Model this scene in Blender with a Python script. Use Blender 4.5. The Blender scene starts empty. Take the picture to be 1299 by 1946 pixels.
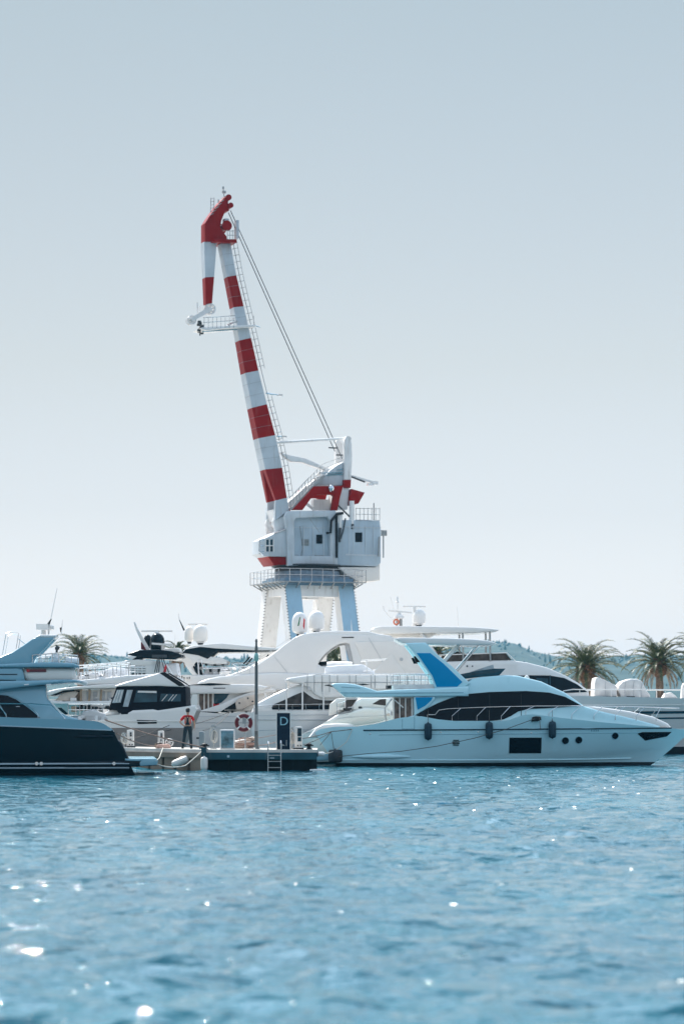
import bpy, math, random
import numpy as np
from math import sin, cos, pi, sqrt, radians, atan2
from mathutils import Vector, Matrix
from mathutils.geometry import delaunay_2d_cdt
random.seed(7); rng = np.random.default_rng(7)
scene = bpy.context.scene
COL = scene.collection

# ---------------------------------------------------------------- camera
F, CX, HY, EYE = 4595.0, 649.5, 1345.0, 2.8      # focal length in photo pixels, centre column, horizon row, eye height
cam_d = bpy.data.cameras.new("camera"); cam = bpy.data.objects.new("camera", cam_d); COL.objects.link(cam)
cam.location = (0, 0, EYE); cam.rotation_euler = (pi/2, 0, 0)
cam_d.sensor_fit = 'VERTICAL'; cam_d.sensor_height = 36; cam_d.lens = 36*F/1946
cam_d.shift_y = (HY-973.0)/1946
cam_d.clip_start = 0.5; cam_d.clip_end = 20000
cam_d.dof.use_dof = True; cam_d.dof.focus_distance = 122; cam_d.dof.aperture_fstop = 1.0
scene.camera = cam

# ---------------------------------------------------------------- world and sun
SUN_EL, SUN_AZ = 48.0, -30.0        # azimuth measured from the view direction (+Y), negative = to the left
world = bpy.data.worlds.new("World"); scene.world = world; world.use_nodes = True
nt = world.node_tree; nt.nodes.clear()
wo = nt.nodes.new('ShaderNodeOutputWorld'); bg = nt.nodes.new('ShaderNodeBackground')
sky = nt.nodes.new('ShaderNodeTexSky'); sky.sky_type = 'NISHITA'; sky.sun_disc = False
sky.sun_elevation = radians(SUN_EL); sky.sun_rotation = radians(SUN_AZ)
sky.altitude = 0; sky.air_density = 1.0; sky.dust_density = 0.6; sky.ozone_density = 1.2
bg.inputs['Strength'].default_value = 0.130
hs = nt.nodes.new('ShaderNodeHueSaturation'); hs.inputs['Saturation'].default_value = 0.52
nt.links.new(sky.outputs[0], hs.inputs['Color'])
wt = nt.nodes.new('ShaderNodeTexCoord'); wx = nt.nodes.new('ShaderNodeSeparateXYZ'); nt.links.new(wt.outputs['Generated'], wx.inputs[0])
wr = nt.nodes.new('ShaderNodeValToRGB'); nt.links.new(wx.outputs['Z'], wr.inputs['Fac'])
wr.color_ramp.elements[0].color = (0.535, 0.495, 0.55, 1); wr.color_ramp.elements[1].position = 0.14; wr.color_ramp.elements[1].color = (0.465, 0.441, 0.412, 1)
wk = wr.color_ramp.elements.new(0.30); wk.color = (0.415, 0.44, 0.41, 1)
wk = wr.color_ramp.elements.new(0.42); wk.color = (1.74, 1.90, 1.90, 1)
wk = wr.color_ramp.elements.new(0.65); wk.color = (1.72, 1.92, 1.92, 1)
wm = nt.nodes.new('ShaderNodeMix'); wm.data_type = 'RGBA'; wm.blend_type = 'MULTIPLY'; wm.inputs['Factor'].default_value = 1.0
nt.links.new(hs.outputs[0], wm.inputs['A']); nt.links.new(wr.outputs[0], wm.inputs['B'])
wg = nt.nodes.new('ShaderNodeMapRange'); wg.inputs['From Min'].default_value = -0.16; wg.inputs['From Max'].default_value = 0.16
wg.inputs['To Min'].default_value = 0.92; wg.inputs['To Max'].default_value = 1.07; nt.links.new(wx.outputs['X'], wg.inputs['Value'])
ws = nt.nodes.new('ShaderNodeVectorMath'); ws.operation = 'SCALE'; nt.links.new(wm.outputs['Result'], ws.inputs[0]); nt.links.new(wg.outputs[0], ws.inputs['Scale'])
nt.links.new(ws.outputs[0], bg.inputs['Color']); nt.links.new(bg.outputs[0], wo.inputs['Surface'])
sl = bpy.data.lights.new("sun", 'SUN'); sl.energy = 4.4; sl.angle = radians(0.5); sl.color = (1.0, 0.95, 0.88)
sun = bpy.data.objects.new("sun", sl); COL.objects.link(sun)
sdir = Vector((sin(radians(SUN_AZ))*cos(radians(SUN_EL)), cos(radians(SUN_AZ))*cos(radians(SUN_EL)), sin(radians(SUN_EL))))
sun.rotation_euler = sdir.to_track_quat('Z', 'Y').to_euler(); sun.location = (-60, 60, 120)
scene.view_settings.view_transform = 'Standard'; scene.view_settings.look = 'None'
scene.view_settings.gamma = 1.0; scene.view_settings.exposure = 0.75
scene.render.engine = 'CYCLES'
scene.cycles.use_denoising = True
scene.cycles.max_bounces = 8; scene.cycles.volume_bounces = 0
scene.cycles.sample_clamp_indirect = 6

# ---------------------------------------------------------------- materials
MATS = {}
def mat(name, col, rough=0.5, metal=0.0, var=0.06, vs=3.0, coat=0.0, streak=0.0, bump=0.0, bs=20.0, trans=0.0, alpha=1.0, spec=0.5):
    m = bpy.data.materials.new(name); m.use_nodes = True; n = m.node_tree
    b = n.nodes['Principled BSDF']
    b.inputs['Roughness'].default_value = rough; b.inputs['Metallic'].default_value = metal
    b.inputs['Coat Weight'].default_value = coat; b.inputs['Coat Roughness'].default_value = 0.08
    b.inputs['Transmission Weight'].default_value = trans
    b.inputs['Alpha'].default_value = alpha
    b.inputs['Specular IOR Level'].default_value = spec
    tc = n.nodes.new('ShaderNodeTexCoord'); nz = n.nodes.new('ShaderNodeTexNoise')
    nz.inputs['Scale'].default_value = vs; nz.inputs['Detail'].default_value = 5
    n.links.new(tc.outputs['Object'], nz.inputs['Vector'])
    mr = n.nodes.new('ShaderNodeMapRange'); mr.inputs['From Min'].default_value = 0.3; mr.inputs['From Max'].default_value = 0.7
    mr.inputs['To Min'].default_value = 1-var; mr.inputs['To Max'].default_value = 1+var*0.6
    n.links.new(nz.outputs['Fac'], mr.inputs['Value'])
    mx = n.nodes.new('ShaderNodeVectorMath'); mx.operation = 'SCALE'
    mx.inputs[0].default_value = col[:3]; n.links.new(mr.outputs[0], mx.inputs['Scale'])
    out = mx.outputs[0]
    if streak > 0:      # rain streaks and grime running down painted steel
        mp = n.nodes.new('ShaderNodeMapping'); mp.inputs['Scale'].default_value = (2.5, 2.5, 0.25)
        n.links.new(tc.outputs['Object'], mp.inputs['Vector'])
        n2 = n.nodes.new('ShaderNodeTexNoise'); n2.inputs['Scale'].default_value = 2.0; n2.inputs['Detail'].default_value = 6
        n.links.new(mp.outputs[0], n2.inputs['Vector'])
        r2 = n.nodes.new('ShaderNodeMapRange'); r2.inputs['From Min'].default_value = 0.55; r2.inputs['From Max'].default_value = 0.78
        r2.inputs['To Max'].default_value = streak; n.links.new(n2.outputs['Fac'], r2.inputs['Value'])
        m2 = n.nodes.new('ShaderNodeMix'); m2.data_type = 'RGBA'; m2.inputs['B'].default_value = (0.30, 0.24, 0.18, 1)
        n.links.new(r2.outputs[0], m2.inputs['Factor']); n.links.new(out, m2.inputs['A']); out = m2.outputs['Result']
    n.links.new(out, b.inputs['Base Color'])
    if bump > 0:
        n3 = n.nodes.new('ShaderNodeTexNoise'); n3.inputs['Scale'].default_value = bs; n3.inputs['Detail'].default_value = 4
        n.links.new(tc.outputs['Object'], n3.inputs['Vector'])
        bp = n.nodes.new('ShaderNodeBump'); bp.inputs['Strength'].default_value = bump; bp.inputs['Distance'].default_value = 0.02
        n.links.new(n3.outputs['Fac'], bp.inputs['Height']); n.links.new(bp.outputs[0], b.inputs['Normal'])
    MATS[name] = m; return m
mat('gel', (0.75, 0.725, 0.695), 0.25, coat=0.4, var=0.03, vs=0.7)
mat('gel_cream', (0.78, 0.73, 0.675), 0.35, coat=0.2, var=0.04, vs=0.8)
mat('gel_blue', (0.50, 0.76, 0.82), 0.22, coat=0.25, var=0.04, vs=0.35)
mat('gel_teal', (0.20, 0.38, 0.46), 0.25, coat=0.2, var=0.04, vs=0.4)
mat('navy', (0.001, 0.008, 0.014), 0.18, coat=0.0, var=0.10, vs=0.4, spec=0.2)
mat('boot', (0.012, 0.016, 0.022), 0.5, var=0.3)
mat('stripe', (0.40, 0.50, 0.55), 0.4)
mat('azure', (0.001, 0.25, 0.50), 0.3, coat=0.0, spec=0.1, var=0.04, vs=1.0)
mat('glass', (0.002, 0.005, 0.010), 0.05, var=0.3, vs=0.8, spec=0.16)
mat('glass_teal', (0.015, 0.06, 0.085), 0.06, var=0.5, vs=1.5, spec=.35)
mat('glass_brown', (0.06, 0.05, 0.045), 0.10, var=0.7, vs=2.0, spec=.3)
mat('vinyl', (0.36, 0.42, 0.45), 0.12, var=0.35, vs=2.5, coat=0.3)
mat('steel', (0.62, 0.64, 0.66), 0.22, 1.0)
mat('steel_dull', (0.38, 0.39, 0.39), 0.45, 0.8, var=0.2)
mat('rubber', (0.006, 0.030, 0.05), 0.5, var=0.2, spec=.3)
mat('black', (0.006, 0.007, 0.009), 0.55, var=0.3, spec=.3)
mat('canvas_black', (0.005, 0.006, 0.011), 0.85, spec=.2, var=0.3, bump=0.3)
mat('canvas', (0.60, 0.50, 0.42), 0.9, var=0.15, vs=4, bump=0.4, bs=6)
mat('canvas_white', (0.68, 0.655, 0.63), 0.85, var=0.16, vs=2.2, bump=0.9, bs=3.5)
mat('canvas_grey', (0.50, 0.50, 0.50), 0.85, var=0.1, vs=3, bump=0.4, bs=5)
mat('cushion', (0.80, 0.79, 0.80), 0.8, var=0.05)
mat('interior', (0.16, 0.11, 0.085), 0.7, var=0.6, vs=4)
mat('teak', (0.32, 0.22, 0.14), 0.7, var=0.25, vs=6)
mat('crane_white', (0.80, 0.78, 0.76), 0.45, var=0.10, vs=0.7, streak=0.42, bump=0.15, bs=3)
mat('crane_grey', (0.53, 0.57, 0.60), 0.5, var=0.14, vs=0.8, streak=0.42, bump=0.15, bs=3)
mat('crane_panel', (0.42, 0.50, 0.56), 0.5, var=0.10, vs=0.8, streak=0.25, bump=0.15, bs=3)
mat('crane_red', (0.30, 0.009, 0.007), 0.4, spec=.08, var=0.16, vs=0.8, streak=0.12, bump=0.15, bs=3)
mat('crane_shade_blue', (0.35, 0.52, 0.63), 0.45, var=0.08, vs=0.7, streak=0.2)
mat('steel_dark', (0.06, 0.065, 0.07), 0.6, 0.3, var=0.3)
mat('hull_under_shade', (0.27, 0.22, 0.195), 0.5, var=0.1)
mat('concrete', (0.27, 0.20, 0.15), 0.9, var=0.22, vs=1.6, streak=0.35, bump=0.5, bs=8)
mat('concrete_pale', (0.62, 0.58, 0.53), 0.9, var=0.15, vs=1.2, bump=0.4, bs=8)
mat('pier_teal', (0.015, 0.075, 0.10), 0.55, spec=.25, var=0.35, vs=1.2, streak=0.2)
mat('pier_dark', (0.004, 0.010, 0.013), 0.7, var=0.4, vs=1.5, spec=.15)
mat('sign_navy', (0.001, 0.013, 0.030), 0.3, var=0.1, spec=.2)
mat('sign_letter', (0.28, 0.50, 0.56), 0.5, var=0.02)
mat('pole_grey', (0.13, 0.14, 0.14), 0.55, 0.4, var=0.25, vs=2, streak=0.2)
mat('lamp_green', (0.22, 0.42, 0.38), 0.3, var=0.1)
mat('rope', (0.55, 0.52, 0.46), 0.9, var=0.2, vs=20)
mat('rope_dark', (0.10, 0.085, 0.075), 0.9, var=0.2, vs=20)
mat('rope_brown', (0.27, 0.17, 0.13), 0.9, var=0.2, vs=20)
mat('buoy_red', (0.13, 0.014, 0.02), 0.5, spec=.3, var=0.1)
mat('red', (0.50, 0.025, 0.03), 0.6, var=0.1)
mat('dark_red', (0.14, 0.012, 0.02), 0.4, var=0.2)
mat('orange', (0.65, 0.16, 0.07), 0.6, var=0.1)
mat('green', (0.03, 0.16, 0.07), 0.7, var=0.1)
mat('skin', (0.40, 0.24, 0.16), 0.55, var=0.06)
mat('hair', (0.012, 0.010, 0.010), 0.6, var=0.2, bump=0.4)
mat('shirt', (0.50, 0.018, 0.02), 0.8, spec=.2, var=0.12, vs=5, bump=0.3)
mat('overalls', (0.015, 0.028, 0.036), 0.85, spec=.2, var=0.25, vs=6, bump=0.4)
mat('trunk', (0.13, 0.085, 0.06), 0.95, var=0.4, vs=5, bump=0.9, bs=7)
mat('boots_palm', (0.16, 0.085, 0.045), 0.95, var=0.5, vs=7, bump=0.9, bs=6)

def leafmat(name, c1, c2, c3):
    m = bpy.data.materials.new(name); m.use_nodes = True; n = m.node_tree; b = n.nodes['Principled BSDF']
    tc = n.nodes.new('ShaderNodeNewGeometry'); cr = n.nodes.new('ShaderNodeValToRGB')
    e = cr.color_ramp.elements; e[0].color = (*c1, 1); e[1].color = (*c2, 1); e[1].position = .85
    k = cr.color_ramp.elements.new(0.97); k.color = (*c3, 1)
    n.links.new(tc.outputs['Random Per Island'], cr.inputs['Fac']); n.links.new(cr.outputs[0], b.inputs['Base Color'])
    b.inputs['Roughness'].default_value = 0.5
    MATS[name] = m
leafmat('palm_leaf', (0.010, 0.024, 0.008), (0.075, 0.105, 0.032), (0.27, 0.24, 0.12))
leafmat('palm_leaf_dry', (0.12, 0.08, 0.05), (0.26, 0.18, 0.11), (0.34, 0.25, 0.16))

# ---------------------------------------------------------------- mesh builder
def asf(f):
    return f if callable(f) else (lambda x, z, c=f: c)
SPLIT_MORE = {'roof_post', 'deck_stanchion', 'lamp_arm', 'hose', 'louvre_bar', 'helm_seat', 'flybridge_seat', 'sun_lounger', 'coaming_slot', 'skin_fitting', 'hardtop_post', 'side_panel', 'hull_window', 'deck_cleat', 'locker_door', 'mullion'}
KEEP_WHOLE = {'house_frame', 'gallery', 'radar_box', 'mount', 'ring_buoy', 'stand', 'post', 'bracket', 'plugs', 'bow_rail', 'sheave_arm', 'jib', 'rope_sheave', 'stem', 'masthead_light', 'radar_scanner', 'ring', 'rudder', 'canopy', 'wheel'}
class MB:
    def __init__(s): s.v = []; s.f = []; s.m = []
    def add(s, vs, fs, mi=0):
        k = len(s.v); s.v += [tuple(p) for p in vs]; s.f += [tuple(i+k for i in f) for f in fs]; s.m += [mi]*len(fs)
    def box(s, c, d, rz=0, mi=0, ry=0, rx=0):
        R = Matrix.Rotation(rz, 3, 'Z') @ Matrix.Rotation(ry, 3, 'Y') @ Matrix.Rotation(rx, 3, 'X'); c = Vector(c)
        vs = [c + R @ Vector((d[0]/2*a, d[1]/2*b, d[2]/2*e)) for a in (-1, 1) for b in (-1, 1) for e in (-1, 1)]
        s.add(vs, [(0, 1, 3, 2), (4, 6, 7, 5), (0, 4, 5, 1), (2, 3, 7, 6), (0, 2, 6, 4), (1, 5, 7, 3)], mi)
    def box2(s, a, b, mi=0):
        s.box([(a[i]+b[i])/2 for i in range(3)], [abs(b[i]-a[i]) for i in range(3)], mi=mi)
    def beam(s, p0, p1, w, h, mi=0, w1=None, h1=None, up=(0, 1, 0)):
        p0 = Vector(p0); p1 = Vector(p1); t = (p1-p0).normalized(); a = Vector(up); a = (a - t*a.dot(t)).normalized(); c = t.cross(a)
        w1 = w if w1 is None else w1; h1 = h if h1 is None else h1
        vs = []
        for p, ww, hh in ((p0, w, h), (p1, w1, h1)):
            for i, j in ((-1, -1), (1, -1), (1, 1), (-1, 1)): vs.append(p + c*(ww/2*i) + a*(hh/2*j))
        s.add(vs, [(0, 1, 2, 3), (7, 6, 5, 4), (0, 4, 5, 1), (1, 5, 6, 2), (2, 6, 7, 3), (3, 7, 4, 0)], mi)
    def tube(s, pts, r, n=6, mi=0, closed=False):
        pts = [Vector(p) for p in pts]; N = len(pts); rr = r if hasattr(r, '__len__') else [r]*N
        ref = Vector((0, 0, 1)); rings = []
        for i, p in enumerate(pts):
            if closed: t = (pts[(i+1) % N]-pts[i-1])
            else: t = pts[min(i+1, N-1)]-pts[max(i-1, 0)]
            if t.length < 1e-9: t = Vector((0, 0, 1))
            t.normalize()
            a = ref - t*ref.dot(t)
            if a.length < 0.05: a = Vector((1, 0, 0)) - t*t.x
            if a.length < 0.05: a = Vector((0, 1, 0))
            a.normalize(); b = t.cross(a); ref = a
            rings.append([p + (a*cos(2*pi*k/n)+b*sin(2*pi*k/n))*rr[i] for k in range(n)])
        vs = [q for R in rings for q in R]; fs = []
        for i in range(N if closed else N-1):
            for k in range(n):
                j = (i+1) % N
                fs.append((i*n+k, i*n+(k+1) % n, j*n+(k+1) % n, j*n+k))
        if not closed: fs += [tuple(range(n-1, -1, -1)), tuple((N-1)*n+k for k in range(n))]
        s.add(vs, fs, mi)
    def cyl(s, p0, p1, r, r1=None, n=16, mi=0): s.tube([p0, p1], [r, r if r1 is None else r1], n, mi)
    def lathe(s, prof, c=(0, 0, 0), n=24, axis='Z', mi=0, ring=False):
        if ring: prof = list(prof)+[prof[0]]
        c = Vector(c); vs = []
        for r, z in prof:
            for k in range(n):
                a = 2*pi*k/n; q = (r*cos(a), r*sin(a), z)
                if axis == 'Y': q = (q[0], q[2], q[1])
                if axis == 'X': q = (q[2], q[0], q[1])
                vs.append(c+Vector(q))
        fs = []
        for i in range(len(prof)-1):
            for k in range(n): fs.append((i*n+k, i*n+(k+1) % n, (i+1)*n+(k+1) % n, (i+1)*n+k))
        if not ring: fs += [tuple(range(n-1, -1, -1)), tuple((len(prof)-1)*n+k for k in range(n))]
        s.add(vs, fs, mi)
    def prism(s, poly, yn, yf, r=0.0, step=None, holes=(), mi=0):
        """solid whose (x, z) outline is poly, between y = yn(x,z) and y = yf(x,z), edges rounded by r"""
        yn = asf(yn); yf = asf(yf); loops = []
        for L in [poly]+list(holes):
            o = []; seg = step or 1e9
            for i in range(len(L)):
                a = np.array(L[i], float); b = np.array(L[(i+1) % len(L)], float)
                d = np.linalg.norm(b-a); k = max(1, int(math.ceil(d/min(seg, max(r*6, .3) if r > 0 else 1e9))))
                for j in range(k): o.append(a+(b-a)*j/k)
            loops.append(np.array(o))
        bp = np.concatenate(loops); A = []; B = []
        for o in loops: A.append(o); B.append(np.roll(o, -1, 0))
        A = np.concatenate(A); B = np.concatenate(B)
        def inside(P, L):
            x, y = P[:, 0], P[:, 1]; ins = np.zeros(len(P), bool); n = len(L)
            for i in range(n):
                x1, y1 = L[i]; x2, y2 = L[(i+1) % n]
                if y1 == y2: continue
                c = ((y1 > y) != (y2 > y)) & (x < (x2-x1)*(y-y1)/(y2-y1)+x1); ins ^= c
            return ins
        def insd(P):
            k = inside(P, loops[0])
            for h in loops[1:]: k &= ~inside(P, h)
            return k
        def dist(P):
            D = np.full(len(P), 1e9); AB = B-A; L2 = (AB**2).sum(1)+1e-12
            for i in range(len(A)):
                t = np.clip(((P-A[i])@AB[i])/L2[i], 0, 1); D = np.minimum(D, np.linalg.norm(P-A[i]-t[:, None]*AB[i], axis=1))
            return D
        extra = []
        if r > 0:
            M = (A+B)/2; nn = np.stack([-(B-A)[:, 1], (B-A)[:, 0]], 1); nn /= (np.linalg.norm(nn, axis=1)[:, None]+1e-12)
            for fr_ in (0.12, 0.4, 1.0):
                for base in (M, A):
                    for sg in (1, -1):
                        Q = base+nn*sg*r*fr_; k = insd(Q); Q = Q[k]
                        if len(Q): extra.append(Q[dist(Q) > r*fr_*0.85])
        if step:
            mn = bp.min(0); mx_ = bp.max(0)
            gx, gy = np.meshgrid(np.arange(mn[0]+step/2, mx_[0], step), np.arange(mn[1]+step/2, mx_[1], step))
            Q = np.stack([gx.ravel(), gy.ravel()], 1)
            if len(Q):
                Q = Q[insd(Q)]
                if len(Q): extra.append(Q[dist(Q) > max(step*0.3, r*1.2)])
        P = np.concatenate([bp]+extra) if extra else bp
        edges = []; k0 = 0
        for o in loops:
            n = len(o); edges += [(k0+i, k0+(i+1) % n) for i in range(n)]; k0 += n
        V, E, T, ov, oe, of = delaunay_2d_cdt([Vector(p) for p in P], edges, [], 0, 1e-6)
        V = np.array([tuple(v) for v in V]); T = [tuple(t) for t in T]
        if not T: return
        cen = np.array([V[list(t)].mean(0) for t in T]); T = [t for t, q in zip(T, insd(cen)) if q]
        if r > 0:
            d = np.clip(dist(V)/r, 0, 1); off = r*(1-np.sqrt(np.clip(1-(1-d)**2, 0, 1)))
        else: off = np.zeros(len(V))
        ny = [(V[i, 0], yn(V[i, 0], V[i, 1])+off[i], V[i, 1]) for i in range(len(V))]
        fy = [(V[i, 0], yf(V[i, 0], V[i, 1])-off[i], V[i, 1]) for i in range(len(V))]
        n = len(V); fs = []; cnt = {}
        for a, b, c in T:
            ar = (V[b]-V[a])[0]*(V[c]-V[a])[1]-(V[b]-V[a])[1]*(V[c]-V[a])[0]
            if ar < 0: b, c = c, b
            fs.append((a, b, c)); fs.append((c+n, b+n, a+n))
            for e in ((a, b), (b, c), (c, a)): cnt[e] = 1
        for (a, b) in cnt:
            if (b, a) not in cnt: fs.append((b, a, a+n, b+n))
        s.add(ny+fy, fs, mi)
    def islands(s):
        par = list(range(len(s.v)))
        def find(a):
            while par[a] != a: par[a] = par[par[a]]; a = par[a]
            return a
        for f in s.f:
            r = find(f[0])
            for q in f[1:]: par[find(q)] = r
        g = {}
        for i, f in enumerate(s.f): g.setdefault(find(f[0]), []).append(i)
        return list(g.values())
    def build(s, name, mats, parent=None, smooth=30, label=None, top=True):
        if top and parent is not None and len(s.v) < 6000 and name not in KEEP_WHOLE:
            g = s.islands()
            if 2 <= len(g) <= (16 if name in SPLIT_MORE else 4):        # port and starboard twins and the like: a part each
                out = None
                for fl in g:
                    q = MB(); used = sorted({i for f in fl for i in s.f[f]}); mp = {a: b for b, a in enumerate(used)}
                    q.v = [s.v[i] for i in used]; q.f = [tuple(mp[i] for i in s.f[f]) for f in fl]; q.m = [s.m[f] for f in fl]
                    o = q.build(name, mats, parent, smooth, label, False); out = out or o
                return out
        me = bpy.data.meshes.new(name); me.from_pydata(s.v, [], s.f)
        ml = mats if isinstance(mats, (list, tuple)) else [mats]
        for q in ml: me.materials.append(MATS[q])
        if len(ml) > 1: me.polygons.foreach_set('material_index', s.m)
        if smooth:
            me.polygons.foreach_set('use_smooth', [True]*len(me.polygons)); me.set_sharp_from_angle(angle=radians(smooth))
        me.update()
        o = bpy.data.objects.new(name, me); COL.objects.link(o)
        if parent is not None: o.parent = parent
        if label: o['label'] = label
        return o
def tag(o, label, cat=None, group=None, kind=None):
    if label: o['label'] = label
    if cat: o['category'] = cat
    if group: o['group'] = group
    if kind: o['kind'] = kind
    return o
def thing(name, label, cat, loc=(0, 0, 0), rz=0, group=None):
    o = bpy.data.objects.new(name, None); COL.objects.link(o); o.location = loc; o.rotation_euler = (0, 0, rz)
    o.empty_display_size = 0.3
    return tag(o, label, cat, group)
def dup(o, parent=None):
    c = o.copy(); COL.objects.link(c); c.parent = parent
    for ch in list(o.children): dup(ch, c)
    return c
def put(px, py, Y): return Vector(((px-CX)/F*Y, Y, EYE-(py-HY)/F*Y))
class Fr:
    """a local frame standing at column px, distance Y, turned by yaw; pt() carries a traced photo point onto its plane y = off"""
    def __init__(s, px, Y, yaw=0.0, z0=0.0):
        s.O = Vector(((px-CX)/F*Y, Y, 0)); s.c = cos(radians(yaw)); s.s = sin(radians(yaw)); s.yaw = radians(yaw); s.z0 = z0
    def pt(s, px, py, off=0.0):
        k = (px-CX)/F
        x = (k*(s.O.y+off*s.c)-s.O.x+off*s.s)/(s.c-k*s.s)
        Yw = s.O.y+x*s.s+off*s.c
        return (x, EYE-(py-HY)/F*Yw-s.z0)
    def p3(s, px, py, off=0.0):
        x, z = s.pt(px, py, off); return (x, off, z)
    def poly(s, L, off=0.0): return [s.pt(a, b, off) for a, b in L]
    def X(s, px, off=0.0): return s.pt(px, 1345, off)[0]
    def thing(s, name, label, cat, group=None): return thing(name, label, cat, (s.O.x, s.O.y, s.z0), s.yaw, group)
def interp(L): xs = [a for a, b in L]; ys = [b for a, b in L]; return lambda x: float(np.interp(x, xs, ys))
# ================================================================ SETTING
# ---- sky is the world; water: one sheet from under the camera to the horizon, denser near by
def build_water():
    ys = np.concatenate([np.linspace(-60, 14, 6)[:-1], np.geomspace(14, 210, 620), np.geomspace(225, 14000, 30)])
    t = np.linspace(-1, 1, 501)
    V = []; fs = []; nx = len(t)
    w = [(rng.uniform(0.25, 1.0)**1.5*1.9, rng.normal(-1.35, 0.7), rng.uniform(0, 2*pi)) for _ in range(70)]
    for y in ys:
        half = max(abs(y)*0.30+22, 60 if y < 14 else 0)
        if y > 210: half = y*0.7+60
        x = t*half; z = np.zeros(nx)
        if 13 < y < 190:
            for wl, a, ph in w:
                k = 2*pi/wl; z += wl**1.05*0.0046*np.sin(k*(x*cos(a)+y*sin(a))+ph)
            gust = 0.75+0.45*np.sin(x*0.11+y*0.05+1)*np.sin(y*0.09-x*0.03)
            z = z*gust*(22/max(22, y))**0.15*min(1, (y-13)/3)*min(1, (190-y)/40); z = z+0.35*z*np.abs(z)/0.06
        V.append(np.stack([x, np.full(nx, y), z], 1))
    V = np.concatenate(V)
    n = len(ys)
    i = np.arange(n-1)[:, None]*nx; j = np.arange(nx-1)[None, :]
    q = np.stack([i+j, i+j+1, i+j+1+nx, i+j+nx], -1).reshape(-1, 4)
    me = bpy.data.meshes.new('water'); me.from_pydata(V.tolist(), [], q.tolist())
    me.polygons.foreach_set('use_smooth', [True]*len(me.polygons))
    o = bpy.data.objects.new('water', me); COL.objects.link(o); tag(o, None, kind='structure')
    m = bpy.data.materials.new('water'); m.use_nodes = True; nn = m.node_tree; b = nn.nodes['Principled BSDF']
    b.inputs['Roughness'].default_value = 0.04; b.inputs['IOR'].default_value = 1.37
    g = nn.nodes.new('ShaderNodeNewGeometry')
    cn = nn.nodes.new('ShaderNodeTexNoise'); cn.inputs['Scale'].default_value = 0.08; cn.inputs['Detail'].default_value = 3
    nn.links.new(g.outputs['Position'], cn.inputs['Vector'])
    cr = nn.nodes.new('ShaderNodeValToRGB'); cr.color_ramp.elements[0].position = .35; cr.color_ramp.elements[1].position = .7
    cr.color_ramp.elements[0].color = (0.005, 0.080, 0.118, 1); cr.color_ramp.elements[1].color = (0.010, 0.120, 0.164, 1)
    nn.links.new(cn.outputs['Fac'], cr.inputs['Fac']); nn.links.new(cr.outputs[0], b.inputs['Base Color'])
    def noise(sc, det, mscale, dist, strength, prev=None, rough=.55):
        mp = nn.nodes.new('ShaderNodeMapping'); mp.inputs['Scale'].default_value = mscale
        nn.links.new(g.outputs['Position'], mp.inputs['Vector'])
        t_ = nn.nodes.new('ShaderNodeTexNoise'); t_.inputs['Scale'].default_value = sc; t_.inputs['Detail'].default_value = det
        t_.inputs['Roughness'].default_value = rough
        nn.links.new(mp.outputs[0], t_.inputs['Vector'])
        bp = nn.nodes.new('ShaderNodeBump'); bp.inputs['Strength'].default_value = strength; bp.inputs['Distance'].default_value = dist
        nn.links.new(t_.outputs['Fac'], bp.inputs['Height'])
        if prev: nn.links.new(prev.outputs[0], bp.inputs['Normal'])
        return bp
    def facets(prev):      # scattered steep wavelet faces that catch the sun
        mp = nn.nodes.new('ShaderNodeMapping'); mp.inputs['Scale'].default_value = (1, 1, 0); mp.inputs['Location'].default_value = (41.3, 17.7, 0); nn.links.new(g.outputs['Position'], mp.inputs['Vector'])
        v = nn.nodes.new('ShaderNodeTexVoronoi'); v.inputs['Scale'].default_value = 2.0; nn.links.new(mp.outputs[0], v.inputs['Vector'])
        sx = nn.nodes.new('ShaderNodeSeparateColor'); nn.links.new(v.outputs['Color'], sx.inputs[0])
        def mth(op, a, bb):
            q = nn.nodes.new('ShaderNodeMath'); q.operation = op
            for i_, w_ in enumerate((a, bb)):
                if hasattr(w_, 'is_output'): nn.links.new(w_, q.inputs[i_])
                else: q.inputs[i_].default_value = w_
            return q.outputs[0]
        wn = nn.nodes.new('ShaderNodeTexWhiteNoise'); nn.links.new(v.outputs['Color'], wn.inputs['Vector'])
        sw = nn.nodes.new('ShaderNodeSeparateColor'); nn.links.new(wn.outputs['Color'], sw.inputs[0])
        size = mth('ADD', mth('MULTIPLY', sw.outputs[2], 0.07), 0.05)
        mask = mth('MULTIPLY', mth('GREATER_THAN', sx.outputs[0], 0.52), mth('LESS_THAN', v.outputs['Distance'], size))
        cb = nn.nodes.new('ShaderNodeCombineXYZ')
        nn.links.new(mth('ADD', mth('MULTIPLY', sw.outputs[0], 0.34), -0.78), cb.inputs[0])
        nn.links.new(mth('ADD', mth('MULTIPLY', sw.outputs[1], 0.30), -0.66), cb.inputs[1]); cb.inputs[2].default_value = 1.0
        nm = nn.nodes.new('ShaderNodeVectorMath'); nm.operation = 'NORMALIZE'; nn.links.new(cb.outputs[0], nm.inputs[0])
        mx = nn.nodes.new('ShaderNodeMix'); mx.data_type = 'VECTOR'; nn.links.new(mask, mx.inputs['Factor']); nn.links.new(prev.outputs[0], mx.inputs[4]); nn.links.new(nm.outputs[0], mx.inputs[5])
        nn.links.new(mx.outputs[1], b.inputs['Normal'])
        nn.links.new(mth('ADD', mth('MULTIPLY', mask, 0.12), 0.04), b.inputs['Roughness'])
    b1 = noise(1.3, 3, (0.6, 1.0, 1), 0.36, 1.0)
    b2 = noise(5.0, 3, (0.7, 1.0, 1), 0.045, 1.0, b1)
    facets(b2)
    me.materials.append(m)
build_water()

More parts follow.
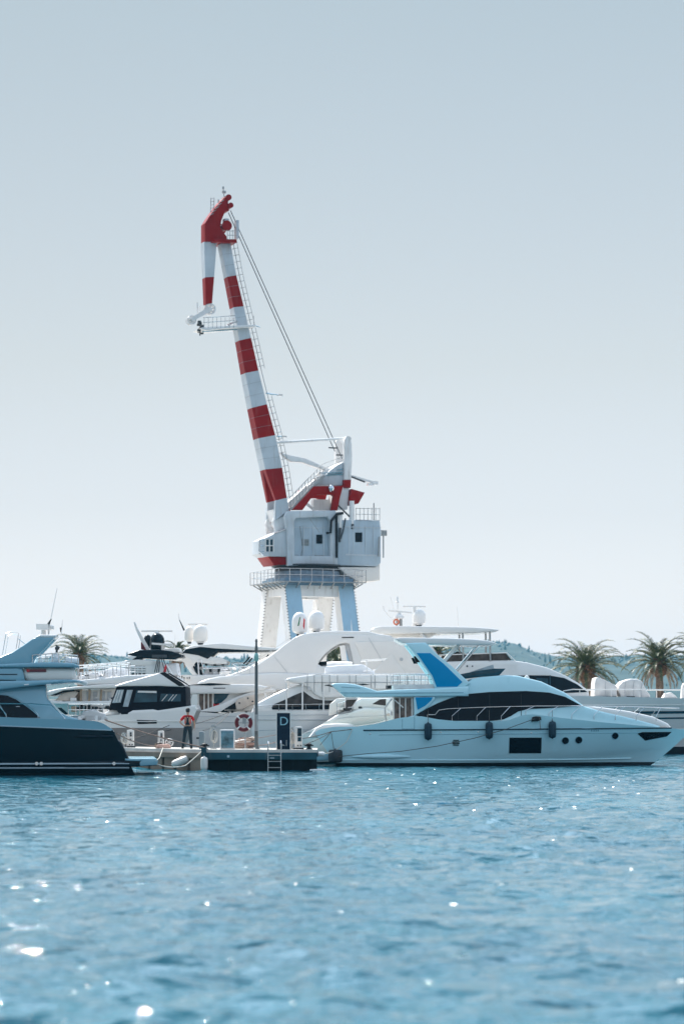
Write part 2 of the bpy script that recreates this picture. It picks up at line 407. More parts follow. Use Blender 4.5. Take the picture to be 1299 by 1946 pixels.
# ---- quay the crane and palms stand on
mb = MB(); mb.box2((-140, 186, -1.0), (140, 420, 1.5)); mb.box2((-140, 185.6, 1.5), (140, 186.4, 1.75))
tag(mb.build('quay_ground', 'concrete_pale', smooth=None), None, kind='structure')

# ---- hills across the bay
def build_hill():
    top = interp([(-700, 1290), (-300, 1275), (0, 1262), (60, 1257), (110, 1248), (170, 1243), (240, 1247), (330, 1250), (500, 1252), (700, 1246), (800, 1236),
                  (870, 1224), (935, 1218), (975, 1222), (1010, 1238), (1050, 1247), (1110, 1251), (1180, 1247), (1240, 1244), (1299, 1245), (1700, 1255), (2300, 1280)])
    D = 2500.0; nx, ny = 420, 46; V = []
    pxs = np.linspace(-700, 2300, nx)
    P = [(rng.uniform(30, 260), rng.uniform(0, 2*pi), rng.uniform(0, 2*pi)) for _ in range(26)]
    for j in range(ny):
        d = j/(ny-1)
        Y = D-520*(1-d)
        for i, px in enumerate(pxs):
            h = (HY-top(px))*D/F+EYE; x = (px-CX)/F*D
            nz = sum(wl/260*sin(2*pi/wl*(x*cos(a)+Y*sin(a))+p) for wl, a, p in P)
            z = -3+(h+3)*(d**0.75)+nz*1.1*sin(pi*min(1, d*1.0))*0.9+(0.7*nz*.3 if d > .9 else 0)
            V.append((x, Y, z))
    for i, px in enumerate(pxs): V.append(((px-CX)/F*D, D+500, -3))
    fs = [(j*nx+i, j*nx+i+1, (j+1)*nx+i+1, (j+1)*nx+i) for j in range(ny) for i in range(nx-1)]
    me = bpy.data.meshes.new('hills'); me.from_pydata(V, [], fs); me.polygons.foreach_set('use_smooth', [True]*len(fs))
    o = bpy.data.objects.new('hills', me); COL.objects.link(o); tag(o, None, kind='structure')
    m = bpy.data.materials.new('hill_scrub'); m.use_nodes = True; n = m.node_tree; b = n.nodes['Principled BSDF']; b.inputs['Roughness'].default_value = 1
    g = n.nodes.new('ShaderNodeNewGeometry'); t = n.nodes.new('ShaderNodeTexNoise'); t.inputs['Scale'].default_value = 0.035; t.inputs['Detail'].default_value = 9
    t.inputs['Roughness'].default_value = 0.72
    n.links.new(g.outputs['Position'], t.inputs['Vector'])
    cr = n.nodes.new('ShaderNodeValToRGB'); e = cr.color_ramp.elements
    e[0].position = 0.38; e[0].color = (0.012, 0.028, 0.020, 1); e[1].position = 0.62; e[1].color = (0.042, 0.062, 0.045, 1)
    k = e.new(0.70); k.color = (0.20, 0.18, 0.14, 1)
    n.links.new(t.outputs['Fac'], cr.inputs['Fac']); n.links.new(cr.outputs[0], b.inputs['Base Color'])
    me.materials.append(m)
    # woods on the ridge and slope, too many and too far to count
    mb = MB()
    for _ in range(800):
        px = rng.uniform(-50, 1350); d = 1-abs(rng.normal(0, 0.10)) if rng.random() < .45 else rng.uniform(.25, 1)
        if d < .2: continue
        Y = D-520*(1-d); h = (HY-top(px))*D/F+EYE; x = (px-CX)/F*D; z = -3+(h+3)*(d**0.75)-1
        conif = rng.random() < .22; H = rng.uniform(4, 8) if conif else rng.uniform(2, 4.5); R = H*(.17 if conif else .5)
        pts = [(R*.5, 0), (R, H*.25), (R*.85, H*.5), (R*.45, H*.8), (0.05, H)]
        mb.lathe([(r_*rng.uniform(.8, 1.2), z_) for r_, z_ in pts], (x+rng.uniform(-2, 2), Y, z), n=6)
    tag(mb.build('hillside_trees', 'hill_tree', smooth=80), 'dark conifers and bushy trees dotted along the far ridge', kind='stuff')
leafmat('hill_tree', (0.022, 0.045, 0.03), (0.05, 0.075, 0.045), (0.07, 0.085, 0.05))
build_hill()

# ---- sea air between the camera and the far shore
def build_haze():
    me = bpy.data.meshes.new('haze'); b = MB(); b.box2((-2600, -80, -7), (2600, 3600, 95)); me.from_pydata(b.v, [], b.f)
    o = bpy.data.objects.new('haze', me); COL.objects.link(o); tag(o, 'thin blue sea air over the bay', kind='stuff')
    m = bpy.data.materials.new('haze'); m.use_nodes = True; n = m.node_tree; n.nodes.clear()
    out = n.nodes.new('ShaderNodeOutputMaterial'); v = n.nodes.new('ShaderNodeVolumePrincipled')
    v.inputs['Color'].default_value = (0.20, 0.66, 1.0, 1); v.inputs['Density'].default_value = 0.00008; v.inputs['Anisotropy'].default_value = 0.25
    n.links.new(v.outputs[0], out.inputs['Volume']); me.materials.append(m)
build_haze()

# ================================================================ PALMS
def make_palm(name, label, px, py_crown, Y, R, trunk_r, nf=58, seed=1, group='palm trees along the quay', dry=True, h_base=1.5):
    r = random.Random(seed); c = put(px, py_crown, Y)
    root = thing(name, label, 'palm tree', (c.x, Y, h_base), 0, group); H = c.z-h_base
    mb = MB(); pts = []; rr = []
    for i in range(15):
        t = i/14; pts.append((0.12*sin(t*3), 0, t*(H-0.2))); rr.append(trunk_r*(1.25-0.3*t+0.05*(i % 2)))
    mb.tube(pts, rr, 14); mb.build('trunk', 'trunk', root, smooth=60)
    mb = MB()          # ball of cut leaf stubs under the crown
    mb.lathe([(trunk_r, -1.3), (trunk_r*1.35, -0.9), (trunk_r*1.55, -0.35), (trunk_r*1.2, 0.15), (0.1, .4)], (0, 0, H), n=14)
    for i in range(90):
        a = r.uniform(0, 2*pi); z = r.uniform(-1.3, .1); q = trunk_r*(1.15+.35*sin((z+1.5)*1.8))
        mb.beam((q*.7*cos(a), q*.7*sin(a), H+z), ((q+.28)*cos(a), (q+.28)*sin(a), H+z+.32), .12, .10)
    mb.build('leaf_stubs', 'boots_palm', root, smooth=None)
    for part, count, lo, hi, mt in (('fronds', nf, -0.35, 1.36, 'palm_leaf'),) + ((('dead_fronds', 9, -0.75, -0.35, 'palm_leaf_dry'),) if dry else ()):
        mb = MB()
        for k in range(count):
            az = 2*pi*k*0.381966+r.uniform(-.2, .2); t0 = (k+.5)/count
            el = lo+(hi-lo)*t0**0.9+r.uniform(-.08, .08); L = R*r.uniform(1.05, 1.35)*(1.0 if el > 0 else .85)
            d = Vector((cos(az), sin(az), 0)); n = 22; P = []; p = Vector((0, 0, H)); e = el; sag = (1.75 if el > .8 else 1.25)*r.uniform(.75, 1.25)
            for i in range(n+1):
                P.append(p.copy()); u = i/n; p = p+(d*cos(e)+Vector((0, 0, 1))*sin(e))*(L/n); e -= sag/n*(0.3+1.4*u)
            mb.tube(P[::3], [.045*(1-.8*i/len(P[::3])) for i in range(len(P[::3]))], 4)
            side = Vector((-sin(az), cos(az), 0)); twist = r.uniform(-.5, .5)
            for i in range(3, n+1):
                u = i/n; ll = L*0.118*sin(pi*min(1, .13+u*.86))**.7+.06; t = (P[i]-P[i-1]).normalized(); up = side.cross(t)
                if up.z < 0: up = -up
                for sg in (-1, 1):
                    for q in (0, .5):
                        b0 = P[i]-(P[i]-P[i-1])*q
                        dv = (side*sg*(.75+.15*r.random())+t*.75+up*(.38+.2*r.random()+twist*sg*.3)-Vector((0, 0, .10+.35*r.random()))).normalized()
                        w = t*0.035; tip = b0+dv*ll*r.uniform(.8, 1.1)
                        m_ = b0+dv*ll*.5
                        mb.add([b0-w*.5, b0+w, m_+w*1.1, tip, m_-w*.6], [(0, 1, 2, 3, 4)])
        mb.build(part, mt, root, smooth=None)
    return root
make_palm('palm_tree', 'dark palm behind the navy hulled yacht at the left', 152, 1245, 262, 3.05, .34, 52, 3)
make_palm('palm_tree', 'spreading palm rising behind the white covers on the long white yacht foredeck', 1112, 1270, 215, 3.35, .40, 62, 5)
make_palm('palm_tree', 'palm with orange leaf stubs and bare straight trunk near the right edge', 1250, 1260, 225, 3.1, .33, 62, 8)
make_palm('palm_tree', 'palm cut off by the right edge of the picture', 1336, 1252, 225, 3.2, .34, 60, 11)
make_palm('palm_tree', 'palm seen through the opening of the white arch', 640, 1268, 225, 3.4, .24, 60, 14)
make_palm('palm_tree', 'palm peeping out between the blue fin and the two hardtops', 828, 1244, 250, 2.4, .26, 40, 17)
make_palm('palm_tree', 'palm with only its top fronds showing behind the white radomes', 338, 1242, 262, 1.7, .22, 40, 21)
# ================================================================ HARBOUR CRANE
K = Fr(584, 200, 20, 1.5)
crane = K.thing('harbour_crane', 'tall red and white harbour crane towering over the yachts', 'crane')
S = 23.0     # photo pixels per metre at the crane
mat('head_shade_blue', (0.17, 0.28, 0.38), 0.5, var=.2, streak=.2)
mat('ring_grey', (0.20, 0.25, 0.30), 0.6, var=.3)
mat('seam_grey', (0.30, 0.30, 0.30), 0.7, var=.4)
def build_portal():
    zt = K.pt(584, 1116)[1]; sp = 0.34; hw = 2.3
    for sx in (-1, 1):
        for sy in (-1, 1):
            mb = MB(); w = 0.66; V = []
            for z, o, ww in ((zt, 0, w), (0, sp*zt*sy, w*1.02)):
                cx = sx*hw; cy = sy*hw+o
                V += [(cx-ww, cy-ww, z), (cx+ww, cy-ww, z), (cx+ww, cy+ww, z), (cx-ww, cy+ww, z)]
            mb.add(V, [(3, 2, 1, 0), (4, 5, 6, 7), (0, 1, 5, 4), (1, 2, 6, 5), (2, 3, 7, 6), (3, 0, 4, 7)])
            mb.m = [1 if (sy < 0 and k == 2) else 0 for k in range(6)]; l = mb.build('leg', ['crane_white', 'crane_shade_blue'], crane, smooth=None)  # front faces of the near legs coloured blue for their sky-lit shade
            rb = MB()       # rung ladder climbing the leg edge
            n = 46
            for i in range(n):
                t = i/n; z = zt*(1-t); y = sy*(hw)+sp*zt*sy*t-w-.02; x = sx*hw+(-w if sx < 0 else w)
                rb.box((x+sx*.04, y, z), (.12, .10, .05))
            rb.build('rungs', 'steel_dark', l, smooth=None)
            bg_ = MB(); bg_.box((sx*hw, sy*(hw+sp*zt), 0.35), (2.6, 1.1, .7)); bg_.cyl((sx*hw-.7, sy*(hw+sp*zt)-.5, .3), (sx*hw-.7, sy*(hw+sp*zt)+.5, .3), .3); bg_.cyl((sx*hw+.7, sy*(hw+sp*zt)-.5, .3), (sx*hw+.7, sy*(hw+sp*zt)+.5, .3), .3)
            bg_.build('wheel_bogie', 'crane_grey', crane)
    mb = MB()           # cross beams between the leg tops
    for s_ in (-1, 1):
        mb.box((0, s_*hw, zt-.45), (2*hw-1.34, 1.1, .9)); mb.box((s_*hw, 0, zt-.40), (1.1, 2*hw-1.34, .8))
    mb.build('cross_beams', 'crane_white', crane, smooth=None)
    z0 = zt; z1 = K.pt(584, 1093)[1]
    mb = MB()           # octagon-like box the slewing ring sits on
    H = hw+.66
    mb.box((0, 0, z0+.30), (2*H, 2*H, .59)); mb.build('portal_head', 'head_shade_blue', crane, smooth=None)  # dark blue carries the walkway's shadow in its colour
    mb = MB(); zc = K.pt(584, 1098)[1]
    mb.box((0, 0, (z0+.6+zc)/2), (2*H-.5, 2*H-.5, zc-z0-.6)); mb.lathe([(2.75, zc), (2.75, zc+.45), (2.45, zc+.5), (2.45, K.pt(584, 1086)[1])], n=48)
    mb.build('ring_drum', 'ring_grey', crane)
    # walkway gallery with brackets and railings round the head
    zg = K.pt(584, 1110)[1]; g = 3.75
    mb = MB()
    for a in (-1, 1):
        mb.box((0, a*(g-.40), zg), (2*g, .8, .08)); mb.box((a*(g-.40), 0, zg), (.8, 2*g-1.6, .08))
    for i in range(-3, 4):
        for a in (-1, 1):
            mb.beam((i*1.0, a*H, zg-.5), (i*1.0, a*g, zg-.06), .08, .10, up=(1, 0, 0)); mb.beam((a*H, i*1.0, zg-.5), (a*g, i*1.0, zg-.06), .08, .10)
    gal = mb.build('gallery', 'steel_dull', crane, smooth=None)
    mb = MB()
    for a in (-1, 1):
        for hh in (.55, 1.05):
            mb.tube([(-g, a*g, zg+hh), (g, a*g, zg+hh)], .03); mb.tube([(a*g, -g, zg+hh), (a*g, g, zg+hh)], .03)
        for i in range(-4, 5):
            mb.tube([(i*g/4, a*g, zg), (i*g/4, a*g, zg+1.05)], .03, 5); mb.tube([(a*g, i*g/4, zg), (a*g, i*g/4, zg+1.05)], .03, 5)
    mb.build('railing', 'steel', gal)
build_portal()
def build_ring():
    za, zb = K.pt(584, 1088)[1], K.pt(584, 1075)[1]
    mb = MB(); mb.lathe([(2.5, za-.02), (2.72, za), (2.72, za+.2), (2.62, za+.2), (2.62, zb-.12), (2.95, zb-.12), (2.95, zb), (2.5, zb)], n=64)
    for i in range(110):
        a = 2*pi*i/110; mb.box((2.66*cos(a), 2.66*sin(a), (za+zb)/2+.02), (.10, .07, .18), rz=a)
    mb.build('slewing_ring', 'steel_dark', crane)
build_ring()
HW = 2.15                   # half width of the machine house
def kp(L, off=-HW): return K.poly(L, off)
def build_house():
    mb = MB(); mb.prism(kp([(547, 975), (638, 973), (640, 1070), (547, 1072)]), -HW+.42, HW-.42, .04)
    front = mb.build('machine_house', 'crane_panel', crane)  # panels coloured darker and bluer to deepen the recess shade
    # frame of thick portal beams standing proud of the panels
    mb = MB()
    mb.prism(kp([(541, 982), (546, 971), (637, 970), (642, 978), (642, 1074), (547, 1075), (545, 1010)]), -HW, -HW+.5, .06,
             holes=[kp([(559, 990), (563, 984), (622, 982), (627, 990), (627, 1057), (559, 1056)])])
    mb.prism([(x, z) for x, z in kp([(541, 982), (546, 971), (637, 970), (642, 978), (642, 1074), (547, 1075), (545, 1010)])], HW-.5, HW, .06,
             holes=[kp([(559, 990), (563, 984), (622, 982), (627, 990), (627, 1057), (559, 1056)])])
    x0 = K.X(545, -HW)+.1
    mb.build('house_frame', 'crane_grey', crane)
    for a, b in ((601, 611),):
        mb = MB(); mb.prism(kp([(601, 1016), (612, 1016), (612, 1033), (601, 1033)], -HW+.4), -HW+.37, -HW+.45, .01); mb.build('window', 'glass', front)
    mb = MB()
    for px in (559.5, 578, 596, 616): mb.box((K.X(px, -HW+.2), -HW+.41, K.pt(px, 1032)[1]), (.07, .10, 2.6))
    mb.box((K.X(590, -HW), -HW+.41, K.pt(590, 1006)[1]), (2.9, .05, .07)); mb.build('panel_ribs', 'crane_grey', front, smooth=None)
    mb = MB(); mb.tube([K.p3(652, 975, -HW-.1), K.p3(640, 977, -HW-.1), K.p3(629, 990, -HW-.1), K.p3(628, 1012, -HW-.1), K.p3(620, 1013, -HW-.1)], .11, 8)
    mb.tube([K.p3(639, 976, -HW-.12), K.p3(639.5, 1060, -HW-.12)], .10, 6); mb.build('cable_duct', 'black', crane)
    mb = MB()
    for k in range(6): mb.box((K.X(583, -HW), -HW+.40, K.pt(0, 1014+k*2.2)[1]), (.62, .05, .05), rx=.5)
    for k in range(5): mb.box((K.X(566, -HW), -HW+.40, K.pt(0, 1046+k*2)[1]), (.4, .05, .045), rx=.5)
    mb.build('louvres', 'steel_dull', front, smooth=None)
    mb = MB(); mb.box((K.X(606, -HW+.4), -HW+.36, K.pt(0, 1045)[1]), (.8, .04, .05)); mb.tube([K.p3(570, 1000, -HW+.3), K.p3(575, 1040, -HW+.3), K.p3(572, 1056, -HW+.3)], .03, 5); mb.tube([K.p3(588, 985, -.3-HW), K.p3(607, 1012, -.2-HW)], .02, 4); mb.build('pipes', 'seam_grey', front)
    # rear machine house and counterweight
    mb = MB(); mb.prism(kp([(642, 988), (668, 988), (722, 989), (724, 1007), (724, 1070), (716, 1076), (642, 1074)]), -HW+.05, HW-.05, .10)
    rear = mb.build('rear_machine_house', 'crane_panel', crane)
    mb = MB(); mb.prism(kp([(675, 1012), (688, 1012), (688, 1030), (675, 1030)]), -HW+.01, -HW+.1, .01); mb.build('window', 'glass', rear)
    mb = MB()
    for px in (663, 671, 694, 709): mb.box((K.X(px, -HW), -HW+.04, K.pt(px, 1030)[1]), (.05, .06, 2.4))
    mb.box((K.X(690, -HW), -HW+.04, K.pt(690, 1058)[1]), (3.1, .07, .12)); mb.box((K.X(690, -HW), -HW+.03, K.pt(690, 1006)[1]), (3.1, .06, .07))
    mb.build('panel_ribs', 'crane_grey', rear, smooth=None)
    mb = MB(); mb.prism(kp([(643, 1077), (714, 1077), (724, 1071), (724, 1103), (706, 1105), (684, 1106), (660, 1093)]), -HW+.25, HW-.25, .10)
    mb.build('counterweight', 'gel_cream', crane)  # cream colour stands for warm light bounced up from the quay
    mb = MB()
    for y_ in (-HW, HW):
        for hh in (0, .5, 1.0): mb.tube([K.p3(676, 988-hh*22, y_), K.p3(721, 989-hh*22, y_)], .025, 5)
        for i in range(7): mb.tube([K.p3(676+7.5*i, 989, y_), K.p3(676+7.5*i, 965, y_)], .025, 5)
    mb.tube([K.p3(710, 990, 0), K.p3(710, 956, 0)], .05); mb.build('roof_railing', 'steel_dull', crane)
    mb = MB(); mb.tube([K.p3(722, 1008, -1.5), K.p3(728, 1008, -1.5), K.p3(728, 1060, -1.5)], .06); mb.box((*[K.X(729, -1.5), -1.5], K.pt(729, 1016)[1]), (.35, .5, .45))
    mb.tube([K.p3(720, 1020, -HW-.1), K.p3(719, 1058, -HW-.1)], .06); mb.build('rear_ladder', 'steel_dull', crane)
    # cab
    mb = MB(); C_ = K.poly([(545, 1005), (540, 1006), (519, 1015), (494, 1027), (492, 1052), (500, 1057), (545, 1058)], -1.9)
    mb.prism(C_, -1.9, 0.1, .06, holes=[K.poly([(504.5, 1026), (519.5, 1025), (519.5, 1048), (504.5, 1048)], -1.9)])
    cab = mb.build('cab', 'crane_grey', crane)
    mb = MB(); mb.prism(K.poly([(504.5, 1026), (519.5, 1025), (519.5, 1048), (504.5, 1048)], -1.9), -1.86, .06, 0); mb.build('cab_window', 'glass_teal', cab, smooth=None)
    mb = MB()
    for px in (504.5, 512, 519.5): mb.tube([K.p3(px, 1025, -1.92), K.p3(px, 1049, -1.92)], .05, 5)
    mb.tube([K.p3(504, 1037, -1.92), K.p3(520, 1037, -1.92)], .05, 5); mb.build('window_frame', 'crane_white', cab)
    mb = MB()
    for yy in (-2.15, -.9, .3):
        mb.tube([K.p3(502, 1024, yy), K.p3(493, 1026, yy), K.p3(492, 1048, yy), K.p3(500, 1056, yy)], .04, 5)
    for py in (1027, 1037, 1048): mb.tube([K.p3(502, py, -2.15), K.p3(493, py, -2.15), K.p3(493, py, .3)], .04, 5)
    mb.tube([K.p3(520, 1014, -1.95), K.p3(547, 1004, -1.95)], .06); mb.build('cab_railing', 'steel', cab)
    mb = MB(); mb.prism(K.poly([(509, 1057), (546, 1057), (546, 1073), (530, 1073), (521, 1074)], -1.7), -1.7, 1.2, .05); mb.build('cab_bracket', 'crane_red', crane)
build_house()
def build_jib():
    # main jib: a tapering plated box in seven red and white bands
    axis = [(534.5, 985), (531, 958), (515, 892), (502, 832), (485, 769), (470, 709), (462, 645), (452, 585), (443, 525), (428, 466)]
    # (left edge, right edge) of the near face measured on the photo at each band joint
    E = [((522, 990), (549, 968)), ((524, 951), (545, 946)), ((504, 892), (536, 889)), ((491, 833), (523, 827)), ((479, 775), (507, 768)), ((466, 709), (491, 704)),
         ((455, 647), (477, 642)), ((444, 584), (463, 582)), ((432, 526), (449, 523)), ((419, 463), (438, 462))]
    ht = [1.35, 1.25, .72, .70, .66, .63, .60, .56, .50, .44]     # half thickness (local y)
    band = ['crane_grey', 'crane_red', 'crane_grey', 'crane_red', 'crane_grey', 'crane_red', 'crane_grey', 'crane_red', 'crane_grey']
    jib = None
    mats = {'crane_grey': 'crane_white', 'crane_red': 'crane_red'}
    mb = MB()
    for i, bnd in enumerate(band):
        if i < 2:       # the foot forks into two legs
            for sg in (-1, 1):
                V = []
                for j in (i, i+1):
                    l, r_ = E[j]; h = ht[j]; q = .42 if j < 2 else .70
                    lx, lz = K.pt(*l, -h); rx_, rz_ = K.pt(*r_, -h); a_, b_ = (-h, -h+q) if sg < 0 else (h-q, h)
                    V += [(lx, a_, lz), (rx_, a_, rz_), (rx_, b_, rz_), (lx, b_, lz)]
                mb.add(V, [(0, 1, 5, 4), (1, 2, 6, 5), (2, 3, 7, 6), (3, 0, 4, 7), (3, 2, 1, 0)], 0 if bnd == 'crane_grey' else 1)
            continue
        V = []
        for j in (i, i+1):
            l, r_ = E[j]; h = ht[j]
            lx, lz = K.pt(*l, -h); rx_, rz_ = K.pt(*r_, -h)
            V += [(lx, -h, lz), (rx_, -h, rz_), (rx_, h, rz_), (lx, h, lz)]
        fs = [(0, 1, 5, 4), (1, 2, 6, 5), (2, 3, 7, 6), (3, 0, 4, 7)]
        if i == 0: fs.append((3, 2, 1, 0))
        if i == len(band)-1: fs.append((4, 5, 6, 7))
        mb.add(V, fs, 0 if bnd == 'crane_grey' else 1)
    jib = mb.build('jib', ['crane_grey', 'crane_red'], crane, smooth=None)
    mb = MB()       # plate seams and stiffener rings round the boom
    for i in range(2, len(E)-1):
        for t in (.34, .68):
            l = [E[i][0][k]+(E[i+1][0][k]-E[i][0][k])*t for k in (0, 1)]; r_ = [E[i][1][k]+(E[i+1][1][k]-E[i][1][k])*t for k in (0, 1)]; h = ht[i]+(ht[i+1]-ht[i])*t
            a = K.p3(*l, -h); b = K.p3(*r_, -h); mb.beam((a[0], -h-.004, a[2]), (b[0], -h-.004, b[2]), .016, .012); mb.beam((a[0]-.005, -h, a[2]), (a[0]-.005, h, a[2]), .016, .012, up=(1, 0, 0))
    mb.build('plate_seams', 'seam_grey', jib, smooth=None, top=False)
    mb = MB()   # orange-lit opening low on the jib: inset tapering web
    V = [K.p3(507, 898, -.2), K.p3(519, 946, -.2), K.p3(526, 951, -.2)]
    # ladder with hoops up the back edge
    mb = MB()
    def edge(t):   # point on right edge
        n = len(E)-2; f = t*n; i = min(int(f), n-1); u = f-i; a, b = E[i+1][1], E[i+2][1]
        return (a[0]+(b[0]-a[0])*u, a[1]+(b[1]-a[1])*u)
    pa = [K.p3(edge(t)[0]+5, edge(t)[1]-2, -.3) for t in np.linspace(0, 1, 30)]; pb = [K.p3(edge(t)[0]+5, edge(t)[1]-2, .3) for t in np.linspace(0, 1, 30)]
    mb.tube(pa, .03, 4); mb.tube(pb, .03, 4)
    for i in range(110):
        t = i/109; e = edge(t); mb.tube([K.p3(e[0]+5, e[1]-2, -.3), K.p3(e[0]+5, e[1]-2, .3)], .02, 4)
    for i in range(40):
        t = i/39; e = edge(t)
        if .40 < t < .50: continue
        a = K.p3(e[0]+1, e[1]-1, -.3); b = K.p3(e[0]+12, e[1]-3.5, -.35); c = K.p3(e[0]+12, e[1]-3.5, .35); d = K.p3(e[0]+1, e[1]-1, .3)
        mb.tube([a, b, c, d], .022, 4)
    for q in (-.3, .3): mb.tube([K.p3(edge(t)[0]+12, edge(t)[1]-3.5, q) for t in np.linspace(0, .4, 12)], .02, 4); mb.tube([K.p3(edge(t)[0]+12, edge(t)[1]-3.5, q) for t in np.linspace(.5, 1, 12)], .02, 4)
    mb.build('ladder', 'steel_dull', jib)
    mb = MB()   # small boom lights on arms
    for (x0, y0), (x1, y1) in (((505, 748), (532, 751)), ((525, 829), (540, 830))):
        mb.tube([K.p3(x0, y0, -.3), K.p3(x1, y1, -.3)], .06, 5); mb.box(K.p3(x1, y1, -.3), (.35, .3, .14)); mb.tube([K.p3(x0, y0-2, .4), K.p3(x1+5, y1+2, .6)], .04, 5)
    mb.build('lamp_arm', 'steel', jib)
    # service platform two thirds up
    mb = MB(); mb.prism(K.poly([(380, 624), (385, 622), (430, 619), (485, 617), (485, 621), (430, 624), (392, 628)], -1.0), -1.0, 1.0, .03)
    pf = mb.build('platform', 'crane_white', jib)
    mb = MB()
    for yy in (-1.0, 1.0):
        for d in (9, 18): mb.tube([K.p3(386, 622-d, yy), K.p3(446, 618-d, yy)], .025, 5)
        for px in range(388, 450, 8): mb.tube([K.p3(px, 623, yy), K.p3(px, 603, yy)], .025, 5)
    mb.tube([K.p3(384, 630, -.5), K.p3(452, 626, -.5)], .06, 5); mb.tube([K.p3(432, 619, -.9), K.p3(450, 611, -.6)], .10, 6)
    mb.tube([K.p3(485, 619, -.9), K.p3(494, 622, -.9)], .05, 5); mb.tube([K.p3(482, 620, -.9), K.p3(482, 600, -.9)], .03, 5); mb.build('railing', 'steel', pf)
    mb = MB(); r_ = random.Random(4)
    for i in range(9): mb.box(K.p3(379+r_.uniform(-2, 6), 612+i*2.6, r_.uniform(-.6, .6)), (.22, .3, .2), mi=0)
    mb.tube([K.p3(381, 610, 0), K.p3(380, 638, 0)], .05, 5); mb.build('signal_lamps', 'steel_dark', pf, smooth=None)
    # jib foot bearing and drum
    mb = MB(); mb.prism(K.poly([(519, 968), (549, 965), (552, 975), (548, 985), (524, 990)], -.9), -.9, .9, .05)
    mb.lathe([(.75, -1.0), (.75, -.8), (.35, -.8), (.35, .8), (.75, .8), (.75, 1.0)], K.p3(527, 995, 0), 20, 'Y')
    mb.prism(K.poly([(520, 988), (547, 978), (547, 1006), (522, 1012)], -1.2), -1.2, -1.0, .03); mb.prism(K.poly([(520, 988), (547, 978), (547, 1006), (522, 1012)], -1.2), 1.0, 1.2, .03)
    mb.build('jib_foot', 'crane_white', crane)
    # red head with the hanging fly jib
    mb = MB(); mb.prism(K.poly([(390, 459), (390, 424), (396, 414), (412, 391), (424, 377), (430, 374.5), (434, 378), (434, 390), (436, 400), (428, 402), (421, 419), (419, 432), (424, 440), (431, 449), (432, 459)], -.62), -.62, .62, .06)
    head = mb.build('jib_head', 'crane_red', crane)
    mb = MB(); mb.lathe([(.05, -.8), (.42, -.8), (.42, -.74), (.30, -.70), (.30, .70), (.42, .74), (.42, .8), (.05, .8)], K.p3(426, 432, 0), 24, 'Y')
    mb.lathe([(.05, -.7), (.22, -.7), (.22, .7), (.05, .7)], K.p3(434, 393, 0), 16, 'Y'); mb.lathe([(.05, -.7), (.24, -.7), (.24, .7), (.05, .7)], K.p3(430, 378, 0), 16, 'Y')
    mb.build('head_sheave', 'crane_red', head)
    mb = MB(); mb.prism(K.poly([(405, 454), (450, 454.5), (450, 461), (405, 459)], -1.1), -1.1, 1.1, .03); hp = mb.build('head_platform', 'crane_red', head)
    mb = MB()
    for yy in (-1.1, 1.1):
        for d in (8, 16): mb.tube([K.p3(432, 455-d, yy), K.p3(450, 455-d, yy)], .025, 5)
        for px in range(432, 452, 5): mb.tube([K.p3(px, 455, yy), K.p3(px, 437, yy)], .025, 5)
    mb.tube([K.p3(436, 463, -.6), K.p3(448, 458, -.6)], .05, 5)
    mb.build('railing', 'steel_dull', hp)
    mb = MB(); mb.box(K.p3(449.5, 437, -.3), (.22, .6, 1.5)); mb.box(K.p3(429, 420, -.2), (.35, .6, .3)); mb.build('lamp_box', 'crane_grey', head)
    mb = MB()
    for yy in (-.4, .4):
        for px in (400, 406): mb.tube([K.p3(px, 404, yy), K.p3(px+1, 376, yy)], .025, 4)
        for d in range(5): mb.tube([K.p3(400, 402-d*6, yy), K.p3(407, 400-d*6, yy)], .02, 4)
    for i in range(5): mb.tube([K.p3(399+5*i, 409-6.3*i, -.64), K.p3(406+5*i, 405-6.3*i, -.64)], .025, 4)
    mb.tube([K.p3(426, 375, 0), K.p3(424, 355, 0)], .035, 5); mb.box(K.p3(424, 357, 0), (.14, .14, .2)); mb.box(K.p3(425.6, 365, 0), (.3, .14, .2)); mb.tube([K.p3(415, 388, 0), K.p3(415, 379, 0)], .05, 5)
    mb.build('mast_and_rails', 'steel_dull', head)
    mb = MB(); V = []; Lf = [((388, 459), (412, 460), .50), ((390, 527), (407, 526), .42), ((391, 578), (403, 576), .34)]
    for i in range(2):
        V = []
        for j in (i, i+1):
            l, r_, h = Lf[j]; lx, lz = K.pt(*l, -h); rx_, rz_ = K.pt(*r_, -h)
            V += [(lx, -h, lz), (rx_, -h, rz_), (rx_, h, rz_), (lx, h, lz)]
        mb.add(V, [(0, 4, 5, 1), (1, 5, 6, 2), (2, 6, 7, 3), (3, 7, 4, 0), (0, 1, 2, 3), (7, 6, 5, 4)], i)
    fly = mb.build('fly_jib', ['crane_grey', 'crane_red'], crane, smooth=None)
    for (px, py, R_) in ((398, 588, 10.5), (363, 609, 8.5)):
        R = R_/S; mb = MB()
        for yy in (-.28, .12):
            c = K.p3(px, py, 0)
            mb.lathe([(R-.10, yy), (R, yy-.02), (R-.04, yy+.07), (R, yy+.16), (R-.10, yy+.14)], c, 28, 'Y', ring=True)
            for k in range(6):
                a = k*pi/3+.3; mb.beam((c[0], yy+.07, c[2]), (c[0]+(R-.08)*cos(a), yy+.07, c[2]+(R-.08)*sin(a)), .10, .08)
            mb.lathe([(.02, yy-.06), (.13, yy-.06), (.13, yy+.2), (.02, yy+.2)], c, 12, 'Y')
        mb.build('rope_sheave', 'crane_white', fly)
    mb = MB(); mb.beam(K.p3(398, 588, -.34), K.p3(363, 608, -.34), .40, .08, w1=.30); mb.beam(K.p3(398, 588, .34), K.p3(363, 608, .34), .40, .08, w1=.30)
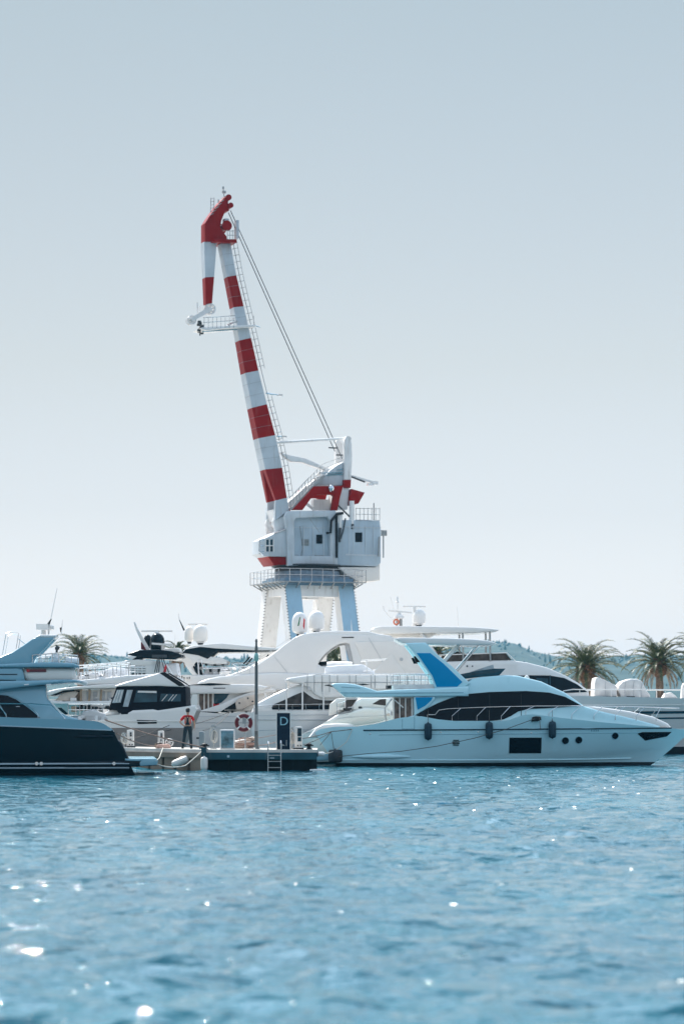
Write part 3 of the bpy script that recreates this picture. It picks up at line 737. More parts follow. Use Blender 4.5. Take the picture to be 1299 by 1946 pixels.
    mb.tube([K.p3(355, 604, -.4), K.p3(366, 606, -.4)], .06); mb.tube([K.p3(375, 575, 0), K.p3(376, 600, 0)], .05); mb.tube([K.p3(380, 582, .2), K.p3(378, 600, 0)], .04)
    mb.build('sheave_arm', 'crane_white', fly)
    # luffing ropes and hoist rope
    for q, a, b in ((-.25, (434, 404), (636, 858)), (.25, (438, 400), (650, 872))):
        mb = MB(); mb.tube([K.p3(*a, q), K.p3(*b, q)], .035, 6)
        mb.box(K.p3(a[0]+(b[0]-a[0])*.985, a[1]+(b[1]-a[1])*.985, q), (.8, .1, .10)); mb.build('stay_rope', 'steel_dark', crane)
build_jib()
def build_tower():
    mb = MB()
    mb.prism(kp([(655, 836), (658, 829), (664, 829), (668, 842), (669, 870), (667, 912), (654, 912), (655, 870)], -1.3), -1.3, -.85, .04)
    mb.prism(kp([(655, 836), (658, 829), (664, 829), (668, 842), (669, 870), (667, 912), (654, 912), (655, 870)], -1.3), .85, 1.3, .04)
    mb.prism(kp([(645, 925), (664, 925), (661, 968), (641, 968)], -1.3), -1.2, 1.2, .04)
    mb.cyl(K.p3(662, 834, -1.3), K.p3(662, 834, 1.3), .22)
    tw = mb.build('tower_post', 'crane_white', crane)
    mb = MB(); mb.prism(kp([(653, 912), (667, 912), (666, 927), (653, 927)], -1.35), -1.35, 1.35, .03); mb.build('red_collar', 'crane_red', crane)
    mb = MB(); mb.prism(kp([(668, 929), (693, 936), (681, 957), (664, 961), (664, 946)], -1.5), -1.5, 1.5, .04); mb.build('tail_weight', 'crane_red', crane)
    # stays from jib to tower
    mb = MB(); mb.tube([K.p3(526, 841, -.5), K.p3(660, 833, -.5)], .11, 8); mb.build('upper_stay', 'crane_white', crane)
    mb = MB(); mb.prism(K.poly([(532, 861), (552, 866), (580, 872), (617, 889), (640, 892), (640, 897), (612, 893), (572, 879), (553, 878), (542, 871)], 0), -.25, .25, .03); mb.build('luffing_strut', 'crane_white', crane)
    # white A frame head with walkway and stairs
    mb = MB(); mb.prism(kp([(616, 905), (628, 893), (640, 884), (652, 878), (655, 880), (653, 922), (600, 922), (604, 916)], -1.0), -1.0, 1.0, .05)
    mb.build('winch_housing', 'crane_grey', crane)
    for yy in (-HW+.15, HW-.55):
        mb = MB()
        mb.prism(kp([(556, 969), (597, 924), (652, 923), (646, 945), (641, 970), (629, 970), (634, 943), (630, 940), (602, 940), (591, 947), (575, 969)], -HW+.15), yy, yy+.4, .03)
        mb.build('red_frame', 'crane_red', crane)
    mb = MB()
    for yy in (-1.75, -.95):
        mb.beam(K.p3(553, 968, yy), K.p3(614, 905, yy), .22, .06)
        for hh in (10, 20): mb.tube([K.p3(550, 966-hh, yy), K.p3(612, 902-hh, yy), K.p3(652, 880-hh*.6, yy)], .03, 5)
        for i in range(11): mb.tube([K.p3(552+5.7*i, 966-5.8*i, yy), K.p3(551+5.7*i, 945-5.8*i, yy)], .028, 5)
    for i in range(26):
        t = i/25; c = K.p3(553+61*t, 968-63*t, -1.35); mb.box(c, (.24, .8, .04))
    mb.build('stairway', 'steel_dull', crane)
    mb = MB(); r_ = random.Random(9)
    for i in range(12):      # winch gear and pipes beside the stair
        p = K.p3(560+r_.uniform(0, 60), 0, 0); t = (p[0]-K.X(560))/(K.X(620)-K.X(560)); 
        x, z = K.pt(566+52*t, 955-50*t+r_.uniform(-8, 10)); mb.box((x, r_.uniform(-.6, 1.2), z), (r_.uniform(.3, .9), r_.uniform(.3, .9), r_.uniform(.2, .7)), ry=r_.uniform(-.8, 0))
    mb.beam(K.p3(545, 962, .4), K.p3(600, 915, .4), .5, .9); mb.beam(K.p3(583, 958, 0), K.p3(600, 972, 0), .2, .2)
    mb.box(K.p3(608, 960, .9), (1.4, .6, .9)); mb.prism(K.poly([(617, 893), (632, 888), (640, 893), (636, 906), (610, 906)], -.6), -.6, .6, .03); mb.build('winch_gear', 'crane_white', crane)
    mb = MB(); mb.tube([K.p3(618, 903, -1.05), K.p3(655, 901, -1.05)], .05, 5); mb.tube([K.p3(606, 899, -1.05), K.p3(650, 898, -1.05)], .05, 5); mb.tube([K.p3(640, 893, -1.05), K.p3(660, 890, -1.05)], .05, 5)
    mb.lathe([(.03, -.3), (.2, -.2), (.26, 0), (.2, .2), (.03, .3)], K.p3(629, 928, -2.2), 12); mb.build('lamps_and_pipes', 'steel', crane)
    mb = MB(); mb.tube([K.p3(645, 973, -1.9), K.p3(645, 1005, -1.9)], .25, 10); mb.tube([K.p3(668, 952, -1.9), K.p3(668, 996, -1.9)], .22, 10); mb.build('hydraulic_posts', 'crane_white', crane)
    mb = MB(); mb.tube([K.p3(668, 996, -1.9), K.p3(668, 1006, -1.9)], .25, 10); mb.tube([K.p3(646, 1003, -2.25), K.p3(645, 1030, -2.25)], .10, 8); mb.tube([K.p3(656, 985, -2.2), K.p3(652, 1008, -2.2), K.p3(647, 1024, -2.2)], .06, 6)
    mb.tube([K.p3(640, 958, -1.9), K.p3(664, 982, -1.9)], .07, 6); mb.tube([K.p3(667, 906, -.9), K.p3(693, 916, -.9)], .07, 6); mb.build('hose', 'steel_dark', crane)
    mb = MB(); mb.beam(K.p3(667, 905, -.8), K.p3(708, 917, -.8), .2, .2); mb.box(K.p3(711, 918, -.8), (.5, .4, .3)); mb.box(K.p3(703, 921, -.8), (.5, .4, .18)); mb.build('rear_arm', 'crane_white', crane)
build_tower()
# ================================================================ BOATS
class Hull:
    """hull lofted along local x; bow at +x when d = 1, at -x when d = -1"""
    def __init__(h, fr, B, sheer, stern_wl, stern_top, bow_wl, bow_top, d=1, zc=0.25, um=.45, flare=.8, power=2.3, chine=.86):
        h.B = B; h.d = d; h.fr = fr; h.sh = interp(sorted(sheer)); h.zc0 = zc; h.um = um; h.fl = flare; h.pw = power; h.ch = chine
        h.a0, h.a1, h.b0, h.b1 = stern_wl, stern_top, bow_wl, bow_top; h.zt = max(z for x, z in sheer)
        h.zs_st = h.sh(stern_top); h.zs_bw = h.sh(bow_top)
    def xa(h, z): t = min(1.1, max(-.2, z/h.zs_st)); return h.a0+(h.a1-h.a0)*t
    def xb(h, z): t = min(1.15, max(-.1, z/h.zs_bw)); t = t if t < 0 else t**0.9; return h.b0+(h.b1-h.b0)*t
    def bs(h, u): return h.B*(1-max(0, (u-h.um)/(1-h.um))**h.pw)*(.94+.06*min(1, u/.15))
    def bc(h, u): return h.ch*h.B*(1-max(0, (u-h.um*.6)/(1-h.um*.6))**(h.pw*.72))
    def zc(h, u): return h.zc0*(.5+1.5*u**2)+max(0, u-.75)*1.2
    def zs(h, u): return h.sh(h.a1+u*(h.b1-h.a1))
    def half(h, u, z):
        zc, zs = h.zc(u), h.zs(u); bc = max(0.0, h.bc(u)); bs = max(0.0, h.bs(u))
        if z <= zc: return bc*max(0, min(1, (z+.7)/(zc+.7)))**.5
        s = min(1, (z-zc)/max(.05, zs-zc)); return bc+(bs-bc)*s**h.fl
    def w(h, x, z):
        xa, xb = h.xa(z), h.xb(z); u = min(1, max(0, (x-xa)/(xb-xa))); return h.half(u, z)
    def near(h, off=0.0): return lambda x, z: -h.w(x, z)-off
    def build(h, parent, mats, boot_z=.12, band=None, nu=70, deck='gel'):
        us = [(i/nu)**.95 for i in range(nu+1)]; us[-1] = .9995
        rows = [('k', -.6), ('z', 0.0), ('z', boot_z), ('s', 0)]+[('s', q) for q in (.12, .25, .4, .55, .7, .8, .9, 1.0)]
        if band: rows = [('k', -.6), ('z', 0.0), ('z', boot_z), ('s', 0), ('s', .2), ('s', .45), ('b', 0), ('b', .35), ('b', .7), ('b', 1.)]
        V = []; 
        for side in (-1, 1):
            for u in us:
                zc, zs = max(h.zc(u), boot_z+.02), h.zs(u); last = -9
                for kd, q in rows:
                    if kd in 'kz': z = q
                    elif band:
                        zb = band(h.a1+u*(h.b1-h.a1)); z = zc+(zb-zc)*q if kd == 's' else zb+(zs-zb)*q
                    else: z = zc+(zs-zc)*q
                    x = h.xa(z)+u*(h.xb(z)-h.xa(z)); V.append((x, side*h.half(u, z), z))
        nr = len(rows); n = nu+1; fs = []; ms = []
        for sd in (0, 1):
            o = sd*n*nr
            for i in range(nu):
                for k in range(nr-1):
                    a, b, c, e = o+i*nr+k, o+(i+1)*nr+k, o+(i+1)*nr+k+1, o+i*nr+k+1
                    fs.append((a, b, c, e) if (sd == 0) == (h.d > 0) else (e, c, b, a)); kk = rows[k]
                    ms.append(1 if kk[0] in 'k' or (kk[0] == 'z' and k == 1) else (2 if band and kk[0] == 'b' else 0))
        o = n*nr
        for k in range(nr-1): fs.append((k, k+1, o+k+1, o+k)); ms.append(1 if k < 2 else 0)       # transom
        for i in range(nu): fs.append((i*nr+nr-1, (i+1)*nr+nr-1, o+(i+1)*nr+nr-1, o+i*nr+nr-1)); ms.append(3)   # deck
        mb = MB(); mb.v = V; mb.f = fs; mb.m = ms
        return mb.build('hull', mats[:1]+['boot', band and mats[1] or mats[0], deck], parent, smooth=35)
    def line(h, mb, pts, r=.03, n=6, off=.01, mi=0):
        """a moulding running along the hull side through (x, z) points, both sides"""
        for s in (-1, 1): mb.tube([(x, s*(h.w(x, z)+off), z) for x, z in pts], r, n, mi)
    def bothpanels(h, mb, poly, t=.02, step=.25, both=True, r=0):
        mb.prism(poly, lambda x, z: -h.w(x, z)-t, lambda x, z: -h.w(x, z)+.06, r, step)
        if both: mb.prism(poly, lambda x, z: h.w(x, z)-.06, lambda x, z: h.w(x, z)+t, r, step)
def along(a, b, n, f): return [(a+(b-a)*i/n, f(a+(b-a)*i/n)) for i in range(n+1)]
def sym(mb, poly, w, r=.06, step=None, holes=(), tf=None):
    """superstructure piece: outline extruded over the half width w (a number or w(x, z))"""
    wf = asf(w); mb.prism(poly, lambda x, z: -wf(x, z), lambda x, z: wf(x, z), r, step, holes)
def sides(mb, poly, w, t=.02, depth=.05, step=None, r=0, holes=()):
    wf = asf(w)
    mb.prism(poly, lambda x, z: -wf(x, z)-t, lambda x, z: -wf(x, z)+depth, r, step, holes)
    mb.prism(poly, lambda x, z: wf(x, z)-depth, lambda x, z: wf(x, z)+t, r, step, holes)
def tubes2(mb, pts, r, n=5):
    for s in (-1, 1): mb.tube([(x, s*abs(y) if y else 0, z) for x, y, z in pts], r, n)
def rail(fr, parent, path, y, hpx, every, name='railing', mt='steel', r=.018, mid=True, lean=0, both=True):
    """path: photo points of the foot line at plane -y; rises hpx"""
    mb = MB(); L = []
    for (x0, y0), (x1, y1) in zip(path, path[1:]):
        n = max(1, int(abs(x1-x0)/every)); L += [(x0+(x1-x0)*i/n, y0+(y1-y0)*i/n) for i in range(n)]
    L.append(path[-1])
    for s in ((-1, 1) if both else (-1,)):
        def p(px, py): x, z = fr.pt(px, py, -y); return (x, s*y, z)
        mb.tube([p(a+lean, b-hpx) for a, b in L], r*1.3, 6)
        if mid: mb.tube([p(a+lean*.5, b-hpx*.5) for a, b in L], r*.7, 5)
        for a, b in L: mb.tube([p(a, b), p(a+lean, b-hpx)], r, 5)
    return mb.build(name, mt, parent)
def dome(fr, parent, px, ptop, pbot, y, name='radome', mt='gel', prx=None):
    x, zt = fr.pt(px, ptop, y); _, zb = fr.pt(px, pbot, y); R = prx/F*(fr.O.y+y); H = zt-zb; mb = MB()
    pr = [(R*.55, 0), (R*.6, H*.06), (R*.93, H*.1), (R, H*.2), (R, H*.55), (R*.93, H*.72), (R*.75, H*.86), (R*.45, H*.96), (.02, H)]
    mb.lathe(pr, (x, y, zb), 28); o = mb.build(name, mt, parent, smooth=50)
    m2 = MB(); m2.lathe([(R*.35, -.12), (R*.4, .0), (R*.56, 0.0)], (x, y, zb), 16); m2.build('mount', 'steel_dark', o)
    return o
def radar(fr, parent, px0, px1, py, ybase, y=0, mt='gel'):
    a = fr.p3(px0, py, y); b = fr.p3(px1, py, y); c = ((a[0]+b[0])/2, y, (a[2]+b[2])/2); mb = MB()
    mb.beam(a, b, .10, .12); mb.tube([c, (c[0], y, c[2]-.12)], [.08, .15], 10)
    bs = fr.pt((px0+px1)/2, ybase, y)[1]; mb.cyl((c[0], y, bs), (c[0], y, c[2]-.1), .16, .13, 12)
    return mb.build('radar_scanner', mt, parent)
def antenna(fr, parent, p0, p1, y=0, r=.015, mt='gel'):
    mb = MB(); mb.tube([fr.p3(*p0, y), fr.p3(*p1, y)], [r*1.6, r*.6], 5); return mb.build('antenna', mt, parent)
def flag(fr, parent, pts, y, cols):
    fo = None
    for i, (poly, c) in enumerate(zip(pts, cols)):
        mb = MB(); mb.prism(fr.poly(poly, y), lambda x, z: y+.04*sin(x*14+z*9), lambda x, z: y+.04*sin(x*14+z*9)+.012, 0, .1)
        fo = mb.build('flag', c, parent)
    return fo

# ---------------------------------------------------------------- A: white yacht with pale blue topsides and azure fin
A = Fr(940, 117.4, 0); AB = 2.4
ya = A.thing('motor_yacht', 'pale blue flybridge yacht with azure fin and long dark side window, nearest on the right', 'yacht', 'yachts moored in the marina')
ap = lambda L, off=-AB: A.poly(L, off)
def yacht_a():
    sh = [A.pt(px, py, -AB) for px, py in ((585, 1399), (610, 1386), (640, 1381), (680, 1381), (715, 1376), (760, 1364), (800, 1361), (830, 1367), (860, 1370), (960, 1370), (985, 1360), (1005, 1357), (1060, 1364), (1130, 1372), (1200, 1378), (1299, 1386))]
    h = Hull(A, AB, sh, A.X(640, -AB), A.X(598, -AB), A.X(1240, -1), A.X(1316, 0), zc=.22, um=.42, flare=.75, power=2.1)
    hull = h.build(ya, ['gel_blue'], boot_z=.17)
    zr = interp([(A.X(690, -AB), A.pt(0, 1388, -AB)[1]), (A.X(1299, -AB), A.pt(0, 1384, -AB)[1])])
    mb = MB(); h.line(mb, along(A.X(690, -AB), A.X(1285, -AB), 40, zr), .032, 6, .012); mb.build('rub_rail', 'rubber', hull)
    mb = MB(); h.line(mb, along(A.X(720, -AB), A.X(1285, -AB), 40, lambda x: zr(x)-.22), .012, 5, .004); mb.build('styling_line', 'gel_teal', hull)
    mb = MB(); h.line(mb, along(A.X(650, -AB), A.X(1205, -1.8), 40, lambda x: .30+.0016*max(0, x-1)**2), .035, 6, .01); mb.build('spray_rail', 'gel_blue', hull)
    mb = MB(); h.line(mb, along(A.X(668, -AB), A.X(779, -AB), 20, lambda x: A.pt(0, 1438, -AB)[1]), [.02+.10*sin(pi*i/20) for i in range(21)], 8, .02); mb.build('exhaust_fairing', 'gel_blue', hull)
    mb = MB(); h.bothpanels(mb, ap([(968, 1402), (1030, 1402), (1030, 1432), (968, 1432)])); mb.build('hull_window', 'glass', hull)
    mb = MB(); h.bothpanels(mb, ap([(1213, 1394.5), (1222, 1391.5), (1281, 1391.5), (1272, 1400), (1229, 1408)], -1.5)); mb.build('bow_window', 'glass', hull)
    for px, py, r_ in ((1076, 1408, 6.5), (1102, 1407, 6.5), (1173, 1399, 6.2)):
        mb = MB(); h.bothpanels(mb, ap([(px+r_*cos(a), py+r_*sin(a)*1.02) for a in np.linspace(0, 2*pi, 22)[:-1]]), step=.1); ph = mb.build('porthole', 'glass', hull)
        mb = MB()
        for s in (-1, 1):
            mb.tube([(x, s*(h.w(x, z)+.02), z) for x, z in ap([(px+r_*1.05*cos(a), py+r_*1.05*sin(a)) for a in np.linspace(0, 2*pi, 25)[:-1]])], .015, 5, closed=True)
        mb.build('rim', 'gel_teal', ph)
    mb = MB()
    for k in range(4):
        yy = 1407+k*3.0; q = sqrt(max(1, 49-(yy-1411.4)**2)); h.bothpanels(mb, ap([(866-q, yy-.9), (866+q, yy-.9), (866+q, yy+.9), (866-q, yy+.9)]), t=.03)
    mb.build('engine_vent', 'black', hull)
    mb = MB()       # boarding gate and plating joints in the bulwark
    for px, y0, y1 in ((764, 1366, 1386), (787, 1361, 1386)): mb.tube([(x, -h.w(x, z)-.004, z) for x, z in ap([(px, y0), (px, (y0+y1)/2), (px, y1)])], .010, 4)
    mb.tube([(x, -h.w(x, z)-.004, z) for x, z in ap([(764, 1385), (776, 1385), (787, 1385)])], .010, 4); mb.build('gate_joint', 'gel_teal', hull)
    for px, py in ((837, 1392), (908, 1391), (703, 1395), (1010, 1393)):
        x, z = A.pt(px, py, -AB); mb = MB(); mb.lathe([(.005, -.02), (.035, -.015), (.045, 0), (.005, .01)], (x, -h.w(x, z)-.0, z), 12, 'Y'); mb.build('through_hull_fitting', 'steel', hull)
    # tiny registration marks under the rub rail
    mb = MB()
    for px in (1125.5, 1130, 1134, 1138): h.bothpanels(mb, ap([(px-1, 1386.8), (px+1, 1386.8), (px+1, 1390.2), (px-1, 1390.2)], -2.2), t=.012, both=False)
    mb.build('registration_marks', 'gel_teal', hull)
    mb = MB(); x0, z0 = A.pt(598, 1434, -AB); mb.prism([(x0-.35, .42), (x0-.35, .55), (A.X(655, -AB), .58), (A.X(655, -AB), .30), (x0+.1, .28)], -2.1, 2.1, .05); mb.build('swim_platform', 'gel_teal', ya)
    mb = MB()      # moulded stern quarter and cover
    sym(mb, ap([(585, 1402), (600, 1383), (612, 1377), (640, 1375), (664, 1376), (682, 1383), (682, 1396), (588, 1404)]), 2.15, .12); mb.build('stern_coaming', 'gel', ya)
    # deckhouse, narrowing forward
    xw = interp([(A.X(740), 2.12), (A.X(1000), 2.12), (A.X(1110), 1.75), (A.X(1190), 1.25), (A.X(1262), .55)])
    zt = A.pt(0, 1285, -AB)[1]; zb = A.pt(0, 1370, -AB)[1]
    W = lambda x, z: xw(x)-0.22*max(0, (z-zb)/(zt-zb))
    mb = MB(); sym(mb, ap([(742, 1378), (744, 1372), (760, 1367), (788, 1358), (803, 1345), (812, 1336), (825, 1325), (827, 1308), (880, 1303), (897, 1290), (915, 1286), (960, 1282.5), (985, 1284), (1030, 1295), (1075, 1316), (1112, 1342), (1150, 1353), (1205, 1365), (1262, 1380), (1262, 1388), (742, 1388)]), W, .10, .45)
    house = mb.build('deckhouse', 'gel_blue', ya, smooth=45)
    mb = MB(); sym(mb, ap([(1003, 1366), (1003, 1354), (1012, 1350), (1060, 1349), (1090, 1346), (1112, 1341), (1150, 1345), (1200, 1352), (1245, 1362), (1276, 1376), (1284, 1386), (1200, 1378), (1098, 1370)], -1.6), lambda x, z: min(W(x, z)+.06, max(.1, h.w(x, 2.1)-.28)), .14, .4); mb.build('foredeck_moulding', 'gel', ya, smooth=50)
    mb = MB(); mb.box(A.p3(1160, 1349, 0), (.7, .7, .06)); mb.box(A.p3(1225, 1359, 0), (.5, .5, .06)); mb.build('deck_hatch', 'glass', ya)
    mb = MB(); sides(mb, ap([(790, 1359), (812, 1346), (832, 1336), (858, 1326), (885, 1319), (930, 1315), (1000, 1313), (1045, 1316), (1075, 1324), (1107, 1341), (1080, 1343), (1040, 1346), (1003, 1347.5), (985, 1352), (972, 1360), (957, 1367), (930, 1370.5), (828, 1371.5), (808, 1366)]), W, .025, .05, .35)
    win = mb.build('side_window', 'glass', house, smooth=45)
    mb = MB()
    for px in (870, 930, 990): sides(mb, ap([(px, 1318), (px+.9, 1318), (px+.9, 1368), (px, 1368)]), W, .029, .01, .4)
    mb.build('mullion', 'black', win)
    mb = MB(); sides(mb, ap([(789, 1325), (822, 1325), (819, 1331), (808, 1341), (793, 1349)]), 2.18, .03, .3); mb.build('lower_azure_panel', 'azure', house)
    mb = MB(); sides(mb, ap([(786, 1325), (826, 1324), (826, 1328), (812, 1344), (800, 1352), (787, 1360)]), 2.16, .02, .15, r=.02); mb.build('door_wing', 'gel_blue', house)
    # cockpit bulkhead with glazed doors
    mb = MB(); mb.box2((A.X(747), -1.95, A.pt(0, 1370)[1]), (A.X(786), 1.95, A.pt(0, 1325)[1])); mb.build('cockpit_bulkhead', 'gel_cream', ya)
    mb = MB(); mb.prism(ap([(749, 1327), (782, 1327), (782, 1365), (749, 1366)], -2), -2.03, -1.9, .02); cb = mb.build('cockpit_door', 'interior', ya)
    mb = MB()
    for px in (748, 759, 770, 782): mb.tube([A.p3(px, 1326, -2.05), A.p3(px, 1367, -2.05)], .03, 5)
    mb.tube([A.p3(749, 1330, -2.06), A.p3(766, 1345, -2.06)], .03, 5); mb.build('door_frame', 'gel_cream', cb)
    mb = MB(); mb.tube([A.p3(733, 1372, -2.2), A.p3(731, 1345, -2.2), A.p3(744, 1328, -2.2)], .035, 6); mb.tube([A.p3(733, 1372, 2.2), A.p3(731, 1345, 2.2), A.p3(744, 1328, 2.2)], .035, 6); mb.build('cockpit_grab_rail', 'steel', ya)
    # flybridge coaming
    mb = MB(); sym(mb, ap([(629, 1301), (634, 1298.5), (655, 1298), (675, 1300.5), (698, 1307), (716, 1313), (745, 1311), (800, 1309), (830, 1308), (890, 1304), (890, 1323), (655, 1325), (645, 1316)]), lambda x, z: 2.25-.5*max(0, (A.X(650)-x)/2)**1.5, .07, .5)
    fly = mb.build('flybridge', 'gel_blue', ya, smooth=45)
    mb = MB(); tubes2(mb, [A.p3(646, 1316.5, -2.27), A.p3(720, 1317, -2.27), A.p3(880, 1316, -2.27)], .015); mb.build('styling_line', 'gel_teal', fly)
    mb = MB(); sides(mb, ap([(648, 1305), (684, 1307), (684, 1308.2), (648, 1306.2)]), 2.25, .012, .03); mb.build('name_marks', 'gel_teal', fly)
    mb = MB(); sides(mb, ap([(747, 1301), (830, 1300), (830, 1309), (747, 1311)]), 1.95, .02, .05); mb.build('aft_coaming', 'canvas_white', fly)
    rail(A, fly, [(746, 1301), (826, 1300)], 1.98, 18, 13, r=.016)
    # fin arch
    fo = [(770, 1222), (808, 1221), (830, 1243), (858, 1266), (893, 1299), (880, 1306), (826, 1309), (819, 1287), (801, 1262)]
    mb = MB()
    for s in (-1, 1): a_, b_ = (-2.08, -1.70) if s < 0 else (1.70, 2.08); mb.prism(ap(fo, -2.08), a_, b_, .05)
    arch = mb.build('fin_arch', 'gel_blue', ya, smooth=40)
    mb = MB()
    for s in (-1, 1): a_, b_ = (-2.10, -2.0) if s < 0 else (2.0, 2.10); mb.prism(ap([(791, 1241), (817, 1241), (842, 1261), (878, 1296), (868, 1305), (829, 1305.5), (821, 1284)], -2.08), a_, b_, .01)
    mb.build('azure_panel', 'azure', arch)
    mb = MB(); sides(mb, ap([(785, 1248), (792, 1246), (803, 1258), (790, 1259)], -1.9), 1.80, .05, .06); mb.build('arch_window', 'glass', arch)
    mb = MB(); sym(mb, ap([(749, 1213), (760, 1211), (800, 1211.5), (850, 1212), (900, 1214), (930, 1217), (947, 1222), (938, 1224.5), (900, 1226), (860, 1225), (765, 1222.5), (757, 1219)]), lambda x, z: 1.95-.5*max(0, (x-A.X(900))/1.2)**2, .06, .5)
    top = mb.build('hardtop', 'gel', ya, smooth=45)
    mb = MB(); tubes2(mb, [A.p3(911, 1224, -1.8), A.p3(868, 1276, -2.0)], .035, 6); mb.build('strut', 'steel', top)
    mb = MB(); tubes2(mb, [A.p3(872, 1225, -1.6), A.p3(845, 1256, -1.7)], .07, 6); mb.build('strut', 'gel', top)
    # fly windscreen, helm
    mb = MB(); sym(mb, ap([(874, 1281), (905, 1275), (940, 1270), (962, 1270), (950, 1283), (920, 1285), (880, 1290)]), 1.7, .04); mb.build('flybridge_windscreen', 'glass_teal', fly)
    mb = MB(); sides(mb, ap([(900, 1275), (938, 1262.5), (940, 1270)]), 1.65, .02, .02); mb.build('wind_deflector', 'vinyl', fly)
    mb = MB(); mb.prism(ap([(830, 1292), (836, 1274), (846, 1273), (850, 1294)], -.9), -.95, .95, .08); mb.prism(ap([(856, 1296), (860, 1280), (872, 1279), (874, 1296)], -.9), -.95, .95, .08); mb.build('helm_seat', 'cushion', fly)
    # bow rail
    mb = MB()
    yb = lambda x: max(.12, h.w(x, 2.2)-.08)
    tp = [(812, 1358), (826, 1358), (833, 1349.5), (850, 1347), (880, 1345.5), (930, 1343.5), (1020, 1341.5), (1100, 1341.5), (1200, 1343), (1299, 1346)]
    for s in (-1, 1):
        P = []
        for (px, py) in [q for a, b in zip(tp, tp[1:]) for q in [(a[0]+(b[0]-a[0])*t, a[1]+(b[1]-a[1])*t) for t in (0, .34, .67)]]+[tp[-1]]:
            x, z = A.pt(px, py, -AB+.3); P.append((x, s*yb(x), z))
        mb.tube(P, .022, 6)
        for px, lean in ((811, 0), (858, 17), (905, 17), (951, 17), (998, 17), (1042, 18), (1086, 18), (1129, 18), (1171, 18), (1212, 18), (1252, 10)):
            f_, top_ = interp([(800, 1369), (960, 1370), (1000, 1358), (1060, 1366), (1300, 1372)])(px), interp(tp)(px+lean)
            x0, z0 = A.pt(px, f_, -AB+.3); x1, z1 = A.pt(px, f_-9, -AB+.3); x2, z2 = A.pt(px+lean, top_, -AB+.3)
            mb.tube([(x0, s*yb(x0), z0), (x1, s*yb(x1), z1), (x2, s*yb(x2), z2)], .017, 5)
    mb.build('bow_rail', 'steel', ya)
    mb = MB(); mb.prism(ap([(1175, 1362), (1178, 1354), (1186, 1353), (1187, 1362)], -.3), -.25, .25, .04); mb.prism(ap([(1008, 1371), (1010, 1363), (1017, 1361), (1026, 1362), (1027, 1368), (1020, 1371)], -2.1), -2.35, -2.1, .05); mb.build('deck_cleat', 'black', ya)
    mb = MB(); mb.lathe([(.02, 0), (.12, .0), (.13, .1), (.08, .2), (.02, .22)], A.p3(1000, 1292, -1.2), 12); mb.prism(ap([(1001, 1299), (1003, 1292), (1010, 1291), (1011, 1299)], -1), -1.1, -.8, .05); mb.build('searchlight', 'gel', ya)
    return h
HA = yacht_a()
# fenders hung along yacht A
def fender(name, label, P, r, L, mt='rubber', rope_top=None, tilt=0.0, group=None):
    t = thing(name, label, 'fender', P, 0, group); mb = MB()
    pr = [(.03, L*.5+.05), (.05, L*.5+.01), (r*.72, L*.485), (r*.95, L*.43), (r*1.02, L*.3), (r*1.04, 0), (r*1.02, -L*.3), (r*.95, -L*.43), (r*.72, -L*.485), (.05, -L*.5-.01), (.03, -L*.5-.04)]
    mb.lathe(pr[::-1], (0, 0, 0), 20); b = mb.build('body', mt, t, smooth=50)
    if rope_top:
        mb = MB(); mb.tube([(0, 0, L*.5+.05), tuple(rope_top[i]-P[i] for i in range(3))], .012, 5); mb.build('lanyard', 'rope_dark', t)
    t.rotation_euler = (0, tilt, 0) if not rope_top else (0, 0, 0)
    return t
for i, (px, y0, y1, lb) in enumerate(((813, 1375, 1405, 'dark fender nearest the azure panel on the pale blue yacht'), (929, 1373, 1403, 'dark fender just left of the rectangular hull window'), (1050, 1372, 1402, 'dark fender just right of the rectangular hull window'))):
    x, z = A.pt(px, (y0+y1)/2, -AB-.15); z1 = A.pt(px, 1350, -AB)[1]; wv = HA.w(x, z)
    P = (A.O.x+x, A.O.y-wv-.19, z); fender('fender', lb, P, .175, .78, rope_top=(P[0], A.O.y-HA.w(x, 2.2)+.05, z1), group='dark fenders hanging on the pale blue yacht')
x, z = A.pt(637, 1437, -AB-.3); fender('fender', 'fat black round fender at the stern waterline of the pale blue yacht', (A.O.x+x, A.O.y-2.5, z), .33, .62, 'boot')

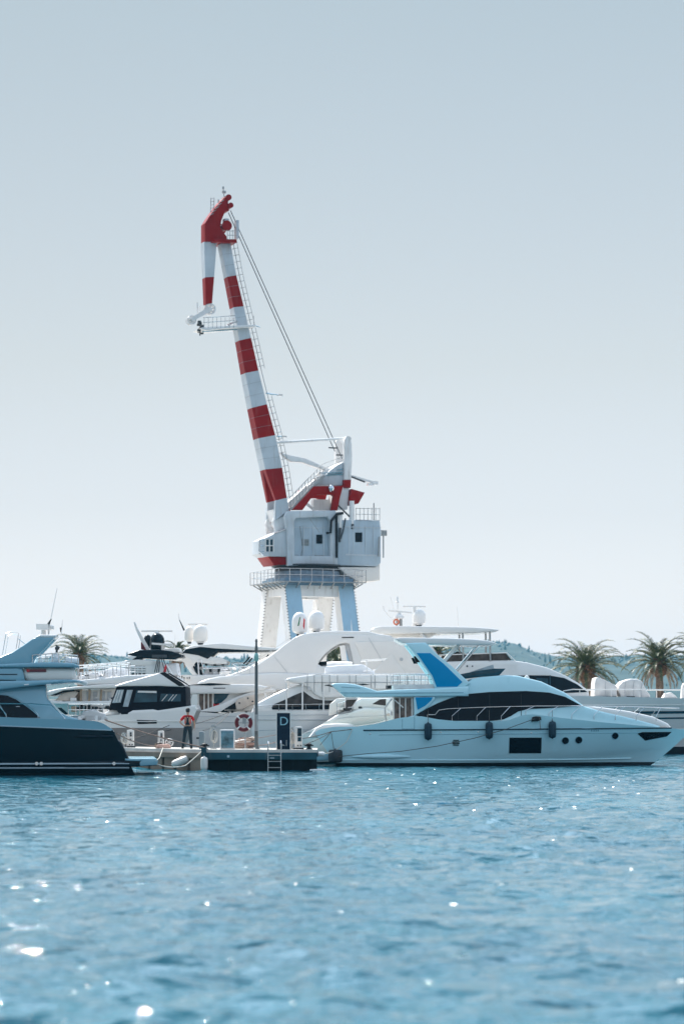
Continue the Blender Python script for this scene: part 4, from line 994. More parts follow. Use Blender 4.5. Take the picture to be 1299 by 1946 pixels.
# ---------------------------------------------------------------- B: navy hulled yacht at the left
Bf = Fr(60, 101.9, 6); BB = 2.6
yb_ = Bf.thing('motor_yacht', 'navy hulled yacht with blue grey superstructure, cut off by the left edge', 'yacht', 'yachts moored in the marina')
bp = lambda L, off=-BB: Bf.poly(L, off)
def yacht_b():
    sh = [Bf.pt(px, py, -BB) for px, py in ((-520, 1340), (-200, 1352), (0, 1362.5), (75, 1366), (140, 1367), (190, 1371), (206, 1377), (213, 1386))]
    h = Hull(Bf, BB, sh, Bf.X(258, -BB), Bf.X(214, -BB), Bf.X(-430, 0), Bf.X(-560, 0), d=-1, zc=.15, um=.5, flare=.7)
    hull = h.build(yb_, ['navy', 'gel_teal'], boot_z=.10, band=interp(sorted([Bf.pt(-500, 1372, -BB), Bf.pt(0, 1379.5, -BB), Bf.pt(213, 1388, -BB)])))
    mb = MB()
    for py, r_, x1 in ((1452, .035, 246), (1460, .03, 246)): h.line(mb, along(Bf.X(x1, -BB), Bf.X(-350, -BB), 30, lambda x: Bf.pt(0, py, -BB)[1]), r_, 6, .01)
    mb.build('waterline_stripes', 'stripe', hull)
    mb = MB(); h.line(mb, along(Bf.X(215, -BB), Bf.X(140, -BB), 12, lambda x: Bf.pt(0, 1400, -BB)[1]), [.01+.07*sin(pi*min(1, (12-i)/9)) if i > 3 else .08 for i in range(13)], 8, .0); mb.build('moulding', 'navy', hull)
    mb = MB(); h.line(mb, along(Bf.X(212, -BB), Bf.X(-350, -BB), 30, lambda x: interp(sorted([Bf.pt(-500, 1372, -BB), Bf.pt(0, 1379.5, -BB), Bf.pt(213, 1388, -BB)]))(x)), .022, 6, .01); mb.build('rub_rail', 'stripe', hull)
    mb = MB()     # tumbling stern quarter steps
    sym(mb, bp([(205, 1392), (218, 1390), (221, 1404), (232, 1412), (245, 1440), (250, 1447), (215, 1447)]), 2.3, .10); mb.build('stern_quarter', 'navy', yb_)
    mb = MB(); sym(mb, bp([(120, 1447), (236, 1445.5), (240, 1443), (297, 1443), (300, 1446), (299, 1455), (266, 1457), (200, 1458), (120, 1460)]), 2.35, .04); sp = mb.build('swim_platform', 'navy', yb_)
    mb = MB(); sym(mb, bp([(238, 1442), (298, 1442), (300.5, 1446), (299.5, 1454), (266, 1456), (266, 1447), (238, 1446)]), 2.37, .03); mb.build('platform_edge', 'gel_teal', sp)
    mb = MB(); sides(mb, bp([(0, 1451), (236, 1450), (236, 1452), (0, 1453)]), 2.37, .02); mb.build('edge_line', 'stripe', sp)
    mb = MB()
    for px in (70, 79, 217): mb.lathe([(.02, 0), (.07, .0), (.07, .05), (.02, .05)], Bf.p3(px, 1451, -BB-.12), 12, 'Y')
    mb.build('skin_fitting', 'steel', hull)
    zb = Bf.pt(0, 1366, -BB)[1]; zt = Bf.pt(0, 1300, -BB)[1]
    W = lambda x, z: 2.28-.25*max(0, (z-zb)/(zt-zb))
    mb = MB(); sym(mb, bp([(-330, 1368), (-250, 1312), (0, 1309), (60, 1303), (86, 1302), (88, 1318), (90, 1328), (101, 1340), (115, 1355), (130, 1362), (148, 1366), (148, 1374), (-330, 1374)]), W, .10, .5)
    hs_ = mb.build('deckhouse', 'gel_teal', yb_, smooth=45)
    mb = MB(); sides(mb, bp([(-240, 1364), (-200, 1326), (-100, 1320), (0, 1320.5), (14, 1322), (30, 1329), (45, 1339), (60, 1350), (76, 1364)]), W, .02, .05, .35); wn = mb.build('side_window', 'glass', hs_)
    mb = MB(); sides(mb, bp([(-10, 1318), (15, 1318), (40, 1324), (58, 1336), (66, 1346), (60, 1347), (45, 1335), (28, 1325), (12, 1320), (-10, 1320)]), W, .035, .02, .35); mb.build('window_brow', 'gel_teal', hs_)
    mb = MB(); sides(mb, bp([(30, 1342), (38, 1342), (38, 1343), (30, 1343)]), W, .03, .02); mb.build('handle', 'steel', wn)
    # flybridge: coaming, recess with red light, lower blade
    mb = MB(); sym(mb, bp([(-330, 1270), (-100, 1268), (0, 1269), (42, 1268), (48, 1295), (0, 1298), (-330, 1300)]), 2.2, .08, .6); fb = mb.build('flybridge', 'gel_teal', yb_, smooth=45)
    mb = MB(); sym(mb, bp([(-330, 1262), (0, 1262), (60, 1259), (100, 1258), (140, 1260), (151, 1265), (150, 1268), (60, 1268), (-330, 1271)]), 2.28, .06, .6); mb.build('coaming', 'gel_teal', fb, smooth=45)
    mb = MB(); sym(mb, bp([(47, 1268), (142, 1269), (147, 1294), (52, 1294), (44, 1286), (43, 1276)]), 2.08, .18, .5); rc = mb.build('aft_seat_moulding', 'gel_cream', fb, smooth=50)
    mb = MB(); sides(mb, bp([(50, 1271.5), (88, 1271), (88, 1276.5), (51, 1277)]), 2.08, .06, .08, r=.02); mb.build('red_light_bar', 'dark_red', rc)
    mb = MB(); sides(mb, bp([(49.5, 1271.5), (56, 1271.5), (56, 1277), (51, 1277)]), 2.08, .09, .08, r=.02); mb.build('red_lens', 'red', rc)
    mb = MB(); sym(mb, bp([(-330, 1313), (0, 1311), (40, 1306), (85, 1301), (130, 1297), (158, 1296), (150, 1293), (130, 1291), (60, 1293), (0, 1294), (-330, 1297)]), 2.42, .08, .6); mb.build('side_wing', 'gel_teal', fb, smooth=45)
    mb = MB(); sides(mb, bp([(138, 1290), (160, 1293), (168, 1297), (164, 1302), (148, 1296), (136, 1294)]), 2.2, .05, .5, r=.04); mb.build('wing_tip', 'gel', fb)
    mb = MB()
    for px in (50, 92): mb.prism(bp([(px-4, 1300.5), (px+5, 1299.5), (px+5, 1302), (px-4, 1302.6)]), -2.46, -2.40, .01)
    mb.build('courtesy_lights', 'gel', fb)
    mb = MB(); sides(mb, bp([(-18, 1280.4), (33, 1280.4), (33, 1282.2), (-18, 1282.2)]), 2.2, .015, .02); mb.tube([Bf.p3(-40, 1292, -2.22), Bf.p3(31, 1293, -2.22)], .02, 5); mb.build('name_marks', 'navy', fb)
    mb = MB(); sides(mb, bp([(-140, 1264), (-60, 1262), (0, 1248), (25, 1238), (45, 1225), (62, 1213), (70, 1210), (105, 1210), (92, 1224), (60, 1257), (58, 1263)]), 2.02, .02, .35, r=.05); ar = mb.build('radar_arch', 'gel_teal', yb_)
    mb = MB(); sym(mb, bp([(66, 1211), (76, 1205.5), (110, 1205.5), (104, 1211)]), 2.05, .05); mb.build('arch_bridge', 'gel', ar)
    mb = MB(); mb.box(Bf.p3(81, 1191, 0), (.52, .5, .22)); mb.box(Bf.p3(81, 1196.5, 0), (.50, .55, .05)); mb.cyl(Bf.p3(83, 1206, 0), Bf.p3(83, 1194, 0), .10, n=10); mb.lathe([(.1, 0), (.16, .05), (.16, .18), (.1, .24), (.01, .25)], Bf.p3(96, 1198, .3), 14); mb.cyl(Bf.p3(93, 1206, 0), Bf.p3(93, 1194, 0), .04, n=8); mb.build('radar_box', 'gel', ar)
    antenna(Bf, ar, (93, 1196), (109, 1118)); antenna(Bf, ar, (91, 1189), (98, 1176), mt='black', r=.04); antenna(Bf, ar, (117, 1206), (119, 1178), 0.5)
    flag(Bf, ar, [[(114, 1193), (117.5, 1192), (117, 1203), (115, 1201)]], .5, ['black'])
    mb = MB(); tubes2(mb, [Bf.p3(5, 1245, -1.5), Bf.p3(12, 1204, -1.5), Bf.p3(20, 1201, -1.5), Bf.p3(36, 1203, -1.5), Bf.p3(31, 1233, -1.5)], .015); mb.tube([Bf.p3(34, 1213, -1.5), Bf.p3(48, 1224, -1.5)], .015, 5); mb.build('antenna_hoop', 'steel', ar)
    mb = MB(); mb.prism(bp([(64, 1262), (70, 1250), (78, 1247), (84, 1262)], -1), -1.3, -.6, .08); mb.prism(bp([(96, 1260), (99, 1244), (106, 1240), (112, 1246), (114, 1260)], 0), -.6, .6, .08); mb.prism(bp([(124, 1262), (128, 1250), (150, 1252), (151, 1262)], 0), -1.6, 1.6, .08); mb.build('flybridge_seat', 'cushion', fb)
    rail(Bf, fb, [(62, 1261), (100, 1258), (148, 1262)], 2.1, 16, 11, r=.016)
    mb = MB(); mb.tube([Bf.p3(108, 1240, 0), Bf.p3(109, 1228, 0)], .05, 6); mb.box(Bf.p3(109, 1232, 0), (.18, .1, .12)); mb.tube([Bf.p3(106, 1226, 0), Bf.p3(114, 1231, 0)], .03, 5); mb.build('helm_instruments', 'steel_dark', fb)
    rail(Bf, yb_, [(-300, 1362), (0, 1361), (13, 1362)], 2.45, 25, 60, mid=False, lean=-14)
    mb = MB(); tubes2(mb, [Bf.p3(-330, 1334, -2.45), Bf.p3(0, 1337, -2.45), Bf.p3(60, 1337.5, -2.45), Bf.p3(98, 1340, -2.45), Bf.p3(124, 1366, -2.45)], .022); tubes2(mb, [Bf.p3(13, 1363, -2.45), Bf.p3(12, 1357, -2.45), Bf.p3(-1, 1342, -2.45)], .022); tubes2(mb, [Bf.p3(73, 1364, -2.45), Bf.p3(72, 1358, -2.45), Bf.p3(50, 1337, -2.45)], .022); mb.build('side_rail', 'steel', yb_)
    mb = MB(); r_ = random.Random(2)
    for i in range(12): mb.box(Bf.p3(142+i*4+r_.uniform(-1, 1), 1364+r_.uniform(-2, 1), r_.uniform(-1.8, 1)), (.2, .5, r_.uniform(.08, .2)), rz=r_.random())
    mb.prism(bp([(150, 1368), (158, 1352), (178, 1349), (200, 1356), (206, 1368)], -1), -.6, 1.4, .08); mb.build('cockpit_cushions', 'canvas_white', yb_)
yacht_b()
YG = 'yachts moored in the marina'
# ---------------------------------------------------------------- C: cream white boat behind the stern of yacht A
Cf = Fr(700, 122.3, 0); CB = 1.95
yc = Cf.thing('motor_boat', 'small cream white boat with moulded cockpit, tucked behind the pale blue yacht stern', 'boat', YG)
cp = lambda L, off=-CB: Cf.poly(L, off)
def boat_c():
    sh = [Cf.pt(px, py, -CB) for px, py in ((560, 1402), (600, 1384), (622, 1370), (660, 1364), (740, 1360), (900, 1358), (1010, 1362))]
    h = Hull(Cf, CB, sh, Cf.X(566, -CB), Cf.X(562, -CB), Cf.X(970, 0), Cf.X(1010, 0)); hull = h.build(yc, ['gel'], boot_z=.1)
    mb = MB(); h.line(mb, along(Cf.X(580, -CB), Cf.X(900, -CB), 20, lambda x: Cf.pt(0, 1392, -CB)[1]), .02, 5); mb.build('rub_rail', 'canvas_grey', hull)
    mb = MB(); sym(mb, cp([(571, 1402), (590, 1388), (612, 1376), (628, 1366), (640, 1358), (668, 1352), (692, 1345), (728, 1346), (742, 1352), (745, 1385), (600, 1400)]), 1.8, .14, .5); cm = mb.build('cockpit_coaming', 'gel', yc, smooth=50)
    mb = MB(); sym(mb, cp([(624, 1360), (626, 1338), (640, 1327), (656, 1326), (655, 1352), (640, 1358)]), 1.3, .10); mb.build('aft_bench', 'gel_cream', yc)
    mb = MB(); sym(mb, cp([(668, 1352), (672, 1338), (682, 1327), (745, 1327), (745, 1352)]), 1.55, .10, .5); cb = mb.build('cabin', 'gel', yc, smooth=50)
    mb = MB(); sides(mb, cp([(707, 1338), (722, 1329), (733, 1328), (733, 1341), (716, 1339)]), 1.55, .02); mb.build('side_window', 'glass_brown', cb)
    mb = MB(); sides(mb, cp([(658, 1330), (678, 1329), (668, 1343), (657, 1344)]), 1.4, .02); mb.build('windscreen', 'glass_brown', yc)
    mb = MB(); mb.prism(cp([(702, 1372), (740, 1355), (742, 1370), (704, 1376)]), -1.86, -1.7, .02); mb.build('side_step', 'canvas', yc)
    mb = MB(); mb.prism(cp([(645, 1346), (668, 1345), (668, 1349), (645, 1350)]), -1.84, 1.7, .02); mb.build('vent_strip', 'black', cm)
    mb = MB(); tubes2(mb, [Cf.p3(640, 1358, -1.7), Cf.p3(640, 1336, -1.7), Cf.p3(656, 1333, -1.7)], .02); mb.build('grab_rail', 'steel', yc)
boat_c()
# ---------------------------------------------------------------- D2: white yacht with the pointed dark window
Df = Fr(700, 127.2, 0); DB = 2.35
yd = Df.thing('motor_yacht', 'white flybridge yacht with pointed dark side window, just behind the navy letter sign', 'yacht', YG)
dp = lambda L, off=-DB: Df.poly(L, off)
def boat_d():
    sh = [Df.pt(px, py, -DB) for px, py in ((468, 1354), (560, 1350), (700, 1352), (960, 1350), (1060, 1358))]
    h = Hull(Df, DB, sh, Df.X(486, -DB), Df.X(472, -DB), Df.X(1000, 0), Df.X(1060, 0)); hull = h.build(yd, ['gel'], boot_z=.12)
    mb = MB(); h.line(mb, along(Df.X(482, -DB), Df.X(950, -DB), 24, lambda x: Df.pt(0, 1368, -DB)[1]), .025, 5); mb.build('rub_rail', 'canvas_grey', hull)
    W = lambda x, z: 2.1-.22*max(0, (z-Df.pt(0, 1352, -DB)[1])/1.8)
    mb = MB(); sym(mb, dp([(476, 1356), (481, 1344), (490, 1335), (505, 1327), (520, 1319), (545, 1308), (575, 1299), (650, 1298), (760, 1300), (860, 1352), (860, 1358)]), W, .14, .5); ho = mb.build('deckhouse', 'gel', yd, smooth=50)
    mb = MB(); sides(mb, dp([(516, 1344.5), (519, 1339), (540, 1330), (560, 1320.5), (577, 1314), (586, 1321), (597, 1328), (615, 1331), (660, 1332), (660, 1347), (517, 1348)]), W, .02, .05, .4); wn = mb.build('side_window', 'glass_brown', ho)
    mb = MB(); sides(mb, dp([(516, 1345), (660, 1339), (660, 1348), (517, 1348.5)]), W, .03, .02, .4); mb.build('lower_pane', 'glass', wn)
    mb = MB(); sym(mb, dp([(539, 1293), (548, 1288.5), (570, 1285), (600, 1281.5), (640, 1282), (700, 1282), (832, 1282), (836, 1306), (700, 1312), (650, 1327), (610, 1327), (598, 1320), (586, 1308), (570, 1299), (545, 1295)]), 2.2, .10, .6); fl = mb.build('flybridge', 'gel', yd, smooth=50)
    mb = MB(); sides(mb, dp([(540, 1296), (600, 1296.5), (640, 1296), (640, 1298), (600, 1298), (540, 1297)]), 2.2, .02); mb.build('pink_trim', 'gel_cream', fl)
    for px, py in ((587.5, 1308), (688, 1305)):
        mb = MB(); mb.lathe([(.02, 0), (.09, 0), (.09, .04), (.02, .04)], Df.p3(px, py, -2.26), 16, 'Y'); mb.build('round_vent', 'canvas_grey', fl)
    mb = MB(); sides(mb, dp([(615, 1302), (626, 1301), (634, 1306)]), 2.2, .02); sides(mb, dp([(676, 1300), (690, 1299), (703, 1301), (690, 1302)]), 2.2, .02); sides(mb, dp([(733, 1303), (750, 1302), (750, 1309), (733, 1309)]), 2.2, .02); mb.build('coaming_slot', 'black', fl)
    mb = MB()
    for px in (544, 574.5, 614.5, 655): tubes2(mb, [Df.p3(px, 1298, -2.25), Df.p3(px, 1352 if px < 600 else 1385, -2.25)], .045, 6)
    mb.build('deck_stanchion', 'gel', yd)
    rail(Df, fl, [(585, 1282), (832, 1282)], 2.15, 1, 24, name='toe_rail', mid=False)
    mb = MB()
    for s in (-1, 1):
        mb.tube([Df.p3(578, 1297, s*2.24 if s < 0 else 2.24), Df.p3(765, 1297, s*2.24 if s < 0 else 2.24)], .012, 4)
        for px in (584, 597, 612, 626, 641, 664, 676, 705, 712, 735, 755, 775): mb.tube([Df.p3(px, 1283, 2.24*s), Df.p3(px, 1315 if px < 700 else 1308, 2.24*s)], .014, 4)
    mb.build('panel_seams', 'steel_dull', fl)
    mb = MB(); mb.lathe([(.02, 0), (.42, .02), (.45, .3), (.45, 1.1), (.42, 1.35), (.02, 1.4)], Df.p3(620, 1273, 0), 20, 'X'); mb.build('rolled_cover', 'canvas_white', fl)
    mb = MB(); sym(mb, dp([(615, 1282), (618, 1266), (650, 1263), (690, 1262), (712, 1276), (712, 1282)]), 1.4, .10); mb.build('sun_pad', 'cushion', fl)
    mb = MB(); tubes2(mb, [Df.p3(697, 1282, -1.6), Df.p3(697, 1254, -1.6)], .03); tubes2(mb, [Df.p3(686, 1255, -1.6), Df.p3(735, 1252, -1.6), Df.p3(713, 1273, -1.6), Df.p3(690, 1276, -1.6)], .025); mb.build('awning_frame', 'gel', fl)
    rail(Df, yd, [(482, 1354), (530, 1351), (632, 1350)], 2.2, 12, 25, mid=False)
    mb = MB(); r_ = random.Random(6)
    for i in range(14): mb.box(Df.p3(585+i*5+r_.uniform(-2, 2), 1350+r_.uniform(-3, 3), -2.1+r_.random()), (.14, .14, r_.uniform(.06, .2)), rz=r_.random())
    mb.build('deck_gear', 'black', yd, smooth=None)
boat_d()
# ---------------------------------------------------------------- D: white yacht, stern at left, cockpit overhang
Hf = Fr(450, 133, 0); HB = 2.45
yh = Hf.thing('motor_yacht', 'white yacht behind the man, raked stern, cockpit overhang and teal cabin glass', 'yacht', YG)
hp_ = lambda L, off=-HB: Hf.poly(L, off)
def boat_h():
    sh = [Hf.pt(px, py, -HB) for px, py in ((330, 1352), (372, 1352), (420, 1356), (560, 1350), (700, 1350), (900, 1352))]
    h = Hull(Hf, HB, sh, Hf.X(308, -HB), Hf.X(368, -HB), Hf.X(840, 0), Hf.X(900, 0)); hull = h.build(yh, ['gel'], boot_z=.12)
    mb = MB(); h.line(mb, along(Hf.X(345, -HB), Hf.X(880, -HB), 24, lambda x: Hf.pt(0, 1373, -HB)[1]), .022, 5); mb.build('rub_rail', 'canvas_grey', hull)
    mb = MB(); sym(mb, hp_([(303, 1317), (318, 1310), (340, 1305), (356, 1301), (390, 1300), (480, 1300), (510, 1305), (500, 1312), (455, 1318), (310, 1319)]), 2.3, .08, .6); rf = mb.build('cockpit_roof', 'gel', yh, smooth=50)
    mb = MB(); sides(mb, hp_([(358, 1301.5), (400, 1298), (438, 1300), (400, 1303)]), 2.3, .02); sides(mb, hp_([(405, 1307), (428, 1307), (428, 1308.5), (405, 1308.5)]), 2.3, .02); mb.build('trim_stripe', 'navy', rf)
    mb = MB(); sym(mb, hp_([(374, 1352), (374, 1318), (500, 1314), (520, 1352)]), 1.9, .08, .6); ho = mb.build('deckhouse', 'gel', yh)
    mb = MB(); mb.prism(hp_([(378, 1319), (402, 1318), (402, 1347), (378, 1350)]), -1.96, -1.85, .01); dr = mb.build('saloon_door', 'interior', ho)
    mb = MB()
    for px in (377, 388, 396, 404): mb.tube([Hf.p3(px, 1318, -1.98), Hf.p3(px, 1350, -1.98)], .035, 5)
    mb.build('door_frame', 'gel_cream', dr)
    mb = MB(); mb.prism(hp_([(406, 1318), (436, 1316), (430, 1326), (420, 1335), (406, 1341)]), -1.95, -1.8, .01); mb.build('side_window', 'glass_teal', ho)
    mb = MB(); sides(mb, hp_([(375, 1352), (420, 1338), (455, 1322), (480, 1314), (520, 1308), (520, 1313), (480, 1321), (455, 1330), (430, 1345), (418, 1353)]), 2.2, .02, .3, r=.03); mb.build('side_sweep', 'gel', ho)
    mb = MB(); sides(mb, hp_([(424, 1345), (455, 1330), (475, 1322), (482, 1330), (462, 1348), (424, 1348)]), 2.1, .02, .05); mb.build('lower_window', 'navy', ho)
    mb = MB(); mb.prism(hp_([(449, 1349), (447, 1336), (452, 1328), (466, 1323), (485, 1320), (486, 1336), (462, 1347), (452, 1351)]), -2.44, -1.5, .06); bt = mb.build('tender_bow_cover', 'canvas', yh)
    mb = MB()
    for px, py in ((455, 1336), (471, 1327), (480, 1333)): mb.lathe([(.01, 0), (.05, 0), (.05, .03), (.01, .03)], Hf.p3(px, py, -2.47), 10, 'Y')
    mb.build('eyelets', 'steel_dark', bt)
    mb = MB()
    for k in range(2): mb.tube([Hf.p3(346+k*8, 1352, -2.0), Hf.p3(357+k*8, 1319, -2.0)], .04, 6)
    for i in range(6): mb.tube([Hf.p3(347+i*2, 1348-i*5.5, -2.0), Hf.p3(355+i*2, 1348-i*5.5, -2.0)], .025, 5)
    mb.build('boarding_ladder', 'steel', yh)
    mb = MB(); r_ = random.Random(16)
    for i in range(16): mb.box(Hf.p3(385+i*4+r_.uniform(-2, 2), 1351+r_.uniform(-3, 2), -2.1+r_.random()), (r_.uniform(.1, .4), .2, r_.uniform(.06, .22)), rz=r_.random())
    mb.build('deck_gear', 'black', yh, smooth=None)
    mb = MB(); mb.box(Hf.p3(410, 1342, -1.8), (.4, .3, .3)); mb.box(Hf.p3(405, 1334, -1.8), (.12, .1, .2)); mb.build('red_bag', 'red', yh)
boat_h()
# ---------------------------------------------------------------- E: white yacht with the large arch
Ef = Fr(620, 139.4, 0); EB = 2.6
ye = Ef.thing('motor_yacht', 'large white yacht whose sweeping arch with leaf shaped opening hides the crane foot', 'yacht', YG)
ep = lambda L, off=-EB: Ef.poly(L, off)
def boat_e():
    sh = [Ef.pt(px, py, -EB) for px, py in ((370, 1340), (600, 1335), (800, 1338), (960, 1342))]
    h = Hull(Ef, EB, sh, Ef.X(392, -EB), Ef.X(375, -EB), Ef.X(920, 0), Ef.X(985, 0)); h.build(ye, ['gel'], boot_z=.12)
    mb = MB(); sym(mb, ep([(372, 1303), (378, 1296), (395, 1290), (415, 1286), (450, 1282), (520, 1278), (600, 1280), (800, 1284), (838, 1292), (838, 1312), (700, 1314), (500, 1312), (440, 1304), (380, 1304)]), 2.5, .10, .7); fl = mb.build('flybridge', 'gel', ye, smooth=50)
    mb = MB(); sides(mb, ep([(374, 1300), (440, 1297), (520, 1302), (520, 1304), (440, 1301), (374, 1303)]), 2.5, .02); mb.build('trim_stripe', 'gel_cream', fl)
    mb = MB(); sym(mb, ep([(440, 1340), (440, 1308), (850, 1308), (900, 1340)]), 2.2, .08, .7); ho = mb.build('deckhouse', 'gel_cream', ye)
    mb = MB(); mb.prism(ep([(449, 1314), (478, 1313), (478, 1333), (449, 1337)]), -2.27, -2.1, .01); dr = mb.build('saloon_door', 'interior', ho)
    mb = MB(); mb.tube([Ef.p3(468, 1312, -2.3), Ef.p3(468, 1337, -2.3)], .06, 5); mb.tube([Ef.p3(448, 1313, -2.3), Ef.p3(480, 1312, -2.3)], .05, 5); mb.build('door_frame', 'gel', dr)
    arch = [(410, 1290), (450, 1278), (490, 1262), (515, 1246), (540, 1226), (562, 1210), (580, 1204), (600, 1207), (618, 1204), (700, 1206), (730, 1206), (760, 1216), (778, 1238), (795, 1258), (815, 1283), (822, 1296), (540, 1296)]
    hole = [(604, 1262), (610, 1252), (618, 1243), (632, 1231), (645, 1224), (657, 1222), (663, 1224), (667, 1240), (672, 1266), (670, 1268), (640, 1266), (610, 1266)]
    mb = MB()
    for s in (-1, 1): a_, b_ = (-2.35, -1.95) if s < 0 else (1.95, 2.35); mb.prism(ep(arch, -2.35), a_, b_, .07, holes=[ep(hole, -2.35)])
    ar = mb.build('arch', 'gel', ye, smooth=45)
    mb = MB(); mb.prism(ep([(673, 1220), (763, 1218), (778, 1240), (795, 1258), (816, 1284), (700, 1284), (690, 1262)], -2.35), -2.40, -2.30, .03); mb.prism(ep([(700, 1288), (742, 1240), (772, 1284), (774, 1288)], -2.4), -2.46, -2.38, .02); mb.build('aft_arch_panel', 'gel_cream', ar)
    mb = MB(); mb.lathe([(.02, 0), (.10, 0), (.10, .05), (.02, .05)], Ef.p3(762, 1253, -2.46), 14, 'Y'); mb.build('round_vent', 'canvas_grey', ar)
    mb = MB(); sides(mb, ep([(783, 1251), (790, 1246), (803, 1257), (799, 1260)]), 2.3, .08); mb.build('arch_window', 'glass', ar)
    mb = MB(); sides(mb, ep([(655, 1222), (664, 1222), (676, 1268), (668, 1268)]), 2.1, .02, .05); mb.build('folded_awning', 'canvas_grey', ar)
    mb = MB(); sides(mb, ep([(596, 1264), (606, 1257), (640, 1254), (668, 1256), (670, 1261), (640, 1260), (606, 1264), (600, 1268)]), 1.4, .02, .05); mb.build('awning_edge', 'black', fl)
    mb = MB(); mb.tube([Ef.p3(612+8*cos(a), 1276+11*sin(a), -2.1) for a in np.linspace(1.5, 4.7, 12)], .03, 5); mb.build('hoop', 'black', fl)
    mb = MB(); sym(mb, ep([(556, 1214), (570, 1206), (600, 1200.5), (640, 1198.5), (700, 1199.5), (716, 1204), (745, 1208), (740, 1213), (700, 1210), (640, 1209), (600, 1214), (575, 1219)]), 2.3, .06, .6); tp = mb.build('hardtop', 'gel', ye, smooth=50)
    mb = MB(); sides(mb, ep([(649, 1210.5), (672, 1210), (672, 1212), (649, 1212)]), 2.3, .08); mb.build('slot', 'black', tp)
    mb = MB(); sym(mb, ep([(560, 1212), (600, 1208), (530, 1250), (480, 1274), (440, 1284), (470, 1268), (510, 1246)]), 1.7, .06, .6); mb.build('arch_fairing', 'gel_cream', ar)
    dome(Ef, tp, 601, 1160, 1199, 0.3, prx=15.5); dome(Ef, tp, 569, 1163, 1205, -.4, prx=14.5)
    flag(Ef, tp, [[(569, 1173), (571, 1172), (568, 1189), (565, 1190)], [(577, 1174), (579.5, 1178), (578, 1197), (575.5, 1190)]], -1.4, ['green', 'red'])
    mb = MB(); mb.lathe([(.02, -.4), (.12, -.35), (.16, .3), (.02, .35)], Ef.p3(567, 1216, -2.0), 12, 'X'); mb.build('horn', 'steel', tp)
    rail(Ef, fl, [(420, 1284), (530, 1279), (585, 1262)], 2.3, 15, 18, r=.016)
    mb = MB(); sym(mb, ep([(515, 1270), (520, 1252), (580, 1246), (585, 1262), (584, 1276)]), 1.6, .10); mb.build('lounge_seat', 'cushion', fl)
    mb = MB()
    for px in (420, 428, 436): pass
    mb.prism(ep([(600, 1283), (604, 1262), (670, 1262), (672, 1283)], 0), -1.2, 1.2, .1); mb.build('sun_pad', 'cushion', fl)
boat_e()
def gear(fr, parent, off, x0, x1, y0, y1, n, seed, mats=('gel', 'steel_dark', 'cushion', 'canvas_grey'), s=1.0):
    r_ = random.Random(seed)
    for m_ in mats:        # small deck fittings: winches, vents, cushions, instrument pods
        mb = MB()
        for i in range(n):
            px = r_.uniform(x0, x1); py = r_.uniform(y0, y1); p = fr.p3(px, py, off+r_.uniform(0, 1.5)); k = r_.random()
            if k < .35: mb.box(p, (r_.uniform(.1, .5)*s, r_.uniform(.1, .4), r_.uniform(.05, .22)*s), rz=r_.random())
            elif k < .6: mb.cyl((p[0], p[1], p[2]-.15*s), (p[0], p[1], p[2]+.2*s), r_.uniform(.03, .09)*s, n=8)
            elif k < .8: mb.tube([p, (p[0]+r_.uniform(-.5, .5)*s, p[1], p[2]+r_.uniform(.1, .5)*s)], .018, 5)
            else: mb.lathe([(.01, -.05), (.10*s, -.04), (.12*s, .03), (.01, .08)], p, 10)
        mb.build({'gel': 'deck_fittings', 'steel_dark': 'winches_and_vents', 'cushion': 'cushions', 'canvas_grey': 'covers'}[m_], m_, parent, smooth=40, top=False)
